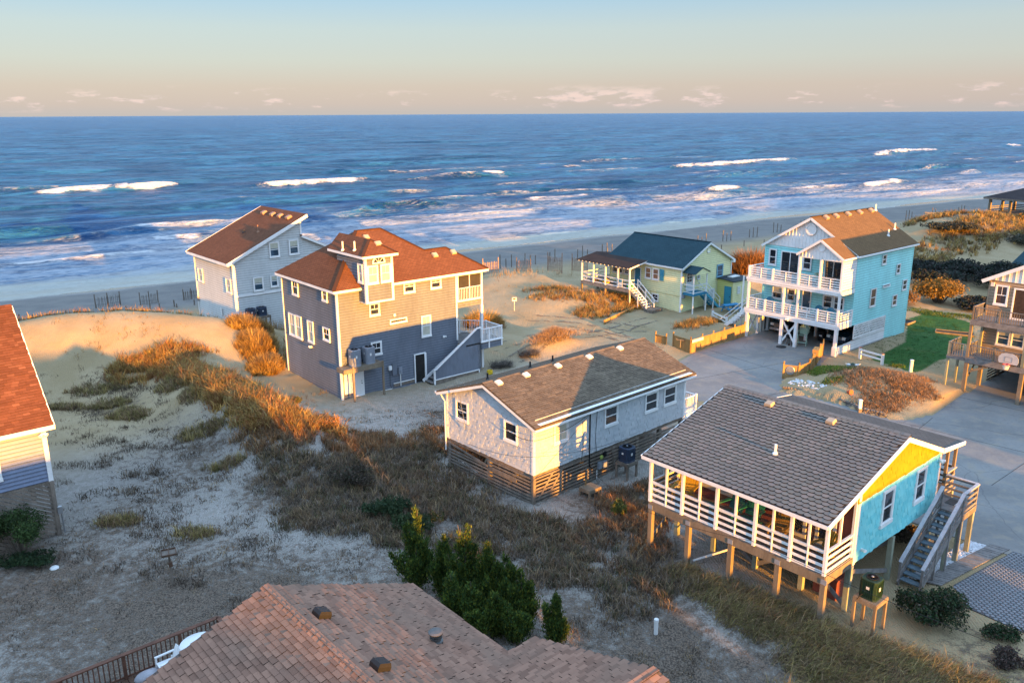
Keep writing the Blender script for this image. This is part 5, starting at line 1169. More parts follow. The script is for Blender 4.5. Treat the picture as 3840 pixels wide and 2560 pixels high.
# ------------------------------------------------------------------ pale grey saltbox house
def white_house():
    h = thing('grey_saltbox_house', 'pale grey clapboard house with steep brown shed roof behind the dune', 'house', (-24.19, 70.92, -1.14), 40.63); h.scale = (1.06, 1.06, 1.06)
    w, ze, xt, zt = 8.55, 7.55, 6.85, 10.85; k = (zt - 7.4) / (xt + .5); zx = lambda x: 7.4 + (x + .5) * k
    px = ('x', 0, -1); py = ('y', 0, -1); b = .6; xw = 6.3
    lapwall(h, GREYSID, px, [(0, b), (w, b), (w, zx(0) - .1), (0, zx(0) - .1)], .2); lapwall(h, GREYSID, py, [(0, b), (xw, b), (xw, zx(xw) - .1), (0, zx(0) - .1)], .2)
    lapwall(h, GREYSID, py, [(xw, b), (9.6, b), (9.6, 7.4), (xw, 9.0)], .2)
    flatwall(h, GREYSID, ('y', w, 1), [(0, b), (xw, b), (xw, zx(xw) - .1), (0, zx(0) - .1)]); flatwall(h, GREYSID, ('x', xw, 1), [(0, 8.5), (w, 8.5), (w, zx(xw) - .1), (0, zx(xw) - .1)]); flatwall(h, GREYSID, ('x', 9.6, 1), [(0, b), (w, b), (w, 7.4), (0, 7.4)]); flatwall(h, GREYSID, ('y', w, 1), [(xw, b), (9.6, b), (9.6, 7.4), (xw, 9.0)])
    y0, y1 = -.28, w + .28
    roof(h, ROOF_BRN, [(-.5, y0, 7.4), (-.5, y1, 7.4), (xt, y1, zt), (xt, y0, zt)], .12); roof(h, ROOF_BRN, [(xw - .1, y0, 9.15), (xw - .1, y1, 9.15), (10.0, y1, 7.35), (10.0, y0, 7.35)], .1)
    bar('fascia', h, WHITE, (-.5, y0, 7.26), (-.5, y1, 7.26), .05, .22)
    for y in (y0, y1): bar('rake_board', h, WHITE, (-.52, y, 7.27), (xt, y, zt - .13), .05, .26); bar('rake_board', h, WHITE, (xw - .1, y, 9.02), (10, y, 7.22), .05, .2)
    bx('soffit', h, WHITE, -.48, y0 + .02, 7.22, -.03, 0, 7.3); bx('top_fascia', h, WHITE, xt - .03, y0, zt - .3, xt + .02, y1, zt - .02)
    corner(h, 0, 0, b, zx(0) - .1, w=.16); corner(h, 0, w, b, zx(0) - .1, -1, 1); corner(h, xw, 0, 8.9, zx(xw) - .1, 1, -1)
    for a in ((6.72, 7.78, 4.78, 6.0), (.58, 1.6, 4.72, 5.97)): window(h, px, *a, pane=BLIND)
    for a in ((3.27, 4.2, 7.45, 8.74), (5.06, 5.98, 7.48, 8.76), (1.63, 2.54, 4.79, 5.98), (3.15, 3.86, 4.94, 5.97)): window(h, py, *a, pane=GLASSB, blind=.42)
    bx('belt_board', h, WHITE, .1, -.05, 4.46, 9.6, -.02, 4.66)
    vt = pm('brown_vent', (.33, .2, .15), .1)
    for y in (1.3, 2.9, 4.4, 6.2): boxvent(h, vt, (5.9, y, zx(5.9) + .03), (1, 0, k), .42, .22)
    pipevent(h, pm('copper_pipe', (.3, .16, .1), .1), (3.6, 2.6, zx(3.6)), .6, .06); pipevent(h, BLACK, (3.2, 4.6, zx(3.2)), .2, .08)
    plbx('meter_box', h, METAL, px, 8.3, 8.55, 2.9, 3.3, .02, .15); plbx('vent_hood', h, WHITE, px, 3.0, 3.2, 2.5, 3.1, .02, .1)
white_house()

# ------------------------------------------------------------------ tan house with wooden decks
def tan_house():
    h = thing('tan_deck_house', 'tan house with white gable and grey wooden decks over an open garage', 'house', (31.55, 55.01, 0), 41)
    D_ = 12.0; W_ = 9.2; xf = 2.0; px = ('x', xf, -1); ze, zr, ym = 7.95, 10.4, -4.6
    lapwall(h, TANSID, px, [(-W_, 5.2), (0, 5.2), (0, 7.78), (-W_, 7.78)], .21); lapwall(h, TANSID, px, [(-W_, 2.5), (0, 2.5), (0, 5.0), (-W_, 5.0)], .21)
    flatwall(h, WHITE, ('x', xf - .03, -1), [(-W_, 7.78), (0, 7.78), (ym, zr - .1)])
    for y in np.arange(-W_ + .4, -.2, .4):
        tp = zr - abs(y - ym) * (zr - ze) / 4.6 - .2
        if tp > 7.9: plbx('batten', h, WHITE, ('x', xf - .03, -1), y - .02, y + .02, 7.8, tp, 0, .025)
    for y in (0, -W_): flatwall(h, TANSID, ('y', y, 1 if y == 0 else -1), [(xf, 2.5), (D_, 2.5), (D_, ze), (xf, ze)])
    flatwall(h, TANSID, ('x', D_, 1), [(-W_, 0), (0, 0), (0, ze), (ym, zr - .1), (-W_, ze)])
    rf = asphalt_mat('pale_grey_roof', (.25, .24, .23), (.3, .29, .28), (.12, .12, .12))
    for s in (1, -1): roof(h, rf, [(xf - .35, ym, zr), (D_ + .3, ym, zr), (D_ + .3, ym + s * 4.95, ze - .16), (xf - .35, ym + s * 4.95, ze - .16)]); bar('rake_board', h, WHITE, (xf - .36, ym, zr - .12), (xf - .36, ym + s * 4.95, ze - .28), .05, .24)
    window(h, px, -1.32, -.46, 6.12, 7.53, style='dh4', pane=pm('brown_glass', (.10, .06, .05), .2, 2, .15, spec=.8), tw=.1)
    d = window(h, px, -2.9, -1.62, 5.3, 7.45, style='fix', name='door', pane=pm('brown_curtain', (.06, .038, .026), .3, 6, .6), tw=.1)
    window(h, px, -6.5, -5.0, 6.1, 7.5, tw=.1)
    for a in ((-1.84, -.98), (-2.75, -1.88), (-5.5, -4.5)): window(h, px, a[0], a[1], 3.35, 4.42, pane=GLASSB, blind=.3, tw=.08)
    plbx('outlet', h, GREYMETAL, px, -1.65, -1.5, 3.0, 3.15, .02, .06); plbx('wall_lamp', h, PVC, px, -.38, -.15, 7.35, 7.65, .02, .12)
    for z0, z1 in ((2.2, 2.6), (4.9, 5.28)):
        bx('deck', h, GREYWOOD, -.05, -W_, z0, xf, .1, z1 - .04); bx('deck_floor', h, GREYWOOD, 0, -W_ + .05, z1 - .04, xf, .05, z1)
        bar('rim_board', h, GREYWOOD, (-.08, -W_, (z0 + z1) / 2), (-.08, .12, (z0 + z1) / 2), .05, .36)
    for y in (0, -3.48, -7.2): post(h, PINE, .05, y, -.1, 2.2, .24, 'garage_post')
    for y in (0.05, -3.4, -7.2): post(h, GREENPILE if y < -.1 else PINE, .06, y, 2.6, 4.9, .18, 'deck_post')
    post(h, GREENPILE, 1.7, -.1, 2.6, 4.9, .16, 'deck_post')
    for z in (2.6, 5.28):
        for y in (.05, -1.6, -3.2, -4.8): post(h, PINE, .05, y, z - .1, z + .92, .1, 'rail_post')
        for a, b_ in ((.05, -1.6), (-1.6, -3.2), (-3.2, -4.8)): rail_balusters(h, OLDWOOD if z > 5 else GREYWOOD, (.05, a), (.05, b_), z, .86, .14)
        rail_balusters(h, GREYWOOD, (.05, .08), (1.9, .08), z, .86, .14)
    # side landing
    bx('side_landing', h, GREYWOOD, -.1, .15, 2.3, 1.9, 1.35, 2.5)
    for p, q in (((-.05, .2), (-.05, 1.3)), ((-.05, 1.3), (1.9, 1.3))): rail_balusters(h, GREYWOOD, p, q, 2.5, .95, .15)
    for x, y in ((0, 1.25), (1.8, 1.25)): post(h, GREENPILE, x, y, -.2, 3.5, .14, 'landing_post')
    for x, y in ((2.5, -.1), (2.5, -3.5), (6, -.1), (6, -3.5), (6, -7)): post(h, OLDWOOD, x, y, -.1, 2.25, .24, 'pile')
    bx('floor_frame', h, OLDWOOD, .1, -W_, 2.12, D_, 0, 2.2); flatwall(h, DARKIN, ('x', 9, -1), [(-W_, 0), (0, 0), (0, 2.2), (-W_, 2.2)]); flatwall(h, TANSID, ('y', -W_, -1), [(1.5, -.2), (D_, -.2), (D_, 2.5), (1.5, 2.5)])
    for i in range(9): bar('skirt_slat', h, OLDWOOD, (4, -.1, .1 + i * .22), (8.9, -.1, .1 + i * .22), .03, .12)
    bar('diagonal_brace', h, PINE, (.08, -.2, 1.6), (.08, -1.3, 2.15), .05, .14); bar('diagonal_brace', h, PINE, (.3, -.1, 1.2), (1.6, -.1, 2.15), .05, .14)
tan_house()

# ------------------------------------------------------------------ periwinkle house (left edge)
ROOF_RUST = shingle_mat('rust_asphalt_shingle', [(.125, .046, .024), (.15, .056, .029), (.18, .068, .036), (.135, .05, .026), (.24, .098, .055)])
def left_house():
    h = thing('periwinkle_house', 'periwinkle house with steep rust roof and diagonal slatted skirting', 'house', (-21.42, 35.51, 0), 41)
    L = 12; py = ('y', 0, -1); W_ = 10.6; ze, zr, ym = 5.4, 10.1, 5.3; k = (zr - ze) / (ym + .15)
    lapwall(h, SLATESID, py, [(-L, 2.7), (0, 2.7), (0, 5.35), (-L, 5.35)], .19); g = [(0, 2.7), (W_, 2.7), (W_, 5.3), (ym, zr - .2), (0, 5.3)]
    flatwall(h, SLATESID, ('x', 0, 1), g); flatwall(h, SLATESID, ('x', -L, -1), g); flatwall(h, SLATESID, ('y', W_, 1), [(-L, 2.7), (0, 2.7), (0, 5.3), (-L, 5.3)])
    ul = asphalt_mat('rust_underlay', (.15, .055, .028), (.18, .065, .03), (.08, .03, .02))
    a, b_ = (-L - .4, -.15, ze), (.4, -.15, ze); c, d = (.4, ym, zr), (-L - .4, ym, zr)
    roof(h, ul, [a, b_, c, d], .1); roof(h, ul, [d, c, (.4, 2 * ym + .15, ze), (-L - .4, 2 * ym + .15, ze)], .1)
    sl = math.hypot(ym + .15, zr - ze); strip_roof(h, a, (1, 0, 0), (0, (ym + .15) / sl, (zr - ze) / sl), [(0, 0), (L + .8, 0), (L + .8, sl), (0, sl)], .3, .15, ROOF_RUST)
    bar('fascia', h, WHITE, (a[0], -.16, ze - .12), (.42, -.16, ze - .12), .05, .2); bar('rake_board', h, WHITE, (.4, -.15, ze - .13), (.4, ym, zr - .13), .05, .2)
    corner(h, 0, 0, 2.68, 5.3, 1, -1, w=.16); window(h, py, -2.9, -1.95, 3.3, 4.7, tw=.1)
    m = MB().tube((-.1, -.05, 5.05), (.05, -.2, 4.98), .06, 8, .09); m.tube((-.12, -.05, 5.05), (-.25, -.2, 4.98), .06, 8, .09); ob('flood_light', m, WHITE2, h)
    for x in (-.1, -4, -8, -11.8):
        for y in (.1, 5, 10): post(h, OLDWOOD, x, y, -.4, 2.7, .22, 'pile')
    bx('floor_frame', h, OLDWOOD, -L, .1, 2.5, -.05, W_, 2.69)
    # diagonal slats
    for i in range(46):
        x0 = -L - 2.0 + i * .34; p = [x0, 2.62]; q = [x0 + 4.2, .0]
        # clip to the bay
        def clip(p, q, xa, xb):
            if q[0] > xb: t = (xb - p[0]) / (q[0] - p[0]); q = [xb, p[1] + (q[1] - p[1]) * t]
            if p[0] < xa: t = (xa - p[0]) / (q[0] - p[0]); p = [xa, p[1] + (q[1] - p[1]) * t]
            return p, q
        if p[0] > -.15: continue
        p, q = clip(p, q, -L, -.1)
        if q[0] - p[0] > .15: bar('skirt_slat', h, OLDWOOD, (p[0], -.02, p[1]), (q[0], -.02, q[1]), .03, .13)
    bx('skirt_post', h, OLDWOOD, -.16, -.07, -.2, .02, .02, 2.66); bx('skirt_rail', h, OLDWOOD, -L, -.04, 2.56, -.1, -.01, 2.68)
    plbx('meter_box', h, METAL, py, -.02, .18, 1.0, 1.35, .02, .15); ob('conduit', MB().path([(.12, -.08, 1.0), (.15, -.08, .0)], .04, 6), METAL, h)
left_house()

# ------------------------------------------------------------------ brown-roofed house below the camera
ROOF_FG = shingle_mat('brown_tabbed_shingle', [(.20, .108, .074), (.285, .155, .106), (.355, .198, .135), (.24, .132, .092)], extra=(.19, .135, .10))
def fg_house():
    h = thing('brown_roof_house', 'low house under a weathered brown shingle roof beside the cedar trees', 'house', (-7.13, 21.09, 0), 41)
    zr, k = 6.0, .4; xe = 5.0; ze = zr - k * xe; y1 = -17.0
    ul = asphalt_mat('brown_underlay', (.13, .095, .08), (.15, .11, .09), (.07, .05, .04))
    roof(h, ul, [(0, 0, zr), (0, y1, zr), (xe, y1, ze), (xe, 0, ze)], .1); roof(h, ul, [(0, 0, zr), (0, y1, zr), (-xe, y1, ze), (-xe, 0, ze)], .1)
    sl = math.hypot(xe, zr - ze); c_, s_ = xe / sl, (zr - ze) / sl
    sh = []
    strip_roof(h, (-xe, 0, ze), (0, -1, 0), (c_, 0, s_), [(0, 0), (-y1, 0), (-y1, sl), (0, sl)], .31, .165, ROOF_FG, .045, keep=120)
    strip_roof(h, (xe, y1, ze), (0, 1, 0), (-c_, 0, s_), [(0, 0), (-y1, 0), (-y1, sl), (0, sl)], .31, .165, ROOF_FG, .045, keep=150)
    for i in range(60):
        y = -.02 - i * .28; m = MB(); e = .17
        m.slab([(-e, y, zr - .025), (-e, y - .33, zr - .04), (0, y - .33, zr + .025), (0, y, zr + .05)], .02); m.slab([(0, y, zr + .05), (0, y - .33, zr + .025), (e, y - .33, zr - .04), (e, y, zr - .025)], .02); ob('ridge_cap', m, ROOF_FG, h)
    # wing with its own gable
    wx, wy, wz = 6.1, -9.35, 5.45; we = 4.0; kk = (wz - we) / 4.5
    roof(h, ul, [(1.2, wy, wz), (wx, wy, wz), (wx, wy + 4.5, we), (4.4, wy + 4.5, we)], .1); roof(h, ul, [(1.2, wy, wz), (wx, wy, wz), (wx, wy - 4.5, we), (4.4, wy - 4.5, we)], .1)
    s2 = math.hypot(4.5, wz - we)
    strip_roof(h, (wx, wy + 4.5, we), (-1, 0, 0), (0, -4.5 / s2, (wz - we) / s2), [(0, 0), (1.25, 0), (4.6, s2), (0, s2)], .31, .165, ROOF_FG, .045, keep=30)
    strip_roof(h, (wx, wy - 4.5, we), (-1, 0, 0), (0, 4.5 / s2, (wz - we) / s2), [(0, 0), (1.25, 0), (4.6, s2), (0, s2)], .31, .165, ROOF_FG, .045, keep=0)
    # walls
    TS = pm('beige_siding', (.36, .31, .25), .12, .6, .7)
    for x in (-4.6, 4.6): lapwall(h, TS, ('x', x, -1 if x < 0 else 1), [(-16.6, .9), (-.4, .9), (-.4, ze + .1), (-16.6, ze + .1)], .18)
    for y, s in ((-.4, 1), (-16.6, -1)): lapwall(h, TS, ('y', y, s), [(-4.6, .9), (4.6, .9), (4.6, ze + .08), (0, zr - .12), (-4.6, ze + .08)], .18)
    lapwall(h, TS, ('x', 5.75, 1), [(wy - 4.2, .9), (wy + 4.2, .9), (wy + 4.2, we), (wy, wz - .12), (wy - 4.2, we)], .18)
    for y, s in ((wy + 4.2, 1), (wy - 4.2, -1)): flatwall(h, TS, ('y', y, s), [(4.6, .9), (5.75, .9), (5.75, we), (4.6, we)])
    for x in (-4.4, 0, 4.4):
        for y in (-.6, -5, -10, -16.4): post(h, OLDWOOD, x, y, -.3, 1.0, .2, 'pile')
    bar('fascia', h, WHITE, (xe, 0, ze - .12), (xe, -4.9, ze - .12), .04, .16); bar('fascia', h, WHITE, (-xe, 0, ze - .12), (-xe, y1, ze - .12), .04, .16)
    for s in (1, -1): bar('rake_board', h, DARKWOOD, (s * xe, .015, ze - .13), (0, .015, zr - .13), .04, .16); bar('rake_board', h, WHITE, (wx, wy + s * 4.5, we - .12), (wx, wy, wz - .12), .04, .16)
    window(h, ('y', -.4, 1), -1.2, 0, 1.2, 3.3, style='slide', name='door')
    # vents
    zx = lambda x: zr - k * abs(x)
    boxvent(h, BLACK, (.62, -2.13, zx(.62) + .03), (-1, 0, k), .34, .2); boxvent(h, BLACK, (.63, -5.07, zx(.63) + .03), (-1, 0, k), .34, .2)
    DM = pm('dull_vent_metal', (.14, .135, .13), .2, 4, .5, metal=.6); t = MB(); c = (3.14, -3.94, zx(3.14)); t.lathe([(.2, -.06), (.2, .06), (.14, .08), (.14, .16)], 18, c)
    tv = ob('turbine_vent', t, DM, h)
    for zz in (.15, .2, .25): ob('vent_ring', MB().lathe([(.14, zz), (.18, zz + .01), (.18, zz + .03), (.14, zz + .038)], 18, c), DM, tv)
    ob('vent_cap', MB().lathe([(.1, .28), (.21, .295), (.215, .33), (.16, .36), (.02, .372)], 18, c), DM, tv)
    # deck at the far end
    dz = 1.1
    for i in range(35): bx('deck_board', h, DARKWOOD, -6.5 + i * .2, -.38, dz - .04, -6.32 + i * .2, 5.55, dz)
    RB = pm('red_brown_rail', (.13, .06, .038), .3, 3, .8, (1, 1, 1), .3)
    for x in (-6.4, -4.6, -2.73, -.9, .45): post(h, RB, x, 5.5, -.3, dz + .92, .1, 'rail_post')
    rail_balusters(h, RB, (-6.4, 5.5), (.45, 5.5), dz, .9, .15, cap=.16); rail_balusters(h, RB, (.45, 5.5), (.45, -.3), dz, .9, .15, cap=.16)
    bar('rim_board', h, RB, (-6.5, 5.53, dz - .15), (.5, 5.53, dz - .15), .05, .22)
fg_house()

# ------------------------------------------------------------------ beach pavilion and far roofs
def pavilion():
    h = thing('beach_pavilion', 'open timber pavilion with dark hip roof beside the beach dune', 'pavilion', (86.2, 140.5, 0.4), 28)
    S_ = 3.5; zd, ze, za = 2.0, 4.55, 6.2
    rf = asphalt_mat('charcoal_roof', (.035, .036, .042), (.045, .046, .052), (.02, .02, .02), .4, .25)
    e = S_ + .8; c4 = [(-e, -e, ze), (e, -e, ze), (e, e, ze), (-e, e, ze)]
    for i in range(4): roof(h, rf, [c4[i], c4[(i + 1) % 4], (0, 0, za)], .12)
    for i in range(4): p, q = c4[i], c4[(i + 1) % 4]; bar('fascia', h, OLDWOOD, (p[0], p[1], ze - .15), (q[0], q[1], ze - .15), .08, .3)
    for x in (-S_, 0, S_):
        for y in (-S_, 0, S_):
            if x or y: post(h, PINE, x, y, -1.5, ze, .36, 'post')
    bx('deck', h, GREYWOOD, -S_ - .4, -S_ - .4, zd - .5, S_ + .4, S_ + .4, zd)
    for a, b_ in (((-S_, -S_), (S_, -S_)), ((S_, -S_), (S_, S_)), ((S_, S_), (-S_, S_))): rail_slats(h, GREYWOOD, a, b_, zd, 1.0, 4, .06, .14)
    w = thing('beach_walkway', 'grey wooden walkway with handrails leading to the beach pavilion', 'walkway', (70.5, 141.5, -.3), -12)
    bx('deck', w, GREYWOOD, 0, -.9, 1.5, 10.2, .9, 1.7)
    for y in (-.85, .85): rail_slats(w, GREYWOOD, (0, y), (10.2, y), 1.7, 1.0, 3, .06, .12)
    for x in np.arange(.2, 10.2, 2): 
        for y in (-.85, .85): post(w, GREYWOOD, x, y, -.6, 2.75, .16, 'post')
pavilion()
def far_roof():
    h = thing('teal_roof_house', 'low house with dark teal roof behind the tan house', 'house', (60.5, 86.5, -.4), 35)
    lapwall(h, GREYSID, ('x', 0, -1), [(0, -.3), (7, -.3), (7, 2.6), (0, 2.6)], .2); flatwall(h, GREYSID, ('y', 0, -1), [(0, -.3), (8, -.3), (8, 2.6), (4, 4.2), (0, 2.6)]); flatwall(h, GREYSID, ('y', 7, 1), [(0, -.3), (8, -.3), (8, 2.6), (4, 4.2), (0, 2.6)]); flatwall(h, GREYSID, ('x', 8, 1), [(0, -.3), (7, -.3), (7, 2.6), (0, 2.6)])
    roof(h, ROOF_TEAL, [(-.4, -.3, 2.5), (-.4, 7.3, 2.5), (4, 7.3, 4.4), (4, -.3, 4.4)]); roof(h, ROOF_TEAL, [(4, -.3, 4.4), (4, 7.3, 4.4), (8.4, 7.3, 2.5), (8.4, -.3, 2.5)])
    window(h, ('x', 0, -1), 2, 3.2, 1, 2.2)
far_roof()
# unseen houses across the street, behind the photographer, sized by the shade they cast
def street_house(lab, q0, q1, s, zr, mat, rm, ze=None):
    az = R(SUN_AZ); e = Vector((math.cos(az), math.sin(az))); d = Vector((-math.sin(az), math.cos(az)))
    wq = q1 - q0; p = e * q0 + d * s
    h = thing('street_house', lab, 'house', (p.x, p.y, 0), SUN_AZ, 'houses across the street')
    dp = 8.0; ze = ze or zr - 1.8
    for pl_, a in ((('y', 0, -1), wq), (('y', dp, 1), wq)): lapwall(h, mat, pl_, [(.3, 0), (a - .3, 0), (a - .3, ze), (.3, ze)], .2)
    for pl_ in (('x', .3, -1), ('x', wq - .3, 1)): lapwall(h, mat, pl_, [(0, 0), (dp, 0), (dp, ze), (dp / 2, zr - .1), (0, ze)], .2)
    roof(h, rm, [(0, -.4, ze - .05), (wq, -.4, ze - .05), (wq, dp / 2, zr), (0, dp / 2, zr)]); roof(h, rm, [(0, dp / 2, zr), (wq, dp / 2, zr), (wq, dp + .4, ze - .05), (0, dp + .4, ze - .05)])
    for a in np.arange(1.5, wq - 1.5, 2.6):
        for z in np.arange(1.2, ze - 1.5, 2.7): window(h, ('y', dp, 1), a, a + 1.1, z, z + 1.4); window(h, ('y', 0, -1), a, a + 1.1, z, z + 1.4)
def east_row():
    tn_ = math.tan(R(SUN_EL))
    street_house('tall grey house at the far end of the lane', 86, 104, -4, 7.6, GREYSID, ROOF_BRN)
    street_house('tall tan house at the far end of the lane', 105.5, 126, -4, 8.0, TANSID, ROOF_BRN)
east_row()
ST = -34; tn = math.tan(R(SUN_EL)); zof = lambda h0: h0 - (ST + 4) * tn
street_house('wide two-storey grey house across the street', -14, 6.4, ST, zof(7.25), GREYSID, ROOF_BRN)
street_house('low yellow house across the street', 10.9, 16.6, ST, zof(4.9), YELSID, ROOF_OCH)
street_house('low blue house across the street', 16.8, 21.2, ST, zof(4.5), SLATESID, ROOF_OCH)
street_house('unseen narrow low grey block across the street, added to step the shadow down', 21.25, 23.15, ST, zof(3.15), GREYSID, ROOF_OCH, 3.6)  # this and the next are unseen slivers, sized for the shadow they cast
street_house('unseen narrow low tan block across the street, added to step the shadow down', 23.2, 25.6, ST, zof(2.3), TANSID, ROOF_OCH, 3.2)
street_house('tall blue house with long ridge across the street', 26.8, 34.3, ST, zof(6.0), SLATESID, ROOF_TEAL)
street_house('low white house across the street', 35.2, 45.8, ST, zof(2.9), GREYSID, ROOF_TAN if False else ROOF_OCH)
street_house('low teal-roofed house across the street', 48.2, 58, ST, zof(2.5), YELSID, ROOF_TEAL)
# ------------------------------------------------------------------ loose things
def frame_of(o, deg):
    c, s = math.cos(R(deg)), math.sin(R(deg))
    return lambda x, y, z=0: (o[0] + c * x - s * y, o[1] + s * x + c * y, z)
CEN = frame_of((1.036, 38.097), 42.15); BLU = frame_of((-11.709, 54.027), 39.38); COT = frame_of((11.613, 27.408), 41.18); TUR = frame_of((25.995, 64.091), 40.15)
YEL = frame_of((16.639, 79.753), 40.22); WHI = frame_of((-24.19, 70.92), 40.63); TAN = frame_of((31.55, 55.01), 41); FG = frame_of((-7.13, 21.09), 41)
def ac_unit(label, loc, deg, mat, s=.72, hh=.95, group=None, square=False):
    t = thing('air_conditioner', label, 'air conditioner', loc, deg, group)
    m = MB(); n = 20; r = s / 2; prof = []
    def ringp(rad, z):
        pts = []
        for k in range(n):
            a = 2 * math.pi * k / n; c, sn = math.cos(a), math.sin(a); p = 5 if not square else 9
            q = (abs(c) ** p + abs(sn) ** p) ** (-1 / p); pts.append((rad * q * c, rad * q * sn, z))
        return pts
    lv = [(r, 0), (r, .08), (r * .965, .1), (r * .965, hh - .1), (r, hh - .08), (r, hh - .02), (r * .93, hh)]
    vs = []; fs = []
    for rd, z in lv: vs += ringp(rd, z)
    for i in range(len(lv) - 1):
        for k in range(n): fs.append((i * n + k, i * n + (k + 1) % n, (i + 1) * n + (k + 1) % n, (i + 1) * n + k))
    fs += [tuple(range(n))[::-1], tuple(range((len(lv) - 1) * n, len(lv) * n))]
    m.add(vs, fs); ob('casing', m, mat, t)
    lm = MB()
    for k in range(28):
        a = 2 * math.pi * (k + .5) / 28; c, sn = math.cos(a), math.sin(a); p = 5 if not square else 9
        q = (abs(c) ** p + abs(sn) ** p) ** (-1 / p) * r * .985; lm.beam((q * c, q * sn, .12), (q * c, q * sn, hh - .12), .012, .02)
    ob('louvres', lm, mat, t)
    ob('fan_well', MB().lathe([(r * .68, hh + .001), (r * .68, hh + .012), (r * .1, hh + .012)], 18), BLACK, t)
    gm_ = MB()
    for rd in (.25, .4, .55, .68): gm_.lathe([(r * rd, hh + .02), (r * (rd + .03), hh + .028), (r * rd + .001, hh + .03)], 18)
    for k in range(8): a = math.pi * k / 8; gm_.beam((r * .7 * math.cos(a), r * .7 * math.sin(a), hh + .03), (-r * .7 * math.cos(a), -r * .7 * math.sin(a), hh + .03), .012)
    ob('fan_grille', gm_, BLACK, t); ob('motor_cap', MB().lathe([(r * .16, hh + .03), (r * .14, hh + .05)], 10), GREYMETAL, t)
    bx('label_plate', t, PVC, -r * .97 - .012, -.06, hh * .55, -r * .9, .06, hh * .68); bx('label_plate', t, PVC, -.1, -r * .985 - .012, hh * .5, .02, -r * .9, hh * .66)
    ob('refrigerant_line', MB().path([(-r * .9, r * .5, .2), (-r - .12, r * .6, .18), (-r - .2, r * .8, .02)], .02, 5), BLACK, t)
    return t
def stand(label, loc, deg, sx, sy, h_, mat, name='equipment_stand', cat='stand', legs=4, th=.14):
    t = thing(name, label, cat, loc, deg)
    for i in range(int(sx / .14)): bx('top_board', t, mat, i * sx / int(sx / .14) + .005, 0, h_ - .04, (i + 1) * sx / int(sx / .14) - .005, sy, h_)
    for p, q in (((0, 0), (sx, 0)), ((0, sy), (sx, sy)), ((0, 0), (0, sy)), ((sx, 0), (sx, sy))): bar('apron', t, mat, (*p, h_ - .04 - th / 2), (*q, h_ - .04 - th / 2), .04, th)
    for x, y in ((.05, .05), (sx - .05, .05), (.05, sy - .05), (sx - .05, sy - .05)): post(t, mat, x, y, -.4, h_ - .04, .1, 'leg')
    return t
# blue house platform with two units
t = thing('equipment_platform', 'timber platform on posts against the slate blue house', 'platform', BLU(-.3, -1.05), 39.38)
for i in range(21): bx('top_board', t, PINE, i * .145, .0, 2.44, i * .145 + .135, 1.0, 2.48)
for p, q in (((0, 0), (3.05, 0)), ((0, 0), (0, 1.0)), ((3.05, 0), (3.05, 1.0)), ((0, 1.0), (3.05, 1.0))): bar('apron', t, PINE, (*p, 2.3), (*q, 2.3), .05, .27)
for x in (.68, 3.0): post(t, PINE, x, .0, -.3, 2.6, .12, 'leg')
ac_unit('grey air conditioner on the timber platform, nearer the house corner', BLU(.85, -.5, 2.48), 39, GREYMETAL, .72, 1.15, 'units on the platform')
ac_unit('grey air conditioner on the timber platform, below the small window', BLU(1.95, -.5, 2.48), 39, GREYMETAL, .72, 1.15, 'units on the platform')
# white house stand
stand('dark weathered stand for two air conditioners beside the grey house', WHI(.4, -1.2), 40.6, 2.2, 1.0, 1.88, OLDWOOD)
ac_unit('dark air conditioner by the grey clapboard house, next to its corner', WHI(.98, -.7, 1.88), 40, NAVYMETAL, .78, .75, 'units beside the grey house')
ac_unit('dark air conditioner by the grey clapboard house, farther from its corner', WHI(2.0, -.7, 1.88), 40, NAVYMETAL, .78, .75, 'units beside the grey house')
# centre stand, unit, bench
x, y, _ = CEN(5.55, -1.45)
stand('small weathered timber stand beside the slatted skirting', (x, y, ht(x, y)), 42, .85, .85, .95, OLDWOOD)
x, y, _ = CEN(5.97, -1.02); ac_unit('dark blue air conditioner on a timber stand by the slatted skirting', (x, y, ht(x, y) + .95), 42, NAVYMETAL, .74, .82)
x, y, _ = CEN(2.55, -1.5); t = stand('low empty pine platform on short legs by the slatted skirting', (x, y, ht(x, y)), 42, .85, .75, .42, PINE)
for px_ in (.3, .36): bar('rebar', t, PINE2, (px_, .6, .4), (px_ + .05, .65, .75), .02)
# cottage stand and green unit
x, y, _ = COT(1.05, -1.55); stand('pine stand on tall legs below the turquoise cottage', (x, y, ht(x, y)), 41, .95, .9, 1.32, PINE)
x, y, _ = COT(1.5, -1.1); ac_unit('dark green square air conditioner on a pine stand', (x, y, ht(x, y) + 1.32), 41, GREENMETAL, .66, .85, square=True)

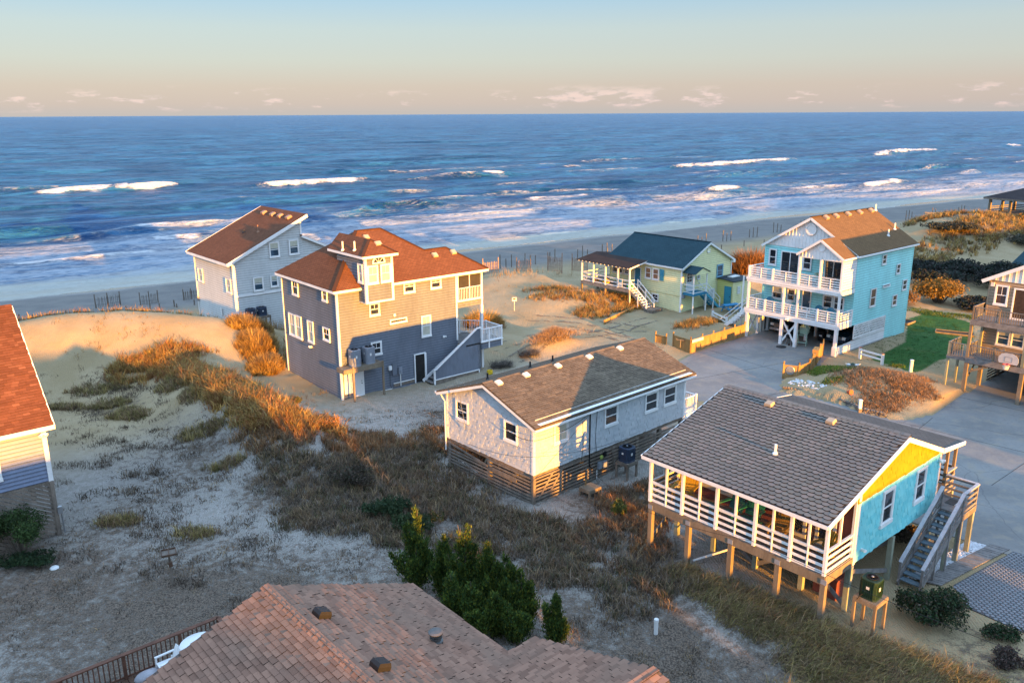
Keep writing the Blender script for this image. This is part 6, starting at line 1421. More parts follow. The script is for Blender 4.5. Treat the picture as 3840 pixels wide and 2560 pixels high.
def adirondack(label, loc, deg, mat, s=1.0, tall=0.0, group=None, name='adirondack_chair'):
    t = thing(name, label, 'chair', loc, deg, group); h = .36 + tall
    n = 7
    for i in range(n):   # fanned back slats
        f = (i - (n - 1) / 2) / ((n - 1) / 2); top = 1.0 - .16 * f * f
        bar('back_slat', t, mat, ((f * .24) * s, .3 * s, (h - .03) * s), ((f * .33) * s, .62 * s, (tall + top) * s), .085 * s, .02 * s, up=(0, -1, .5))
    for i in range(6): bar('seat_slat', t, mat, (-.29 * s, (-.25 + i * .1) * s, (h + .02 - i * .025) * s), (.29 * s, (-.25 + i * .1) * s, (h + .02 - i * .025) * s), .085 * s, .022 * s)
    for x in (-.35, .35):
        bar('arm', t, mat, (x * s, -.36 * s, (h + .22) * s), (x * s, .42 * s, (h + .22) * s), .13 * s, .025 * s)
        bar('front_leg', t, mat, (x * .9 * s, -.27 * s, 0), (x * .9 * s, -.27 * s, (h + .21) * s), .09 * s, .03 * s, up=(1, 0, 0)); bar('rear_leg', t, mat, (x * .85 * s, -.2 * s, (h - .04) * s), (x * .85 * s, .55 * s, .02 * s) if not tall else (x * .85 * s, .4 * s, 0), .03 * s, .11 * s)
    bar('back_brace', t, mat, (-.34 * s, .42 * s, (h + .2) * s), (.34 * s, .42 * s, (h + .2) * s), .04 * s, .07 * s)
    if tall: bar('foot_rail', t, mat, (-.3 * s, -.3 * s, .25 * s), (.3 * s, -.3 * s, .25 * s), .05, .05)
    return t
cz = 2.35
adirondack('yellow slatted deck chair on the porch beside the corner post', COT(1.0, 7.3, cz), -49 + 15, YELPAINT, 1.25)
adirondack('teal slatted deck chair on the porch facing the railing', COT(1.0, 4.95, cz), -49 - 10, TURQPAINT, 1.25)
adirondack('dark teal slatted deck chair on the porch next to the red wall', COT(1.15, 4.1, cz), -49 + 5, TURQPAINT, 1.2)
adirondack('yellow slatted deck chair on the porch near the white door', COT(1.25, 2.75, cz), -49 + 8, pm('shaded_yellow_paint', (.30, .19, .02), .15, 3, .5), 1.0)  # yellow paint darkened in its colour to stand for the porch shade
adirondack('yellow slatted deck chair at the gable end of the porch', COT(1.05, .75, cz), -49 - 12, MATS['shaded_yellow_paint'], 1.0)
t = thing('side_table', 'small dark teal table between the porch chairs', 'table', COT(.9, 5.9, cz), 41)
ob('table_top', MB().lathe([(.26, .45), (.27, .47), (.02, .48)], 14), TURQPAINT, t)
for k in range(3): bar('leg', t, TURQPAINT, (.2 * math.cos(k * 2.1), .2 * math.sin(k * 2.1), 0), (.05 * math.cos(k * 2.1), .05 * math.sin(k * 2.1), .45), .03)
adirondack('mint high deck chair standing in the carport', TUR(1.1, 3.55, .03), -30, MINT, 1.15, .4)
adirondack('mint slatted deck chair on the upper white deck', TUR(1.1, 2.3, 5.32), 30, MINT, 1.0)
for lab, x, y in (('navy sling chair on the middle deck near its left corner', 1.0, 7.2), ('navy sling chair on the middle deck by the double windows', 1.0, 1.5), ('white deck chair on the middle deck by the narrow bay', 1.1, 5.5), ('navy sling chair on the middle deck beside the door', 1.1, 2.6)): adirondack(lab, TUR(x, y, 2.6), -50, WHITE2 if 'white' in lab else NAVYPAINT, .95)
t = thing('deck_table', 'round brown table on the upper white deck', 'table', TUR(1.2, 1.5, 5.32), 40); ob('table_top', MB().lathe([(.55, .68), (.56, .72), (.02, .73)], 16), OLDWOOD, t); ob('pedestal', MB().lathe([(.3, 0), (.05, .05), (.05, .68)], 10), OLDWOOD, t)
# kettle grill
t = thing('kettle_grill', 'black kettle grill on legs beside the carport post', 'grill', TUR(.3, 4.3, .03), 40)
ob('bowl', MB().lathe([(.05, .55), (.22, .6), (.3, .74), (.3, .78)], 16), BLACK, t, smooth=True); ob('lid', MB().lathe([(.3, .785), (.27, .92), (.15, 1.0), (.03, 1.02), (.03, 1.06)], 16), BLACK, t, smooth=True)
for k in range(3): bar('leg', t, METAL, (.15 * math.cos(k * 2.1), .15 * math.sin(k * 2.1), .6), (.32 * math.cos(k * 2.1), .32 * math.sin(k * 2.1), 0), .03)
for s in (-.3, .3): ob('wheel', MB().tube((s, -.18, .09), (s + .04, -.18, .09), .09, 12), BLACK, t)
o = ob('drain_cover', MB().lathe([(.42, 0), (.42, .02), (.36, .03)], 20), BLACK, None, TUR(-.8, 4.34, .034)); tag(o, 'round black drain cover in the concrete driveway', 'drain cover')

# ---- vehicles in the carport
def vehicle(name, label, cat, loc, deg, paint, L, Wd, H, kind):
    t = thing(name, label, cat, loc, deg); m = MB(); hw = Wd / 2
    if kind == 'truck': prof = [(0, .42), (.02, 1.02), (.25, 1.12), (1.35, 1.2), (1.95, H), (3.5, H), (3.75, 1.22), (L, 1.2), (L, .5)]; glass0 = 1.2
    else: prof = [(0, .35), (.0, .72), (.2, .85), (1.15, .98), (1.85, H), (3.2, H - .02), (4.0, 1.0), (L, .92), (L, .38)]; glass0 = .98
    zs = max(p[1] for p in prof)
    cab = [(x, z) for x, z in prof]
    # cross-sections along the length, narrowed above the belt line
    k = len(prof); xs_ = []
    vs = []
    for s in (-1, 1):
        for x, z in prof: vs.append((x, s * (hw if z <= glass0 + .01 else hw * .8), z))
    fs = [tuple(range(k)), tuple(range(k, 2 * k))[::-1]] + [(i, (i + 1) % k, k + (i + 1) % k, k + i) for i in range(k)]
    m.add(vs, fs); o = ob('body', m, paint, t)
    md = o.modifiers.new('bevel', 'BEVEL'); md.width = .05; md.segments = 2; md.limit_method = 'ANGLE'
    a = [p for p in prof if p[1] > glass0 + .01]; i0 = prof.index(a[0]); p0, p1 = prof[i0 - 1], a[0]
    w = MB(); f0 = (p0[0] + .08, p0[1] + .05); f1 = (p1[0] - .03, p1[1] - .05)
    w.add([(f0[0] - .02, -hw * .9, f0[1] + .02), (f0[0] - .02, hw * .9, f0[1] + .02), (f1[0] - .03, hw * .74, f1[1]), (f1[0] - .03, -hw * .74, f1[1])], [(0, 1, 2, 3)]); ob('windscreen', w, GLASS, t)
    for s in (-1, 1):
        q = MB(); q.add([(p1[0] + .05 - .3, s * hw * .955, glass0 + .1), (p1[0] + 1.25, s * hw * .955, glass0 + .1), (p1[0] + 1.2, s * (hw * .81), H - .1), (p1[0] + .1, s * hw * .81, H - .1)], [(0, 1, 2, 3)]); ob('side_window', q, GLASS, t)
    for x in (.85, L - .95):
        for s in (-1, 1):
            wr = .38 if kind == 'truck' else .33
            wh = ob('wheel', MB().tube((x, s * (hw - .2), wr), (x, s * (hw + .02), wr), wr, 18), BLACK, t)
            rm = MB().tube((x, s * (hw + .0), wr), (x, s * (hw + .035), wr), wr * .62, 14)
            for k2 in range(6): rm.beam((x, s * (hw + .04), wr), (x + wr * .6 * math.cos(k2 * 1.05), s * (hw + .04), wr + wr * .6 * math.sin(k2 * 1.05)), .03, .05)
            ob('rim', rm, METAL, wh)
    fz = .72 if kind == 'truck' else .6
    g = ob('grille', MB().box(-.03, -hw * .55, fz - .12, .03, hw * .55, fz + .22), BLACK, t)
    for i in range(4): bx('grille_bar', g, METAL, -.045, -hw * .55, fz - .1 + i * .09, -.02, hw * .55, fz - .07 + i * .09)
    for s in (-1, 1): bx('headlight', t, PVC, -.025, s * hw * .6, fz + .02, .12, s * hw * .95, fz + .24)
    bx('bumper', t, METAL if kind == 'truck' else paint, -.1, -hw * .98, .36, .06, hw * .98, .56); bx('number_plate', t, PVC, -.115, -.15, .40, -.1, .15, .52)
    for s in (-1, 1): bx('mirror', t, BLACK, p0[0] + .35, s * (hw + .02), glass0 + .02, p0[0] + .47, s * (hw + .2), glass0 + .2)
    return t
PT = pm('dark_truck_paint', (.02, .022, .026), .1, 2, .25, spec=.7); PC = pm('midnight_blue_paint', (.008, .018, .035), .1, 2, .25, spec=.7)
vehicle('pickup_truck', 'dark pickup truck with chrome grille parked in the carport', 'truck', TUR(2.6, 6.75, .03), 40.15, PT, 5.2, 1.85, 1.72, 'truck')
vehicle('parked_car', 'midnight blue car parked in the carport beside the low white wall', 'car', TUR(2.9, 1.55, .03), 40.15, PC, 4.5, 1.75, 1.42, 'car')
t = thing('rubbish_bin', 'black wheeled bin standing in the carport', 'bin', TUR(3.3, 3.05, .03), 40)
ob('body', MB().add([(-.22, -.22, .06), (.22, -.22, .06), (.22, .22, .06), (-.22, .22, .06), (-.28, -.28, .85), (.28, -.28, .85), (.28, .28, .85), (-.28, .28, .85)], [(0, 3, 2, 1), (4, 5, 6, 7), (0, 1, 5, 4), (1, 2, 6, 5), (2, 3, 7, 6), (3, 0, 4, 7)]), BLACK, t); bx('lid', t, BLACK, -.31, -.3, .85, .3, .3, .92); bx('sticker', t, PVC, -.262, -.14, .5, -.255, .12, .68)
for s in (-.25, .25): ob('wheel', MB().tube((.2, s - .03, .1), (.2, s + .03, .1), .1, 10), BLACK, t)

# ---- picnic table
t = thing('picnic_table', 'bright blue picnic table beside the yellow cottage shed', 'table', (21.6, 79.6, ht(21.6, 79.6)), 25)
BP = pm('bright_blue_paint', (.03, .22, .42), .15, 3, .55)
for i in range(5): bx('top_plank', t, BP, -.9, -.36 + i * .145, .72, .9, -.23 + i * .145, .76)
for s in (-1, 1):
    for i in range(2): bx('seat_plank', t, BP, -.9, s * .62 - .14 + i * .145, .42, .9, s * .62 - .01 + i * .145, .46)
    for x in (-.6, .6): bar('leg', t, BP, (x, s * .2, .72), (x, s * .65, 0), .05, .1)
for x in (-.6, .6): bar('cross_bar', t, BP, (x, -.75, .4), (x, .75, .4), .05, .1); bar('cross_bar', t, BP, (x, -.34, .68), (x, .34, .68), .05, .1)

# ---- timber fences
def fence(label, pts, h, mat, board=.14, cap=True, ball=True):
    t = thing('timber_fence', label, 'fence', (*pts[0], 0))
    o = Vector(pts[0])
    for a, b_ in zip(pts, pts[1:]):
        a = Vector(a) - o; b_ = Vector(b_) - o; L = (b_ - a).length; d = (b_ - a) / L; nrm = Vector((-d.y, d.x)); n = max(1, int(L / board))
        for i in range(n):
            p = a + d * (i * L / n + .006); q = a + d * ((i + 1) * L / n - .006); zz = h - .03 - random.uniform(0, .02)
            m_ = (p + q) / 2; g = ht(m_.x + o.x, m_.y + o.y) * 0
            bar('board', t, mat, (m_.x, m_.y, -.1), (m_.x, m_.y, zz), (q - p).length, .02, up=(nrm.x, nrm.y, 0))
        bar('rail', t, mat, (a.x + nrm.x * .03, a.y + nrm.y * .03, h * .25), (b_.x + nrm.x * .03, b_.y + nrm.y * .03, h * .25), .05, .09); bar('rail', t, mat, (a.x + nrm.x * .03, a.y + nrm.y * .03, h * .8), (b_.x + nrm.x * .03, b_.y + nrm.y * .03, h * .8), .05, .09)
        if cap: bar('cap_rail', t, mat, (a.x, a.y, h), (b_.x, b_.y, h), .1, .035)
        k = max(1, round(L / 1.55))
        for i in range(k + 1):
            p = a + d * (L * i / k); po = post(t, mat, p.x, p.y, -.2, h + .14, .11, 'post')
            if ball: ob('finial', MB().lathe([(.03, 0), (.06, .03), (.075, .08), (.06, .13), (.01, .155)], 10, (p.x, p.y, h + .14)), mat, t)
    return t
t = fence('long orange pine fence with post finials along the concrete driveway', [(13.5, 66.9), (14.6, 65.2), (20.4, 70.3)], 1.12, PINE2)
bar('signboard', t, PVC, (14.72 - 13.5, 65.2 - 66.9, 1.0), (15.85 - 13.5, 66.2 - 66.9, 1.0), .02, .24, up=(0, 0, 1))
m = MB(); m.tube((.4, -1.0, .3), (.4, -1.0, 1.0), .05, 8); m.beam((.1, -.85, .95), (.7, -1.15, .95), .08, .06)
for p in ((.1, -.85), (.7, -1.15)): m.lathe([(.03, .98), (.06, 1.02), (.02, 1.06)], 8, (p[0], p[1], 0))
ob('tap_stand', m, OLDWOOD, t)
fence('short pine fence panel at the corner of the planted bed', [(12.25, 68.15), (13.0, 67.35)], .85, PINE2)
t = fence('pine fence with finials and an oval plaque opposite the carport', [(20.0, 58.3), (21.0, 57.9), (22.1, 58.9), (25.15, 64.4)], 1.1, PINE2)
ob('plaque', MB().lathe([(.001, -.012), (.30, -.01), (.32, .0), (.30, .012), (.001, .014)], 20), METAL, t, (.42, -.22, .72), (R(90), 0, R(-22)))
t.children[-1].scale = (1, .45, 1)
def rail_fence(label, p, q, h=.9):
    zg = min(ht(*p), ht(*q)); t = thing('white_rail_fence', label, 'fence', (*p, zg)); d = (q[0] - p[0], q[1] - p[1])
    for c in ((0, 0), d):
        post(t, WHITE2, c[0], c[1], -.3, h, .18, 'post'); bx('post_cap', t, pm('terracotta_cap', (.4, .16, .1), .1), c[0] - .11, c[1] - .11, h, c[0] + .11, c[1] + .11, h + .05)
    for z in (.42, .75): bar('rail', t, WHITE2, (0, 0, z), (*d, z), .05, .14)
rail_fence('white two-rail fence beside the lawn', (27.75, 63.4), (28.75, 61.6)); rail_fence('white two-rail fence next to the blue picnic table', (18.95, 76.0), (19.6, 73.4), 1.0)
for lab, x, y, h_ in (('white marker post at the corner of the lawn', 30.05, 59.6, .9), ('white marker post in the stone edging', 22.75, 51.1, .85)):
    t = thing('marker_post', lab, 'post', (x, y, ht(x, y))); bx('shaft', t, WHITE2, -.09, -.09, -.3, .09, .09, h_); bx('post_cap', t, WHITE2, -.11, -.11, h_, .11, .11, h_ + .05)
    if x < 25: bx('base', t, OLDWOOD, -.1, -.1, -.3, .1, .1, .3)
# stone edging of the bed
se = thing('stone_edging', 'low dry-stone edging along the planted bed', 'wall', (19.2, 55.6, 0)); SM = shingle_mat('edging_stone', [(.16, .14, .12), (.24, .2, .17), (.3, .25, .21), (.2, .17, .15)])
pts = [Vector((19.2, 55.65)), Vector((20.7, 54.85)), Vector((22.2, 53.0)), Vector((23.1, 51.1)), Vector((24.2, 50.0))]; shp = []
for k in range(3):
    m = MB(); r_ = np.random.default_rng(k); m.lathe([(.06, 0), (.11, .03), (.10, .10), (.05, .13)], 7); m.v = [tuple(np.array(v) * (1.2, .9, 1) + r_.uniform(-.018, .018, 3)) for v in m.v]; shp.append(m.mesh('stone', SM))
for a, b_ in zip(pts, pts[1:]):
    L = (b_ - a).length
    for lv in range(3):
        for i in range(int(L / .2)):
            p = a.lerp(b_, (i + .5 * (lv % 2)) * .2 / L); o = link('stone', shp[random.randrange(3)], se, (p.x - 19.2 + random.uniform(-.04, .04), p.y - 55.6 + random.uniform(-.04, .04), lv * .1), (0, 0, random.uniform(0, 6)))
# white shells / gravel
def scatter_stones(name, label, poly, n, sc, mat, cat='stones', zoff=0):
    xs_ = [p[0] for p in poly]; ys_ = [p[1] for p in poly]; V = []; F = []; c0 = 0
    base = np.array([(1, 0, 0), (.3, .9, 0), (-.8, .5, 0), (-.7, -.6, 0), (.4, -.8, 0), (.1, .05, .55)]); fc = [(0, 1, 5), (1, 2, 5), (2, 3, 5), (3, 4, 5), (4, 0, 5)]
    while c0 < n:
        x, y = rng.uniform(min(xs_), max(xs_)), rng.uniform(min(ys_), max(ys_))
        if not inpoly(poly, np.array([x]), np.array([y]))[0]: continue
        a = rng.uniform(0, 6.3); s = sc * rng.uniform(.5, 1.3); r_ = np.array([[math.cos(a), -math.sin(a), 0], [math.sin(a), math.cos(a), 0], [0, 0, 1]])
        V.append((base * s) @ r_.T + (x, y, max(ht(x, y), .0) + zoff)); F += [tuple(k + 6 * c0 for k in f) for f in fc]; c0 += 1
    me = bpy.data.meshes.new(name); me.from_pydata(np.concatenate(V).tolist(), [], F); me.materials.append(mat); o = link(name, me); o['kind'] = 'stuff'; o['label'] = label; o['category'] = cat
scatter_stones('white_gravel', 'white shells and pebbles beside the wooden stairs', [(16.6, 31.1), (17.5, 30.9), (21.5, 33.75), (20.9, 34.2)], 900, .09, pm('white_pebble', (.62, .62, .64), .25, 6, .7), zoff=.02)
scatter_stones('flower_bed_shells', 'white shells at the edge of the planted bed', [(19.6, 56.6), (20.6, 57.2), (22.0, 54.9), (21.2, 54.6)], 120, .09, MATS['white_pebble'])

# ---- planters on the lawn
for lab, x, y, a in (('long timber planter bed in the middle of the lawn', 39.2, 70.9, -30), ('small timber planter bed at the house corner of the lawn', 36.7, 74.8, 40)):
    s = 1.5 if 'long' in lab else .8; t = thing('planter', lab, 'planter', (x, y, ht(x, y)), a)
    for p, q in (((-s, -.5), (s, -.5)), ((-s, .5), (s, .5)), ((-s, -.5), (-s, .5)), ((s, -.5), (s, .5))): bar('plank', t, PINE, (*p, .1), (*q, .1), .06, .24)
    bx('soil', t, pm('dark_soil', (.035, .028, .022), .4, 8, .95), -s + .03, -.47, 0, s - .03, .47, .14)
# boat shaped pot, red scoop
x, y = 25.2, 58.6; t = thing('boat_planter', 'small white boat-shaped planter in the green ground cover', 'planter', (x, y, ht(x, y) + .05), -15)
ob('hull', MB().add([(-.55, 0, .3), (-.3, -.2, .25), (.3, -.2, .25), (.55, 0, .34), (.3, .2, .25), (-.3, .2, .25), (-.35, 0, 0), (.35, 0, 0)], [(0, 1, 6), (1, 2, 7, 6), (2, 3, 7), (3, 4, 7), (4, 5, 6, 7), (5, 0, 6)]), WHITE2, t); ob('plants', MB().lathe([(.12, .2), (.2, .28), (.05, .36)], 7), GREENMETAL, t)
x, y = 22.9, 53.3; t = thing('flower_pot', 'orange clay pot tipped over in the planted bed', 'pot', (x, y, ht(x, y) + .1), 20); ob('pot', MB().lathe([(.1, -.18), (.16, .12), (.185, .12), (.185, .18), (.12, .17)], 12), pm('terracotta', (.5, .12, .05), .2), t, (0, 0, 0), (R(80), 0, 0))
# ---- basketball hoop on the tan deck
t = thing('basketball_hoop', 'arched grey basketball backboard with red rim on the deck railing', 'basketball hoop', TAN(-.16, -2.6, 2.6), 41)
pr = [(-.55, .12), (.55, .12), (.62, .3), (.6, .55), (.45, .75), (.2, .84), (-.2, .84), (-.45, .75), (-.6, .55), (-.62, .3)]
bd = ob('backboard', MB().prism(pr, 'x', -.03, .0), pm('grey_backboard', (.45, .45, .46), .1, 3, .5), t)
mk = MB(); 
for p, q in (((-.22, .25), (.22, .25)), ((-.22, .58), (.22, .58)), ((-.22, .25), (-.22, .58)), ((.22, .25), (.22, .58))): mk.beam((-.034, *p), (-.034, *q), .006, .035)
ob('target_square', mk, GREYMETAL, bd)
rm = MB(); nt_ = MB(); cx_ = -.3
for i in range(16):
    a, b_ = 2 * math.pi * i / 16, 2 * math.pi * (i + 1) / 16
    rm.tube((cx_ + .22 * math.cos(a), .22 * math.sin(a), .12), (cx_ + .22 * math.cos(b_), .22 * math.sin(b_), .12), .02, 6); nt_.tube((cx_ + .22 * math.cos(a), .22 * math.sin(a), .12), (cx_ + .13 * math.cos(b_), .13 * math.sin(b_), -.2), .012, 4); nt_.tube((cx_ + .22 * math.cos(b_), .22 * math.sin(b_), .12), (cx_ + .13 * math.cos(a), .13 * math.sin(a), -.2), .012, 4)
rm.box(-.1, -.08, .05, .0, .08, .15); ob('rim', rm, pm('red_metal', (.55, .04, .02), .1, 3, .5), t); ob('net', nt_, PVC, t)
bar('bracket', t, BLACK, (-.0, -.5, .35), (.2, -.5, .35), .05); bar('bracket', t, BLACK, (-.0, .5, .35), (.2, .5, .35), .05)

# ---- bird table
x, y = -14.3, 30.85; t = thing('bird_feeder', 'wooden tray bird feeder on a post in the sandy yard', 'bird feeder', (x, y, ht(x, y)), 25)
post(t, OLDWOOD, 0, 0, -.3, 1.5, .09, 'post'); bx('tray', t, OLDWOOD, -.28, -.28, 1.5, .28, .28, 1.53)
for p, q in (((-.28, -.28), (.28, -.28)), ((-.28, .28), (.28, .28)), ((-.28, -.28), (-.28, .28)), ((.28, -.28), (.28, .28)), ((0, -.28), (0, .28))): bar('tray_rim', t, DARKWOOD, (*p, 1.56), (*q, 1.56), .03, .07)
ob('bracket', MB().beam((0, 0, 1.1), (.0, -.24, 1.48), .03, .05), OLDWOOD, t); ob('suet_cage', MB().box(-.06, -.16, .95, .1, -.05, 1.14), DARKWOOD, t)
# ---- sign on the sand
x, y = .25, 79.0; t = thing('warning_sign', 'white sign with red panel on a thin post in the sand', 'sign', (x, y, ht(x, y)), 10)
bar('post', t, PVC, (0, 0, -.2), (0, 0, 1.2), .03); bx('panel', t, PVC, -.22, -.03, .95, .22, -.015, 1.32); bx('red_panel', t, MATS['red_metal'], -.14, -.04, 1.1, .12, -.031, 1.25)
# ---- real-estate yard sign on the yellow porch rail + toys
t = thing('porch_sign', 'white and blue sign hanging on the yellow cottage porch railing', 'sign', YEL(-2.48, 5.75, 2.0), 40); bx('panel', t, PVC, -.03, -.28, 0, -.01, .28, .85); bx('blue_band', t, NAVYPAINT, -.036, -.2, .5, -.031, .2, .75); bx('blue_band', t, NAVYPAINT, -.036, -.2, .12, -.031, .2, .2)
for lab, y, m_, s in (('yellow inflatable toy on the yellow cottage porch', 8.6, YELPAINT, .3), ('green float on the yellow cottage porch', 5.2, pm('bright_green', (.1, .5, .08), .1), .26), ('orange beach toy at the end of the yellow cottage porch', 9.9, pm('bright_orange', (.7, .25, .03), .1), .2)):
    m = MB(); 
    for i in range(14):
        a, b_ = 2 * math.pi * i / 14, 2 * math.pi * (i + 1) / 14; m.tube((.9 * s * math.cos(a), .9 * s * math.sin(a), s * .5), (.9 * s * math.cos(b_), .9 * s * math.sin(b_), s * .5), s * .45, 8)
    o = ob('beach_toy', m, m_, None, YEL(-1.6, y, 1.92), (R(25), 0, 0), smooth=True); tag(o, lab, 'toy')
# ---- white patio table and chair on the brown deck
t = thing('patio_table', 'round white slatted patio table on the brown deck', 'table', FG(-.5, 4.72, 1.1), 41)
for i in range(9):
    f = (i - 4) / 4.6; hw = .62 * math.sqrt(max(0, 1 - f * f)); bx('top_slat', t, WHITE2, f * .62 - .064, -hw, .68, f * .62 + .064, hw, .715)
ob('rim', MB().lathe([(.6, .66), (.66, .665), (.66, .72), (.6, .725)], 24), WHITE2, t)
for k in range(4): bar('leg', t, WHITE2, (.42 * math.cos(.8 + k * 1.57), .42 * math.sin(.8 + k * 1.57), 0), (.32 * math.cos(.8 + k * 1.57), .32 * math.sin(.8 + k * 1.57), .68), .06)
t = thing('patio_chair', 'white resin armchair beside the round patio table', 'chair', FG(-1.62, 4.75, 1.1), 41 - 90)
m = MB(); 
for i in range(7): bar('back_slat', t, WHITE2, (-.2 + i * .066, .25, .42), (-.22 + i * .072, .42, .95 - .02 * abs(i - 3)), .05, .02, up=(0, -1, .3))
bx('seat', t, WHITE2, -.26, -.26, .4, .26, .26, .44)
for x_ in (-.28, .28):
    bar('arm', t, WHITE2, (x_, -.28, .64), (x_, .36, .66), .07, .04)
    for y_ in (-.24, .26): bar('leg', t, WHITE2, (x_ * 1.08, y_ * 1.1, 0), (x_, y_, .64 if y_ < 0 else .5), .05)
for lab, x_ in (('grey rolled cover on the brown deck rail', -3.4), ('small grey folded cover on the brown deck', -2.2)):
    m = MB(); m.lathe([(.1, 0), (.26, .06), (.3, .2), (.24, .3), (.08, .34)], 12); m.v = [(v[0] * 1.5, v[1] * .8, v[2]) for v in m.v]; o = ob('folded_cover', m, pm('grey_canvas', (.33, .32, .34), .2, 4, .9), None, FG(x_, 4.9, 1.11), (0, 0, R(41)), smooth=True); tag(o, lab, 'cover')
# ---- debris
x, y = -2.55, 42.8; o = bar('gutter_piece', None, WHITE2, (-3.05, 43.5, ht(-3.05, 43.5) + .12), (-1.95, 42.0, ht(-1.95, 42.0) + .1), .14, .08); tag(o, 'fallen white gutter piece lying beside the slatted skirting', 'gutter')
x, y = 5.4, 27.4; t = thing('vent_stack', 'white capped pipe standing in the grass', 'pipe', (x, y, ht(x, y))); ob('pipe', MB().tube((0, 0, -.2), (0, 0, .55), .08, 12), PVC, t); ob('cap', MB().lathe([(.095, .5), (.095, .62), (.06, .65)], 12), PVC, t)
x, y = -17.9, 29.0; m = MB().lathe([(.05, 0), (.2, .03), (.16, .09), (.03, .1)], 7); o = ob('paper_bag', m, PVC, None, (-20.1, 32.4, ht(-20.1, 32.4))); tag(o, 'crumpled white bag lying on the grass near the shrub', 'bag')
m = MB().lathe([(.2, 0), (.23, .05), (.23, .28), (.2, .3), (.17, .26), (.17, .1)], 14); o = ob('tub', m, YELPAINT, None, (*BLU(11.4, -1.9)[:2], ht(*BLU(11.4, -1.9)[:2]))); tag(o, 'round yellow tub behind the blue house stair', 'tub')
# retaining timber by the yellow cottage bed
t = thing('timber_edging', 'sunlit timber edging below the grass in front of the yellow cottage', 'edging', (8.6, 75.0, ht(8.6, 75)), 0)
for i in range(3): bar('timber', t, PINE2, (0, 0, .05 + i * .16), (3.9, 6.2, .0 + i * .16), .1, .15)
t = thing('doormat', 'dark doormat on the cottage landing', 'mat', COT(9.9, -.6, 2.325), 41); bx('mat', t, pm('mat_fibre', (.09, .08, .075), .3, 20, .95), -.3, -.2, 0, .3, .2, .02); bx('mat_border', t, PVC, -.3, -.22, 0, .3, -.2, .018)
# utility wires
def wire(label, pts, sag=.2, r=.012):
    P = []
    for a, b_ in zip(pts, pts[1:]):
        for i in range(14):
            f = i / 14; P.append((a[0] + (b_[0] - a[0]) * f, a[1] + (b_[1] - a[1]) * f, a[2] + (b_[2] - a[2]) * f - sag * 4 * f * (1 - f)))
    P.append(pts[-1]); o = ob('utility_wire', MB().path(P, r, 5), BLACK, None); tag(o, label, 'wire', 'overhead wires')
wire('thin wire running from the shingle cottage to the pile cottage porch', [CEN(3.9, -.1, .9), COT(-.2, 8.6, 1.9), COT(-.3, 3.0, 2.7), COT(-1.5, -9.0, 3.6)], .15, .009)
wire('thick cable looping along the shingle cottage eave', [CEN(-.2, 2.0, 3.65), CEN(-.35, -.6, 3.75), CEN(4.05, -.15, 3.98)], .22, .014)
wire('thin wire crossing the shingle cottage wall at mid height', [CEN(-2.5, 2.0, 3.4), CEN(-.6, -.7, 3.0), CEN(7.0, -.2, 1.75)], .2, .01)
wire('thin wire rising from the scrub to the shingle cottage conduit', [CEN(4.0, -.1, 3.9), CEN(-3.0, -1.6, 1.6)], .1, .009)

# ---- sand fences on the beach
def sandfence(label, p, q, h, nsl, lean=0, group='sand fences on the beach', mat=OLDWOOD, post_n=3):
    t = thing('sand_fence', label, 'fence', (*p, ht(*p)), 0, group); d = Vector((q[0] - p[0], q[1] - p[1])); zq = ht(*q) - ht(*p)
    for i in range(nsl):
        f = (i + .5) / nsl; x_, y_ = d.x * f, d.y * f; z_ = zq * f; l_ = random.uniform(-.05, .05)
        bar('slat', t, mat, (x_, y_, z_ - .2), (x_ + l_, y_ + l_, z_ + h * random.uniform(.88, 1)), .045, .012)
    for i in range(post_n):
        f = i / (post_n - 1); ob('post', MB().tube((d.x * f, d.y * f, zq * f - .3), (d.x * f, d.y * f, zq * f + h * 1.25), .06, 7), mat, t)
    for z_ in (.3, .75): bar('wire', t, BLACK, (0, 0, h * z_), (d.x, d.y, zq + h * z_), .015)
for lab, p, q, h in (('tall dark sand fence on the open beach, the one nearest the rust roof', (-45.6, 88.6), (-43.8, 90.6), 1.25), ('dark sand fence on the open beach, between two others', (-41.2, 89.8), (-39.8, 91.2), 1.15), ('dark sand fence on the open beach beside the grey saltbox house', (-37.4, 92.4), (-36.2, 93.8), 1.05)): sandfence(lab, p, q, h, 14)
FP = pm('sunlit_fence_wood', (.34, .22, .16), .3, 3, .85)  # lighter, warmer wood copy that puts sunlight into the fence colour
for lab, p, q, h in (('sunlit sand fence on the dune beside the screened porch', (-3.4, 96.5), (-1.6, 98.4), 1.6), ('sunlit sand fence on the sand slope, next to the porch fence', (.6, 98.3), (2.2, 95.4), 1.5), ('sunlit sand fence on the sand slope, in front of the yellow porch', (4.4, 99.6), (5.9, 95.9), 1.9), ('dark sand fence beyond the sunlit slope', (7.6, 103.0), (9.4, 101.5), 1.7), ('dark sand fence beside the yellow cottage porch', (12.6, 108), (14.6, 106.5), 2.0)): sandfence(lab, p, q, h, 18, group='sand fences by the dune path', mat=FP if 'sunlit' in lab else OLDWOOD, post_n=2)
def beach_post(x, y, h, lab, grp):
    o = ob('beach_post', MB().tube((0, 0, -.4), (random.uniform(-.05, .05), 0, h), .07, 7), OLDWOOD, None, (x, y, ht(x, y))); tag(o, lab, 'post', grp)
for i in range(20):
    f = i / 19; x = -52 + 19 * f + random.uniform(-.4, .4); y = 80.5 + 8.5 * f + random.uniform(-.8, .8); beach_post(x, y, random.uniform(.35, .8), 'short dark post sticking out of the beach sand left of the saltbox house', 'short beach posts')
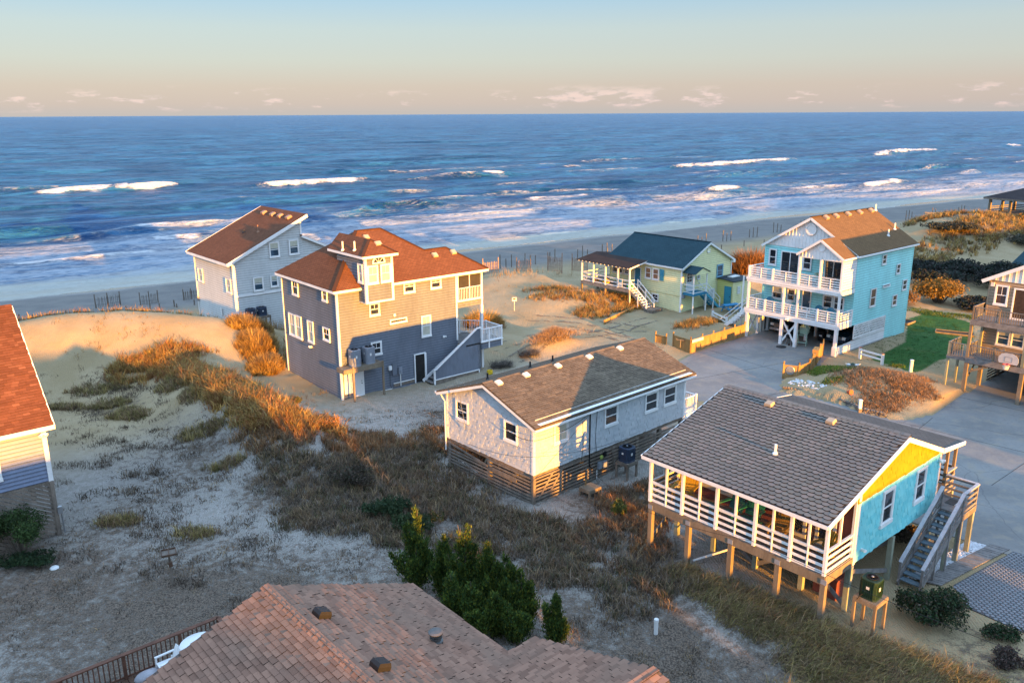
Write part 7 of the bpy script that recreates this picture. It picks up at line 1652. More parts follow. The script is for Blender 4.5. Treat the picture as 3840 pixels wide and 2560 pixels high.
gp = [(-9.5, 103.6), (-1.5, 109.4), (1.8, 112), (5.3, 114.4), (9.4, 117), (13.2, 119.6), (17.5, 122.5), (29, 128.5), (34, 132.8), (39.5, 137.2), (45.8, 144.6), (52, 149), (58, 152), (66, 155.5), (75.6, 159.2), (83, 164), (90.8, 169), (99, 173)]
for (x, y) in gp:
    for k in range(random.choice((2, 3, 3))): beach_post(x + k * .75, y + k * .4, random.uniform(1.2, 1.9), 'tall dark post in a beach fence row along the shore', 'tall beach fence posts')
for x, y in ((22, 118), (24.5, 117.2), (27.5, 119), (31, 121.5), (35, 124), (38.6, 126), (41, 127.5)): beach_post(x, y, random.uniform(.6, 1.1), 'half-buried post on the beach behind the yellow cottage', 'half-buried beach posts')

# tyre ruts in the sandy lot
tm, t, b = newmat('tyre_rut'); nz_ = noise(t, pos(t, coord='world'), 1.1, 4); lk(t, mixc(t, rmp(t, nz_, .35, .65), (.13, .10, .075), (.24, .19, .13)), b.inputs['Base Color']); b.inputs['Roughness'].default_value = .95
tr_ = nd(t, 'ShaderNodeBsdfTransparent'); mx_ = nd(t, 'ShaderNodeMixShader'); lk(t, rmp(t, noise(t, pos(t, coord='world'), .9, 5, .7), .44, .58), mx_.inputs[0]); lk(t, tr_.outputs[0], mx_.inputs[1]); lk(t, b.outputs[0], mx_.inputs[2]); lk(t, mx_.outputs[0], t.nodes['Material Output'].inputs[0])
def rut(pts, off):
    P = [Vector(p) for p in pts]; V = []; n = 60
    for i in range(n + 1):
        f = i / n * (len(P) - 1); k = min(int(f), len(P) - 2); g = f - k; p0 = P[max(k - 1, 0)]; p1 = P[k]; p2 = P[k + 1]; p3 = P[min(k + 2, len(P) - 1)]
        c = .5 * ((2 * p1) + (p2 - p0) * g + (2 * p0 - 5 * p1 + 4 * p2 - p3) * g * g + (3 * p1 - p0 - 3 * p2 + p3) * g ** 3); V.append(c)
    m = MB(); L = []
    for i, c in enumerate(V):
        d = (V[min(i + 1, n)] - V[max(i - 1, 0)]).normalized(); q = Vector((-d.y, d.x))
        for s in (off - .13, off + .13): w_ = c + q * s; L.append((w_.x, w_.y, ht(w_.x, w_.y) + .035))
    m.add(L, [(2 * i, 2 * i + 1, 2 * i + 3, 2 * i + 2) for i in range(n)]); o = ob('tyre_rut', m, tm, None, smooth=True); o['kind'] = 'structure'
for pts in ([(-2, 66), (3, 71), (8, 71.5), (12, 66)], [(0, 63), (5, 69.5), (9.5, 73), (13.5, 77)], [(4, 75), (8, 73), (10.5, 68), (11.2, 62)], [(1.5, 77), (7.5, 75.5), (12.5, 72.5)]):
    for off in (-.75, .75): rut(pts, off)
# ------------------------------------------------------------------ vegetation
GRASSM = vcol_mat('dry_grass', .85, .25); LEAFM = vcol_mat('leaf', .7, .2); TWIG = pm('grey_twig', (.12, .095, .075), .3, 6, .9)
def raw_mesh(name, V, T, C, mat):
    me = bpy.data.meshes.new(name); me.vertices.add(len(V)); me.vertices.foreach_set('co', np.ascontiguousarray(V, np.float32).ravel())
    k = T.shape[1]; me.loops.add(T.size); me.loops.foreach_set('vertex_index', T.ravel().astype(np.int32)); me.polygons.add(len(T)); me.polygons.foreach_set('loop_start', (np.arange(len(T)) * k).astype(np.int32)); me.update(calc_edges=True)
    a = me.color_attributes.new('Col', 'FLOAT_COLOR', 'POINT'); cc = np.ones((len(V), 4), np.float32); cc[:, :3] = C; a.data.foreach_set('color', cc.ravel())
    me.materials.append(mat); return me
def blades(base, h, w, az, lean, curl, col, r_):
    """curved grass blades; arrays of length N"""
    N_ = len(base); d = np.stack([np.cos(az), np.sin(az), np.zeros(N_)], 1); s = np.stack([-np.sin(az), np.cos(az), np.zeros(N_)], 1); up = np.array([0, 0, 1.])
    tw = r_.uniform(-1, 1, N_)[:, None]; s = s * np.cos(tw) + d * np.sin(tw)
    m = base + (d * np.sin(lean)[:, None] + up * np.cos(lean)[:, None]) * (h * .55)[:, None]; l2 = lean + curl
    t = m + (d * np.sin(l2)[:, None] + up * np.cos(l2)[:, None]) * (h * .5)[:, None]; W_ = w[:, None] * s
    V = np.stack([base - W_, base + W_, m + W_ * .8, m - W_ * .8, t], 1).reshape(-1, 3); i = np.arange(N_)[:, None] * 5
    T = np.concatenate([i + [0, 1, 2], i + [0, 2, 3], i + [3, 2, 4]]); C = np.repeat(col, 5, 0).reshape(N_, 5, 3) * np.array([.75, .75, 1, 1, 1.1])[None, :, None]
    return V, T, C.reshape(-1, 3)
def pick(cols, n, r_, var=.25):
    c = np.array(cols)[r_.integers(0, len(cols), n)]; return np.clip(c * r_.uniform(1 - var, 1 + var, (n, 1)), 0, 1)
def field(name, label, spots, n, hh, ww, cols, seed, tuft=10, lean=(.1, .7), curl=(.2, .9), cat='grass', spread=.12, wind=None, thresh=.0):
    """spots: (x,y,rx,ry,deg,weight) ellipses"""
    r_ = np.random.default_rng(seed); wts = np.array([s[5] for s in spots], float); cnt = r_.multinomial(n // tuft, wts / wts.sum()); B_ = []
    for s, c in zip(spots, cnt):
        rad = np.sqrt(r_.uniform(0, 1, c)) * r_.uniform(.75, 1.15, c); a = r_.uniform(0, 6.283, c); u, v = s[2] * rad * np.cos(a), s[3] * rad * np.sin(a); cs, sn = math.cos(R(s[4])), math.sin(R(s[4]))
        x = s[0] + cs * u - sn * v; y = s[1] + sn * u + cs * v
        keep = fbm(x * .9, y * .9, 3) > thresh; B_.append(np.stack([x[keep], y[keep]], 1))
    B_ = np.concatenate(B_); tsz = r_.uniform(.55, 1.2, len(B_)); taz = r_.uniform(0, 6.283, len(B_)); tc = r_.uniform(.6, 1.25, len(B_)); ci = r_.integers(0, len(cols), len(B_))
    k = np.repeat(np.arange(len(B_)), tuft); xy = B_[k] + r_.normal(0, spread, (len(k), 2)); z = hz(xy[:, 0], xy[:, 1]) - .03
    base = np.column_stack([xy, z]); h = hh * tsz[k] * r_.uniform(.5, 1.15, len(k)); az = r_.uniform(0, 6.283, len(k))
    if wind is not None: az = R(wind) + r_.normal(0, 1.0, len(k))
    col = np.array(cols)[ci[k]] * tc[k][:, None] * r_.uniform(.75, 1.25, (len(k), 1))
    V, T, C = blades(base, h, ww * r_.uniform(.6, 1.3, len(k)), az, r_.uniform(*lean, len(k)), r_.uniform(*curl, len(k)), np.clip(col, 0, 1), r_)
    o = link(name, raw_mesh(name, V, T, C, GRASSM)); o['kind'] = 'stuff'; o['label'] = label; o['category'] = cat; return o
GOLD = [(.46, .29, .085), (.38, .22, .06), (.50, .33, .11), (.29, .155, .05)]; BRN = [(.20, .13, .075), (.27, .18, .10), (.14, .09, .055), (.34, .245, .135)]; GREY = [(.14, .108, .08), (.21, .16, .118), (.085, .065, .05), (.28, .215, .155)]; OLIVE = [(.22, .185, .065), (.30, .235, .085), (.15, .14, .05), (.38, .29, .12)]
RUST = [(.33, .145, .055), (.26, .12, .055), (.37, .19, .075)]
field('dune_grass', 'golden dune grass along the sunlit dune spine', [(-26, 60, 3.2, 1.6, 20, 1), (-28, 58, 2.4, 1.5, -40, .8), (-22, 55.5, 3.8, 1.6, -52, 1.4), (-18.5, 51, 3.2, 1.7, -52, 1.4), (-15.2, 47.2, 3.0, 1.7, -50, 1.3), (-24.5, 57.8, 2.6, 1.6, -45, 1.0), (-17.0, 49.0, 2.8, 1.5, -50, 1.2), (-13.4, 46.0, 2.4, 1.4, -30, 1.0), (-19.5, 62, 1.5, 3, 30, .4), (-30, 68, 6, 1.2, 8, .5), (-38, 66.5, 4, 1.2, 10, .35), (-17, 64, 1.2, 2.5, 20, .4)], 40000, .72, .019, GOLD + RUST + OLIVE[:2], 11, thresh=.35)
field('golden_clumps', 'large arching golden grass clumps on the sunlit dune spine', [(-24.6, 58.4, 2.6, 1.3, -40, 1), (-21, 54.6, 3.2, 1.6, -52, 1.4), (-17.6, 50.2, 3.0, 1.8, -52, 1.5), (-14.8, 46.8, 2.8, 1.8, -45, 1.4), (-11.6, 46.2, 1.8, 1.1, 0, .8)], 16000, 1.0, .024, GOLD + RUST[:2] + OLIVE[3:], 25, tuft=26, spread=.2, lean=(.15, .95), curl=(.4, 1.2), thresh=.3)
field('rust_grass', 'rusty brown scrub grass between the dune and the slatted cottage', [(-12.6, 45.6, 2.6, 1.5, 10, 1), (-10.5, 46.2, 2.2, 1.2, 0, 1), (-7.8, 46.6, 2.0, 1.0, -10, .7), (-14, 43.8, 2.2, 1.2, -30, .8), (-4.6, 47.5, 2.0, 1.0, 0, .5), (-3.6, 45.6, 1.8, 1.2, -20, .7), (-7.4, 45.4, 2.4, 1.0, 0, .8), (-10.4, 44.4, 2.2, 1.0, 0, .7)], 20000, .6, .017, RUST + BRN, 12, thresh=.3)
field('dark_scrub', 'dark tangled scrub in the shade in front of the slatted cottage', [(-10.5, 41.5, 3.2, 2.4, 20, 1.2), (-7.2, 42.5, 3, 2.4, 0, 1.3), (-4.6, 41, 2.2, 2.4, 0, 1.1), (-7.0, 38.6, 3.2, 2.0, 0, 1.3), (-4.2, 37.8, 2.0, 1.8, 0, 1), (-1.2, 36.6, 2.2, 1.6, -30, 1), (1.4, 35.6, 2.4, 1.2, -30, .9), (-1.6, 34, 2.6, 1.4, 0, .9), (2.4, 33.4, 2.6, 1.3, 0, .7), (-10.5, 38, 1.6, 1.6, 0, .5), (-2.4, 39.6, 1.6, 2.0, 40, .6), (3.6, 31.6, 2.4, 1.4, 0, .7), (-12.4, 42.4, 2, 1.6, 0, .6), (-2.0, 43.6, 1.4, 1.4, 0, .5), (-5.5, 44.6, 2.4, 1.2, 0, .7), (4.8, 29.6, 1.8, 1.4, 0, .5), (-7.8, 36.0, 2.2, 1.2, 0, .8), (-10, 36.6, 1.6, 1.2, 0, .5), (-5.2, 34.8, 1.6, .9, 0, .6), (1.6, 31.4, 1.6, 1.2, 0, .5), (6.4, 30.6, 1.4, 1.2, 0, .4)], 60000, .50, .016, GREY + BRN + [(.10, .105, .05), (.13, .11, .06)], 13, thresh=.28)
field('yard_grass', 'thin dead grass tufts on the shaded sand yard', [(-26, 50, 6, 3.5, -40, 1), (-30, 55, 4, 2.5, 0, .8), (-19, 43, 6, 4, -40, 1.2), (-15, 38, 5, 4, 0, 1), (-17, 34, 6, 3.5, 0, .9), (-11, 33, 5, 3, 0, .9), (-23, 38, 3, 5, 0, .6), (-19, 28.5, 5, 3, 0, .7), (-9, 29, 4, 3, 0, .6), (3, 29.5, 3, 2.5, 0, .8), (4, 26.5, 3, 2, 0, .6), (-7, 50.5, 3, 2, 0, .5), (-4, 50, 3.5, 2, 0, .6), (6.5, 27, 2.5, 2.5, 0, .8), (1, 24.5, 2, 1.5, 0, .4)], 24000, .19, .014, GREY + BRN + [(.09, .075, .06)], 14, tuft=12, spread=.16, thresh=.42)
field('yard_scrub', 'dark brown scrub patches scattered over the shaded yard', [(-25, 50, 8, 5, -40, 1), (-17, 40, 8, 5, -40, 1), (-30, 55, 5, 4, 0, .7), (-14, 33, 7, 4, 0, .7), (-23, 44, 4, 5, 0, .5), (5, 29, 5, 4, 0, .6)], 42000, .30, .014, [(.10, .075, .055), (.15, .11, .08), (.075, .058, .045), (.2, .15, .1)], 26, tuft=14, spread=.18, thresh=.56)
field('tall_yard_clumps', 'brown grass clumps scattered over the shaded yard', [(-27.5, 53.2, 1.6, .9, 0, 1), (-25.2, 51.2, 1.8, 1.0, -20, 1.2), (-29.8, 56.2, 2.2, .8, 0, .8), (-30.5, 53, 2.0, .7, 0, .8), (-23.2, 54.6, 1.8, 1.3, -40, 1.6), (-20.6, 51.6, 1.6, 1.2, -40, 1.4), (-18.6, 46.5, 1.5, .8, 0, .8), (-16.0, 42.5, 1.2, .6, 0, .5), (-19.0, 36.3, 1.1, .5, 0, .6), (-15.0, 35.2, 1.0, .6, 0, .4)], 15000, .52, .016, BRN + OLIVE, 15, thresh=.3)
field('beach_grass', 'long bent olive beach grass in front of the pile cottage', [(8.6, 29.3, 1.9, 1.2, -40, 1.2), (10.4, 27.6, 2.0, 1.2, -42, 1.4), (12.2, 26.0, 1.8, 1.1, -30, 1.3), (13.2, 25.6, 1.7, .9, -10, 1), (10.6, 25.0, 1.6, .9, -40, .8), (7.4, 31.0, 1.2, .8, -50, .6), (14.2, 25.0, 1.4, .8, 0, .6), (12.2, 24.2, 2.0, .9, -10, 1), (9.0, 27.4, 1.4, .9, -40, .7), (15.4, 24.2, 1.3, .7, 0, .5), (10.0, 23.6, 1.8, .8, 0, .6)], 40000, .60, .0095, OLIVE + BRN, 16, lean=(.35, 1.1), curl=(.3, .9), wind=-35, thresh=.2)
field('shore_scrub', 'brown grass and scrub beside the pile cottage piles', [(6.1, 36.4, 1.6, 1.5, 0, 1.2), (5.6, 38.4, 1.6, 1.4, 40, 1), (6.2, 33.8, 1.0, 1.6, 0, .8), (4.2, 35.2, 1.3, 1.3, 0, .7), (7.6, 39.6, 1.5, 1.3, 40, .9), (9.3, 41.0, 1.4, 1.0, 40, .6)], 17000, .48, .014, BRN + RUST + GREY, 17, thresh=.25)
field('lot_grass', 'sunlit grass bank in front of the yellow cottage', [(5.2, 82.8, 3.6, 1.8, 10, 1), (10, 82.2, 3, 1.6, 20, 1), (8.2, 78.6, 2.4, 1.8, 30, 1), (11.6, 80.6, 1.8, 1.2, 50, .8), (4.2, 86.2, 3.0, 1.0, 10, .6), (16.4, 72.2, 2.4, 1.4, 40, .9), (18.4, 74.6, 1.8, .9, 30, .6), (3.4, 67, 1.6, .7, 40, .5)], 19000, .62, .014, GOLD + RUST + OLIVE, 18, thresh=.3)
field('bed_grass', 'sunlit pinkish dry grass covering the planted mound', [(25.2, 54.2, 3.2, 2.0, -50, 1.4), (26.8, 56.4, 3.0, 1.8, -50, 1.3), (28.4, 57.4, 2.2, 1.3, -40, .9), (24.4, 51.8, 1.7, 1.3, 0, .8), (27.2, 53.6, 2.0, 1.2, -50, .7)], 22000, .36, .016, [(.40, .25, .14), (.34, .2, .11), (.27, .16, .09), (.20, .13, .07)], 19, lean=(.2, 1.2))
field('bed_greens', 'low green ground cover on the planted mound', [(24.2, 58.4, 1.9, 1.0, 0, 1.2), (26.4, 59.2, 1.8, 1.0, 0, 1), (22.8, 57.6, 1.2, .8, 0, .6), (29.6, 61.2, .6, .5, 0, .2), (41.5, 78.0, 3.2, 1.0, -40, .9), (45, 76, 2.5, .9, -40, .6), (22.6, 55.4, .8, .6, 0, .3), (23.4, 59.2, 1.6, .9, 20, 1.0)], 15000, .24, .024, [(.12, .19, .025), (.17, .23, .03), (.08, .14, .03), (.24, .22, .05)], 20, lean=(.2, 1.2))
field('lawn_grass', 'mown green lawn beside the turquoise house', [(35, 69, 6.4, 5.0, 40, 1), (31.5, 63.4, 3.0, 2.6, 40, .4), (38.5, 74, 3.4, 3.0, 40, .4)], 16000, .10, .016, [(.03, .085, .016), (.045, .11, .02), (.06, .09, .02)], 21)
field('far_dune_grass', 'sunlit grass on the high dune by the beach pavilion', [(62, 121, 7, 2.5, 28, 1), (74, 124, 8, 4, 28, 1.3), (84, 128, 8, 4, 28, 1.2), (66, 114, 10, 4, 28, 1.2), (58, 108, 8, 4, 28, .8), (78, 117, 9, 4, 28, 1), (92, 126, 8, 5, 28, .8), (50, 101, 5, 3, 28, .5)], 36000, .85, .03, GOLD + BRN + OLIVE, 22, thresh=.32)
field('beach_top_grass', 'straw-coloured sea oats on the dune crest by the beach', [(-36, 69.5, 6, 1.0, 8, 1), (-27, 70, 4, 1.0, 8, 1), (-21, 70, 2, 1, 20, .4), (2, 93, 5, 2, 20, .4), (-4.5, 96, 1.5, 1.2, 0, .3), (-52, 69, 8, 2, 30, .6)], 3200, 1.0, .011, [(.42, .30, .16), (.35, .24, .12)], 23, tuft=5, lean=(.05, .4), curl=(.1, .5))

field('dune_sprigs', 'scattered thin sprigs on the bare dune sand', [(-30, 61.5, 8, 2.2, 5, 1), (-24, 60, 4, 2.5, -20, .7), (-34, 63.5, 6, 1.6, 8, .6), (-13, 51, 4, 2.5, -40, .7), (-15, 56, 2.5, 3, 0, .4), (-9, 49.5, 2, 1.2, 0, .3), (0, 86, 7, 5, 20, .6), (-2, 55, 2.5, 1.5, 30, .4)], 5200, .3, .012, BRN + GOLD, 24, tuft=7, spread=.12, thresh=.5)
def leaves(cent, size, col, r_, elong=1.0, upb=0.0):
    n = len(cent); a = r_.normal(0, 1, (n, 3)); a[:, 2] = a[:, 2] * (1 - upb) + upb * 2.2 * np.abs(r_.normal(1, .3, n)); a /= np.linalg.norm(a, axis=1)[:, None]; b = r_.normal(0, 1, (n, 3)); b -= a * (a * b).sum(1)[:, None]; b /= np.linalg.norm(b, axis=1)[:, None]
    s = size[:, None]; V = np.stack([cent - a * s * elong, cent + b * s * .5, cent + a * s * elong, cent - b * s * .5], 1).reshape(-1, 3); i = np.arange(n)[:, None] * 4
    return V, i + np.array([0, 1, 2, 3]), np.repeat(col, 4, 0)
def shrub(label, x, y, rx, ry, h, n, cols, name='shrub', size=.06, clumps=9, seed=1, cat='shrub', group=None, z=None, lift=.0):
    r_ = np.random.default_rng(seed); z0 = (ht(x, y) if z is None else z); t = thing(name, label, cat, (x, y, z0), 0, group)
    cc = np.column_stack([r_.uniform(-1, 1, clumps) * rx * .62, r_.uniform(-1, 1, clumps) * ry * .62, np.zeros(clumps)]); fr = 1 - (cc[:, 0] / rx) ** 2 * .7 - (cc[:, 1] / ry) ** 2 * .7
    cc[:, 2] = h * (.30 + .38 * fr * r_.uniform(.6, 1.1, clumps)) + lift; rr_ = r_.uniform(.55, .95, clumps)[:, None] * np.array([rx * .52, ry * .52, h * .36])
    k = r_.integers(0, clumps, n); d = r_.normal(0, 1, (n, 3)); d /= np.linalg.norm(d, axis=1)[:, None]; d *= (r_.uniform(0, 1, n) ** .33)[:, None]
    P_ = cc[k] + d * rr_[k] * (1 + .25 * np.sin(d[:, :1] * 9 + k[:, None])); P_[:, 2] = np.maximum(P_[:, 2], .02 + lift * .4)
    tone = r_.uniform(.7, 1.25, clumps); col = np.array(cols)[r_.integers(0, len(cols), n)] * tone[k][:, None] * r_.uniform(.7, 1.3, (n, 1))
    V, T, C = leaves(P_, size * r_.uniform(.6, 1.4, n), np.clip(col, 0, 1), r_, 1.0, .2); link('foliage', raw_mesh('foliage', V, T, C, LEAFM), t)
    m = MB()
    for i in range(clumps): m.tube((cc[i, 0] * .2, cc[i, 1] * .2, -.1), (cc[i, 0] * .55, cc[i, 1] * .55, cc[i, 2] * .5), .03 * max(.6, h), 5); m.tube((cc[i, 0] * .55, cc[i, 1] * .55, cc[i, 2] * .5), tuple(cc[i]), .02 * max(.6, h), 5, .008)
    ob('stems', m, TWIG, t); return t

def grassbush(label, x, y, rx, ry, h, n, cols, seed, wind=None, w=.018):
    r_ = np.random.default_rng(seed); t = thing('grass_bush', label, 'bush', (x, y, ht(x, y))); tn = max(6, n // 40); a = r_.uniform(0, 6.283, tn); q = np.sqrt(r_.uniform(0, 1, tn)); c = np.column_stack([rx * q * np.cos(a), ry * q * np.sin(a)]); k = r_.integers(0, tn, n)
    xy = c[k] + r_.normal(0, .12, (n, 2)); z = hz(x + xy[:, 0], y + xy[:, 1]) - ht(x, y) - .03; hh = h * (1.05 - .55 * q[k] ** 2) * r_.uniform(.45, 1.1, n); az = np.arctan2(xy[:, 1], xy[:, 0]) + r_.normal(0, .9, n)
    col = np.array(cols)[r_.integers(0, len(cols), tn)][k] * r_.uniform(.6, 1.3, tn)[k][:, None] * r_.uniform(.75, 1.25, (n, 1)); V, T, C = blades(np.column_stack([xy, z]), hh, w * r_.uniform(.6, 1.3, n), az, r_.uniform(.05, .75, n), r_.uniform(.1, .9, n), np.clip(col, 0, 1), r_)
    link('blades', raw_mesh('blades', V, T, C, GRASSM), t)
DKG = [(.025, .05, .022), (.035, .065, .025), (.018, .038, .018), (.05, .07, .03)]
shrub('dark bushy shrub below the cottage staircase', 16.2, 28.0, 1.35, 1.15, 1.5, 9000, DKG + [(.09, .075, .055)], size=.055, clumps=14, seed=31)
shrub('low dark weedy shrub beside the paved parking', 18.1, 27.0, .9, .7, .5, 2500, DKG + [(.1, .07, .05)], size=.05, seed=32); shrub('small brown weedy shrub beyond the dark shrub', 17.6, 25.6, .9, .7, .45, 2200, [(.09, .06, .05), (.06, .05, .04)], size=.05, seed=33)
shrub('brown grassy shrub beneath the cottage landing', 17.8, 34.2, 1.3, .7, .7, 4200, [(.12, .085, .055), (.08, .06, .045), (.07, .07, .04)], size=.06, seed=34)
shrub('flat-topped green shrub with bare pale stems before the periwinkle skirting', -22.2, 33.6, 1.5, 1.2, 1.75, 9000, [(.035, .065, .02), (.05, .085, .025), (.03, .05, .02)], size=.05, clumps=12, seed=35, lift=.55)
shrub('low dark ground shrub under the flat-topped shrub', -21.4, 32.7, 1.6, .9, .5, 4500, DKG, size=.05, seed=36)
shrub('yellow-lit young shrub beside the empty pine platform', 5.2, 36.7, .5, .45, 1.05, 1800, [(.12, .13, .03), (.15, .14, .03), (.08, .09, .03)], size=.045, clumps=6, seed=37)
shrub('dark evergreen shrub in the tangled scrub', -6.2, 36.9, 1.5, 1.0, .9, 5200, DKG, size=.05, seed=38); shrub('dark green shrub behind the tallest cedar', -4.6, 35.4, 1.4, .9, .85, 5000, [(.03, .055, .02), (.045, .06, .025)], size=.05, seed=39)
shrub('dense twiggy brown shrub at the middle of the scrub', -8.6, 40.4, 1.6, 1.1, .95, 5200, [(.09, .065, .05), (.07, .055, .04), (.06, .06, .035)], size=.05, seed=40)
shrub('reddish twiggy shrub at the sand edge of the scrub', -11.4, 46.4, 1.3, .8, .8, 4200, RUST + BRN, size=.05, seed=41); shrub('round green shrub on the sandy slope', -13.7, 49.0, .55, .5, .7, 1800, [(.12, .11, .03), (.09, .08, .03)], size=.05, seed=42)
grassbush('golden grassy bush at the corner of the grey saltbox house', -21.6, 66.2, 1.7, 1.5, 1.15, 6000, GOLD + BRN[:2], 43)
grassbush('golden grassy bush in the middle of the bush row below the saltbox house', -20.2, 63.4, 1.5, 1.9, 1.25, 6500, GOLD + BRN[:1], 143)
grassbush('golden bush on the slope below the grey saltbox house', -18.8, 60.6, 1.3, 1.9, 1.0, 6000, GOLD + BRN[:2], 44)
grassbush('golden bush on the sand behind the blue house deck', -2.6, 74.2, 1.7, 1.2, 1.7, 4500, GOLD, 45, w=.026)
grassbush('orange-brown bush behind the yellow cottage gable', 27.6, 93.6, 2.8, 2.4, 3.0, 8000, [(.27, .12, .04), (.22, .1, .04), (.32, .16, .06)], 46, w=.035)
grassbush('orange-brown bush between the yellow cottage and the turquoise house', 31.0, 92.2, 2.6, 2.0, 2.8, 6000, [(.27, .12, .04), (.22, .1, .04)], 47, w=.035)
shrub('sunlit amber bush behind the lawn', 43.4, 82.2, 3.0, 1.9, 2.6, 9500, [(.26, .15, .035), (.2, .12, .03), (.3, .18, .05), (.12, .09, .03)], name='bush', size=.1, clumps=14, seed=48)
shrub('small amber bush next to the turquoise house back corner', 39.4, 81.6, 1.3, 1.0, 1.8, 3200, [(.24, .13, .04), (.18, .1, .035)], name='bush', size=.09, seed=49)
for i, (lab, x, y, rx, h) in enumerate((('dark thicket bush beside the sandy path, next to the turquoise wall', 46.2, 94.5, 3.6, 1.9), ('dark thicket bush in the middle of the thicket', 49.4, 90.6, 3.4, 1.9), ('dark thicket bush behind the tan house', 52.2, 86.6, 3.2, 2.2), ('dark thicket bush behind the amber bush', 45.4, 87.6, 3.2, 1.8), ('dark low thicket bush at the end of the lawn', 46.6, 80.2, 2.8, 1.1), ('dark thicket bush next to the teal-roofed house', 54.6, 89.8, 3.0, 2.0), ('dark low thicket bush beside the tan house deck', 47.8, 76.8, 2.4, 1.2))):
    shrub(lab, x, y, rx, rx * .75, h, 6500, [(.022, .035, .03), (.03, .045, .03), (.05, .045, .04), (.035, .03, .03)], name='thicket_bush', size=.12, clumps=14, seed=60 + i)
for i, (lab, x, y, rx, h, cl) in enumerate((('dark bush on the shaded face of the high dune', 60, 112.5, 4.0, 1.2, 0), ('amber bush on the high dune near the crest', 76, 121, 3.0, 1.8, 1), ('amber bush on the high dune below the pavilion', 80.5, 117.5, 3.2, 2.2, 1), ('dark bush on the high dune below the pavilion', 84, 122, 4, 2.2, 0), ('dark bush at the foot of the high dune', 70, 110, 5, 1.4, 0), ('dark bush on the high dune at the picture edge', 78, 110, 5, 2.0, 0))):
    shrub(lab, x, y, rx, rx * .7, h, 5500, [(.06, .06, .045), (.08, .07, .05), (.05, .055, .035)] if not cl else [(.28, .16, .04), (.22, .12, .03)], name='dune_bush', size=.14, clumps=12, seed=80 + i)
for i, (lab, x, y, a) in enumerate((('pile of grey cut brush on the sand by the blue stair', -.9, 61.6, 20), ('pile of dark cut brush on the sand by the straw mound', 1.3, 63.9, 20))):
    t = thing('brush_pile', lab, 'brush pile', (x, y, ht(x, y)), a); r_ = np.random.default_rng(90 + i); n = 900; base = np.column_stack([r_.uniform(-.8, .8, n), r_.normal(0, .25, n), r_.uniform(0, .35, n)])
    V, T, C = blades(base, r_.uniform(.3, .7, n), r_.uniform(.006, .014, n), r_.normal(.2, .9, n), r_.uniform(.8, 1.5, n), r_.uniform(0, .5, n), pick([(.12, .10, .085), (.2, .17, .14), (.07, .06, .05)], n, r_), r_); link('twigs', raw_mesh('twigs', V, T, C, GRASSM), t)
    for k in range(6): bar('branch', t, TWIG, (-.7, -.3 + k * .1, .1), (.6, -.25 + k * .12, .3 + .03 * k), .03)
t = thing('straw_mound', 'sunlit mound of straw-coloured cut grass behind the shingle cottage', 'straw mound', (3.4, 66.9, ht(3.4, 66.9)), 38); r_ = np.random.default_rng(99); n = 5200
u = r_.normal(0, 1, n); v = r_.normal(0, .55, n); base = np.column_stack([u * 1.25, v * .8, np.maximum(0, .75 * np.exp(-u * u * .5 - v * v * 1.4) - .05) * 1.0]); V, T, C = blades(base, r_.uniform(.25, .5, n), r_.uniform(.008, .016, n), r_.uniform(0, 6.3, n), r_.uniform(.4, 1.4, n), r_.uniform(0, .6, n), pick([(.40, .27, .17), (.46, .32, .2), (.33, .21, .13)], n, r_), r_); link('straw', raw_mesh('straw', V, T, C, GRASSM), t)
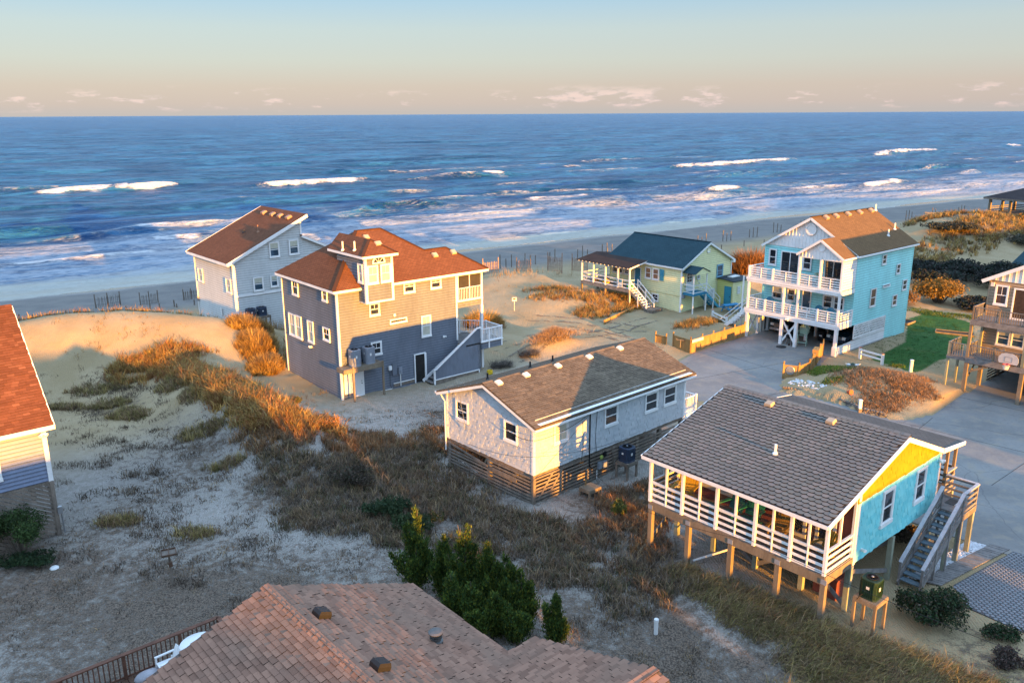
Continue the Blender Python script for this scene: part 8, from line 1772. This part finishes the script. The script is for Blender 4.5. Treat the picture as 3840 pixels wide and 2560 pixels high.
# cedars
def cedar(label, x, y, h, rad, spires, n, seed):
    r_ = np.random.default_rng(seed); t = thing('cedar_tree', label, 'tree', (x, y, ht(x, y)), 0, 'windswept cedars beside the brown roof'); P_ = []; S_ = []; C_ = []; A_ = []; h *= 1.06; spires = [(a * 1.15, b * 1.15, c * 1.06, d * 1.2) for a, b, c, d in spires]
    tr = MB().tube((0, 0, -.2), (.03, 0, h * .5), .09, 7, .05); tr.tube((.03, 0, h * .5), (spires[0][0], spires[0][1], h * .92), .05, 6, .01)
    for sx, sy, sh, sr in spires:
        k = int(n * sh * sr / sum(a[2] * a[3] for a in spires)); bx0 = sx * .3; by0 = sy * .3; lx, ly = r_.normal(-.05, .06), r_.normal(.02, .06)
        ax = lambda f: (bx0 + (sx - bx0) * f + lx * f * f * sh * .5, by0 + (sy - by0) * f + ly * f * f * sh * .5)
        nb = int(16 + sh * 7)                       # ragged upswept sprays round the leader
        f0 = r_.beta(1.0, 1.5, nb) * .97; ba = r_.uniform(0, 6.283, nb); bl = sr * np.clip((1 - f0) ** .8, .12, 1) * r_.uniform(.5, 1.15, nb) + .05
        j = r_.integers(0, nb, k); g = r_.uniform(0, 1, k) ** .8; wd = .045 + .075 * np.sin(np.clip(g, 0, 1) * 2.6) * (1 - f0[j]) * sr * 2.2
        ox, oy = ax(f0[j]); rad = bl[j] * (.10 + .62 * g); zz = .08 + f0[j] * (sh - .25) + bl[j] * (g ** 1.2) * 1.5
        a = ba[j] + r_.normal(0, .16, k); P_.append(np.column_stack([ox + rad * np.cos(a), oy + rad * np.sin(a), zz]) + r_.normal(0, 1, (k, 3)) * wd[:, None] * np.array([1, 1, 1.3])); S_.append(r_.uniform(.028, .068, k))
        d = np.column_stack([np.cos(a) * .5, np.sin(a) * .5, np.ones(k)]) + r_.normal(0, .3, (k, 3)); A_.append(d / np.linalg.norm(d, axis=1)[:, None])
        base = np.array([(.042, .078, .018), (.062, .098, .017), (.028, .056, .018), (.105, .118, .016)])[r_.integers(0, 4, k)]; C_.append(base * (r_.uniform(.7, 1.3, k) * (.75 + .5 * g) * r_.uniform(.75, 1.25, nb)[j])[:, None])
        tr.tube((bx0, by0, h * .15), (*ax(.9), sh * .9), .03, 5, .006)
    P_ = np.concatenate(P_); S_ = np.concatenate(S_); C_ = np.concatenate(C_); A_ = np.concatenate(A_); b = r_.normal(0, 1, P_.shape); b -= A_ * (A_ * b).sum(1)[:, None]; b /= np.linalg.norm(b, axis=1)[:, None]; s = S_[:, None]
    V = np.stack([P_ - A_ * s, P_ + b * s * .45, P_ + A_ * s * 1.5, P_ - b * s * .45], 1).reshape(-1, 3); T = np.arange(len(P_))[:, None] * 4 + np.array([0, 1, 2, 3])
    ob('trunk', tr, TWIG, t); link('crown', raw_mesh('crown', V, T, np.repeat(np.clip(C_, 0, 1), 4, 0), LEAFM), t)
CE = [('tallest cedar of the row, standing at the sandy yard end', -4.0, 30.6, 3.65, .95, [(0.1, 0, 3.65, .5), (-.35, .1, 2.9, .5), (.35, -.1, 2.3, .5), (-.8, .0, 1.7, .55), (.0, -.5, 1.6, .6), (.55, .3, 1.5, .5)]),
      ('slim cedar between the tallest and the twin-topped cedar', -2.85, 30.0, 2.85, .6, [(0, 0, 2.85, .45), (.3, .1, 2.0, .45), (-.3, -.2, 1.7, .5)]),
      ('twin-topped cedar with sunlit tips', -1.95, 29.5, 3.55, .9, [(-.2, 0, 3.5, .4), (.2, .05, 3.55, .4), (.45, 0, 2.8, .4), (-.5, -.1, 2.4, .5), (0, -.4, 2.0, .6), (.5, -.3, 1.8, .5)]),
      ('cedar with one sunlit tip beside the twin-topped one', -.9, 29.0, 3.0, .7, [(0, 0, 3.0, .42), (-.3, .1, 2.3, .45), (.3, -.1, 2.1, .45), (0, -.4, 1.6, .5)]),
      ('cedar with several fine tips', -.3, 28.5, 2.85, .7, [(0, .0, 2.85, .36), (-.3, .1, 2.6, .36), (.3, -.1, 2.55, .36), (.1, -.4, 1.8, .5)]),
      ('rounded cedar at the grass side of the row', .3, 28.0, 2.3, .75, [(0, 0, 2.3, .5), (.3, -.1, 1.9, .5), (-.3, -.2, 1.8, .5), (.45, -.5, 1.3, .5)]),
      ('leaning bright cedar in front of the slim one', -2.3, 28.1, 2.2, .65, [(-.1, .0, 2.2, .36), (.15, -.1, 1.6, .45), (-.2, -.3, 1.3, .5)]),
      ('leaning cedar in front of the twin-topped one', -1.5, 27.8, 2.05, .6, [(-.1, 0, 2.05, .36), (.2, -.1, 1.5, .42), (0, -.3, 1.2, .5)]),
      ('dense dark cedar in the front of the row', -.55, 27.3, 1.75, .7, [(-.1, 0, 1.75, .5), (.25, .0, 1.4, .5), (-.3, -.3, 1.2, .5)]),
      ('low cedar leaning towards the brown roof', -1.35, 26.8, 1.35, .55, [(-.1, 0, 1.35, .36), (-.3, .1, 1.1, .35), (.2, -.1, 1.1, .45)]),
      ('low cedar below the rounded cedar', -.0, 26.8, 1.4, .6, [(-.2, 0, 1.4, .36), (.25, 0, 1.15, .42), (.55, -.1, .95, .42)]),
      ('separate two-pronged cedar in the weedy grass', 1.55, 26.9, 2.05, .5, [(.15, 0, 2.05, .32), (-.3, .05, 1.65, .28), (.35, -.1, 1.1, .36)])]
for i, c in enumerate(CE): cedar(*c, n=int(3600 + 2600 * c[3]), seed=200 + i)
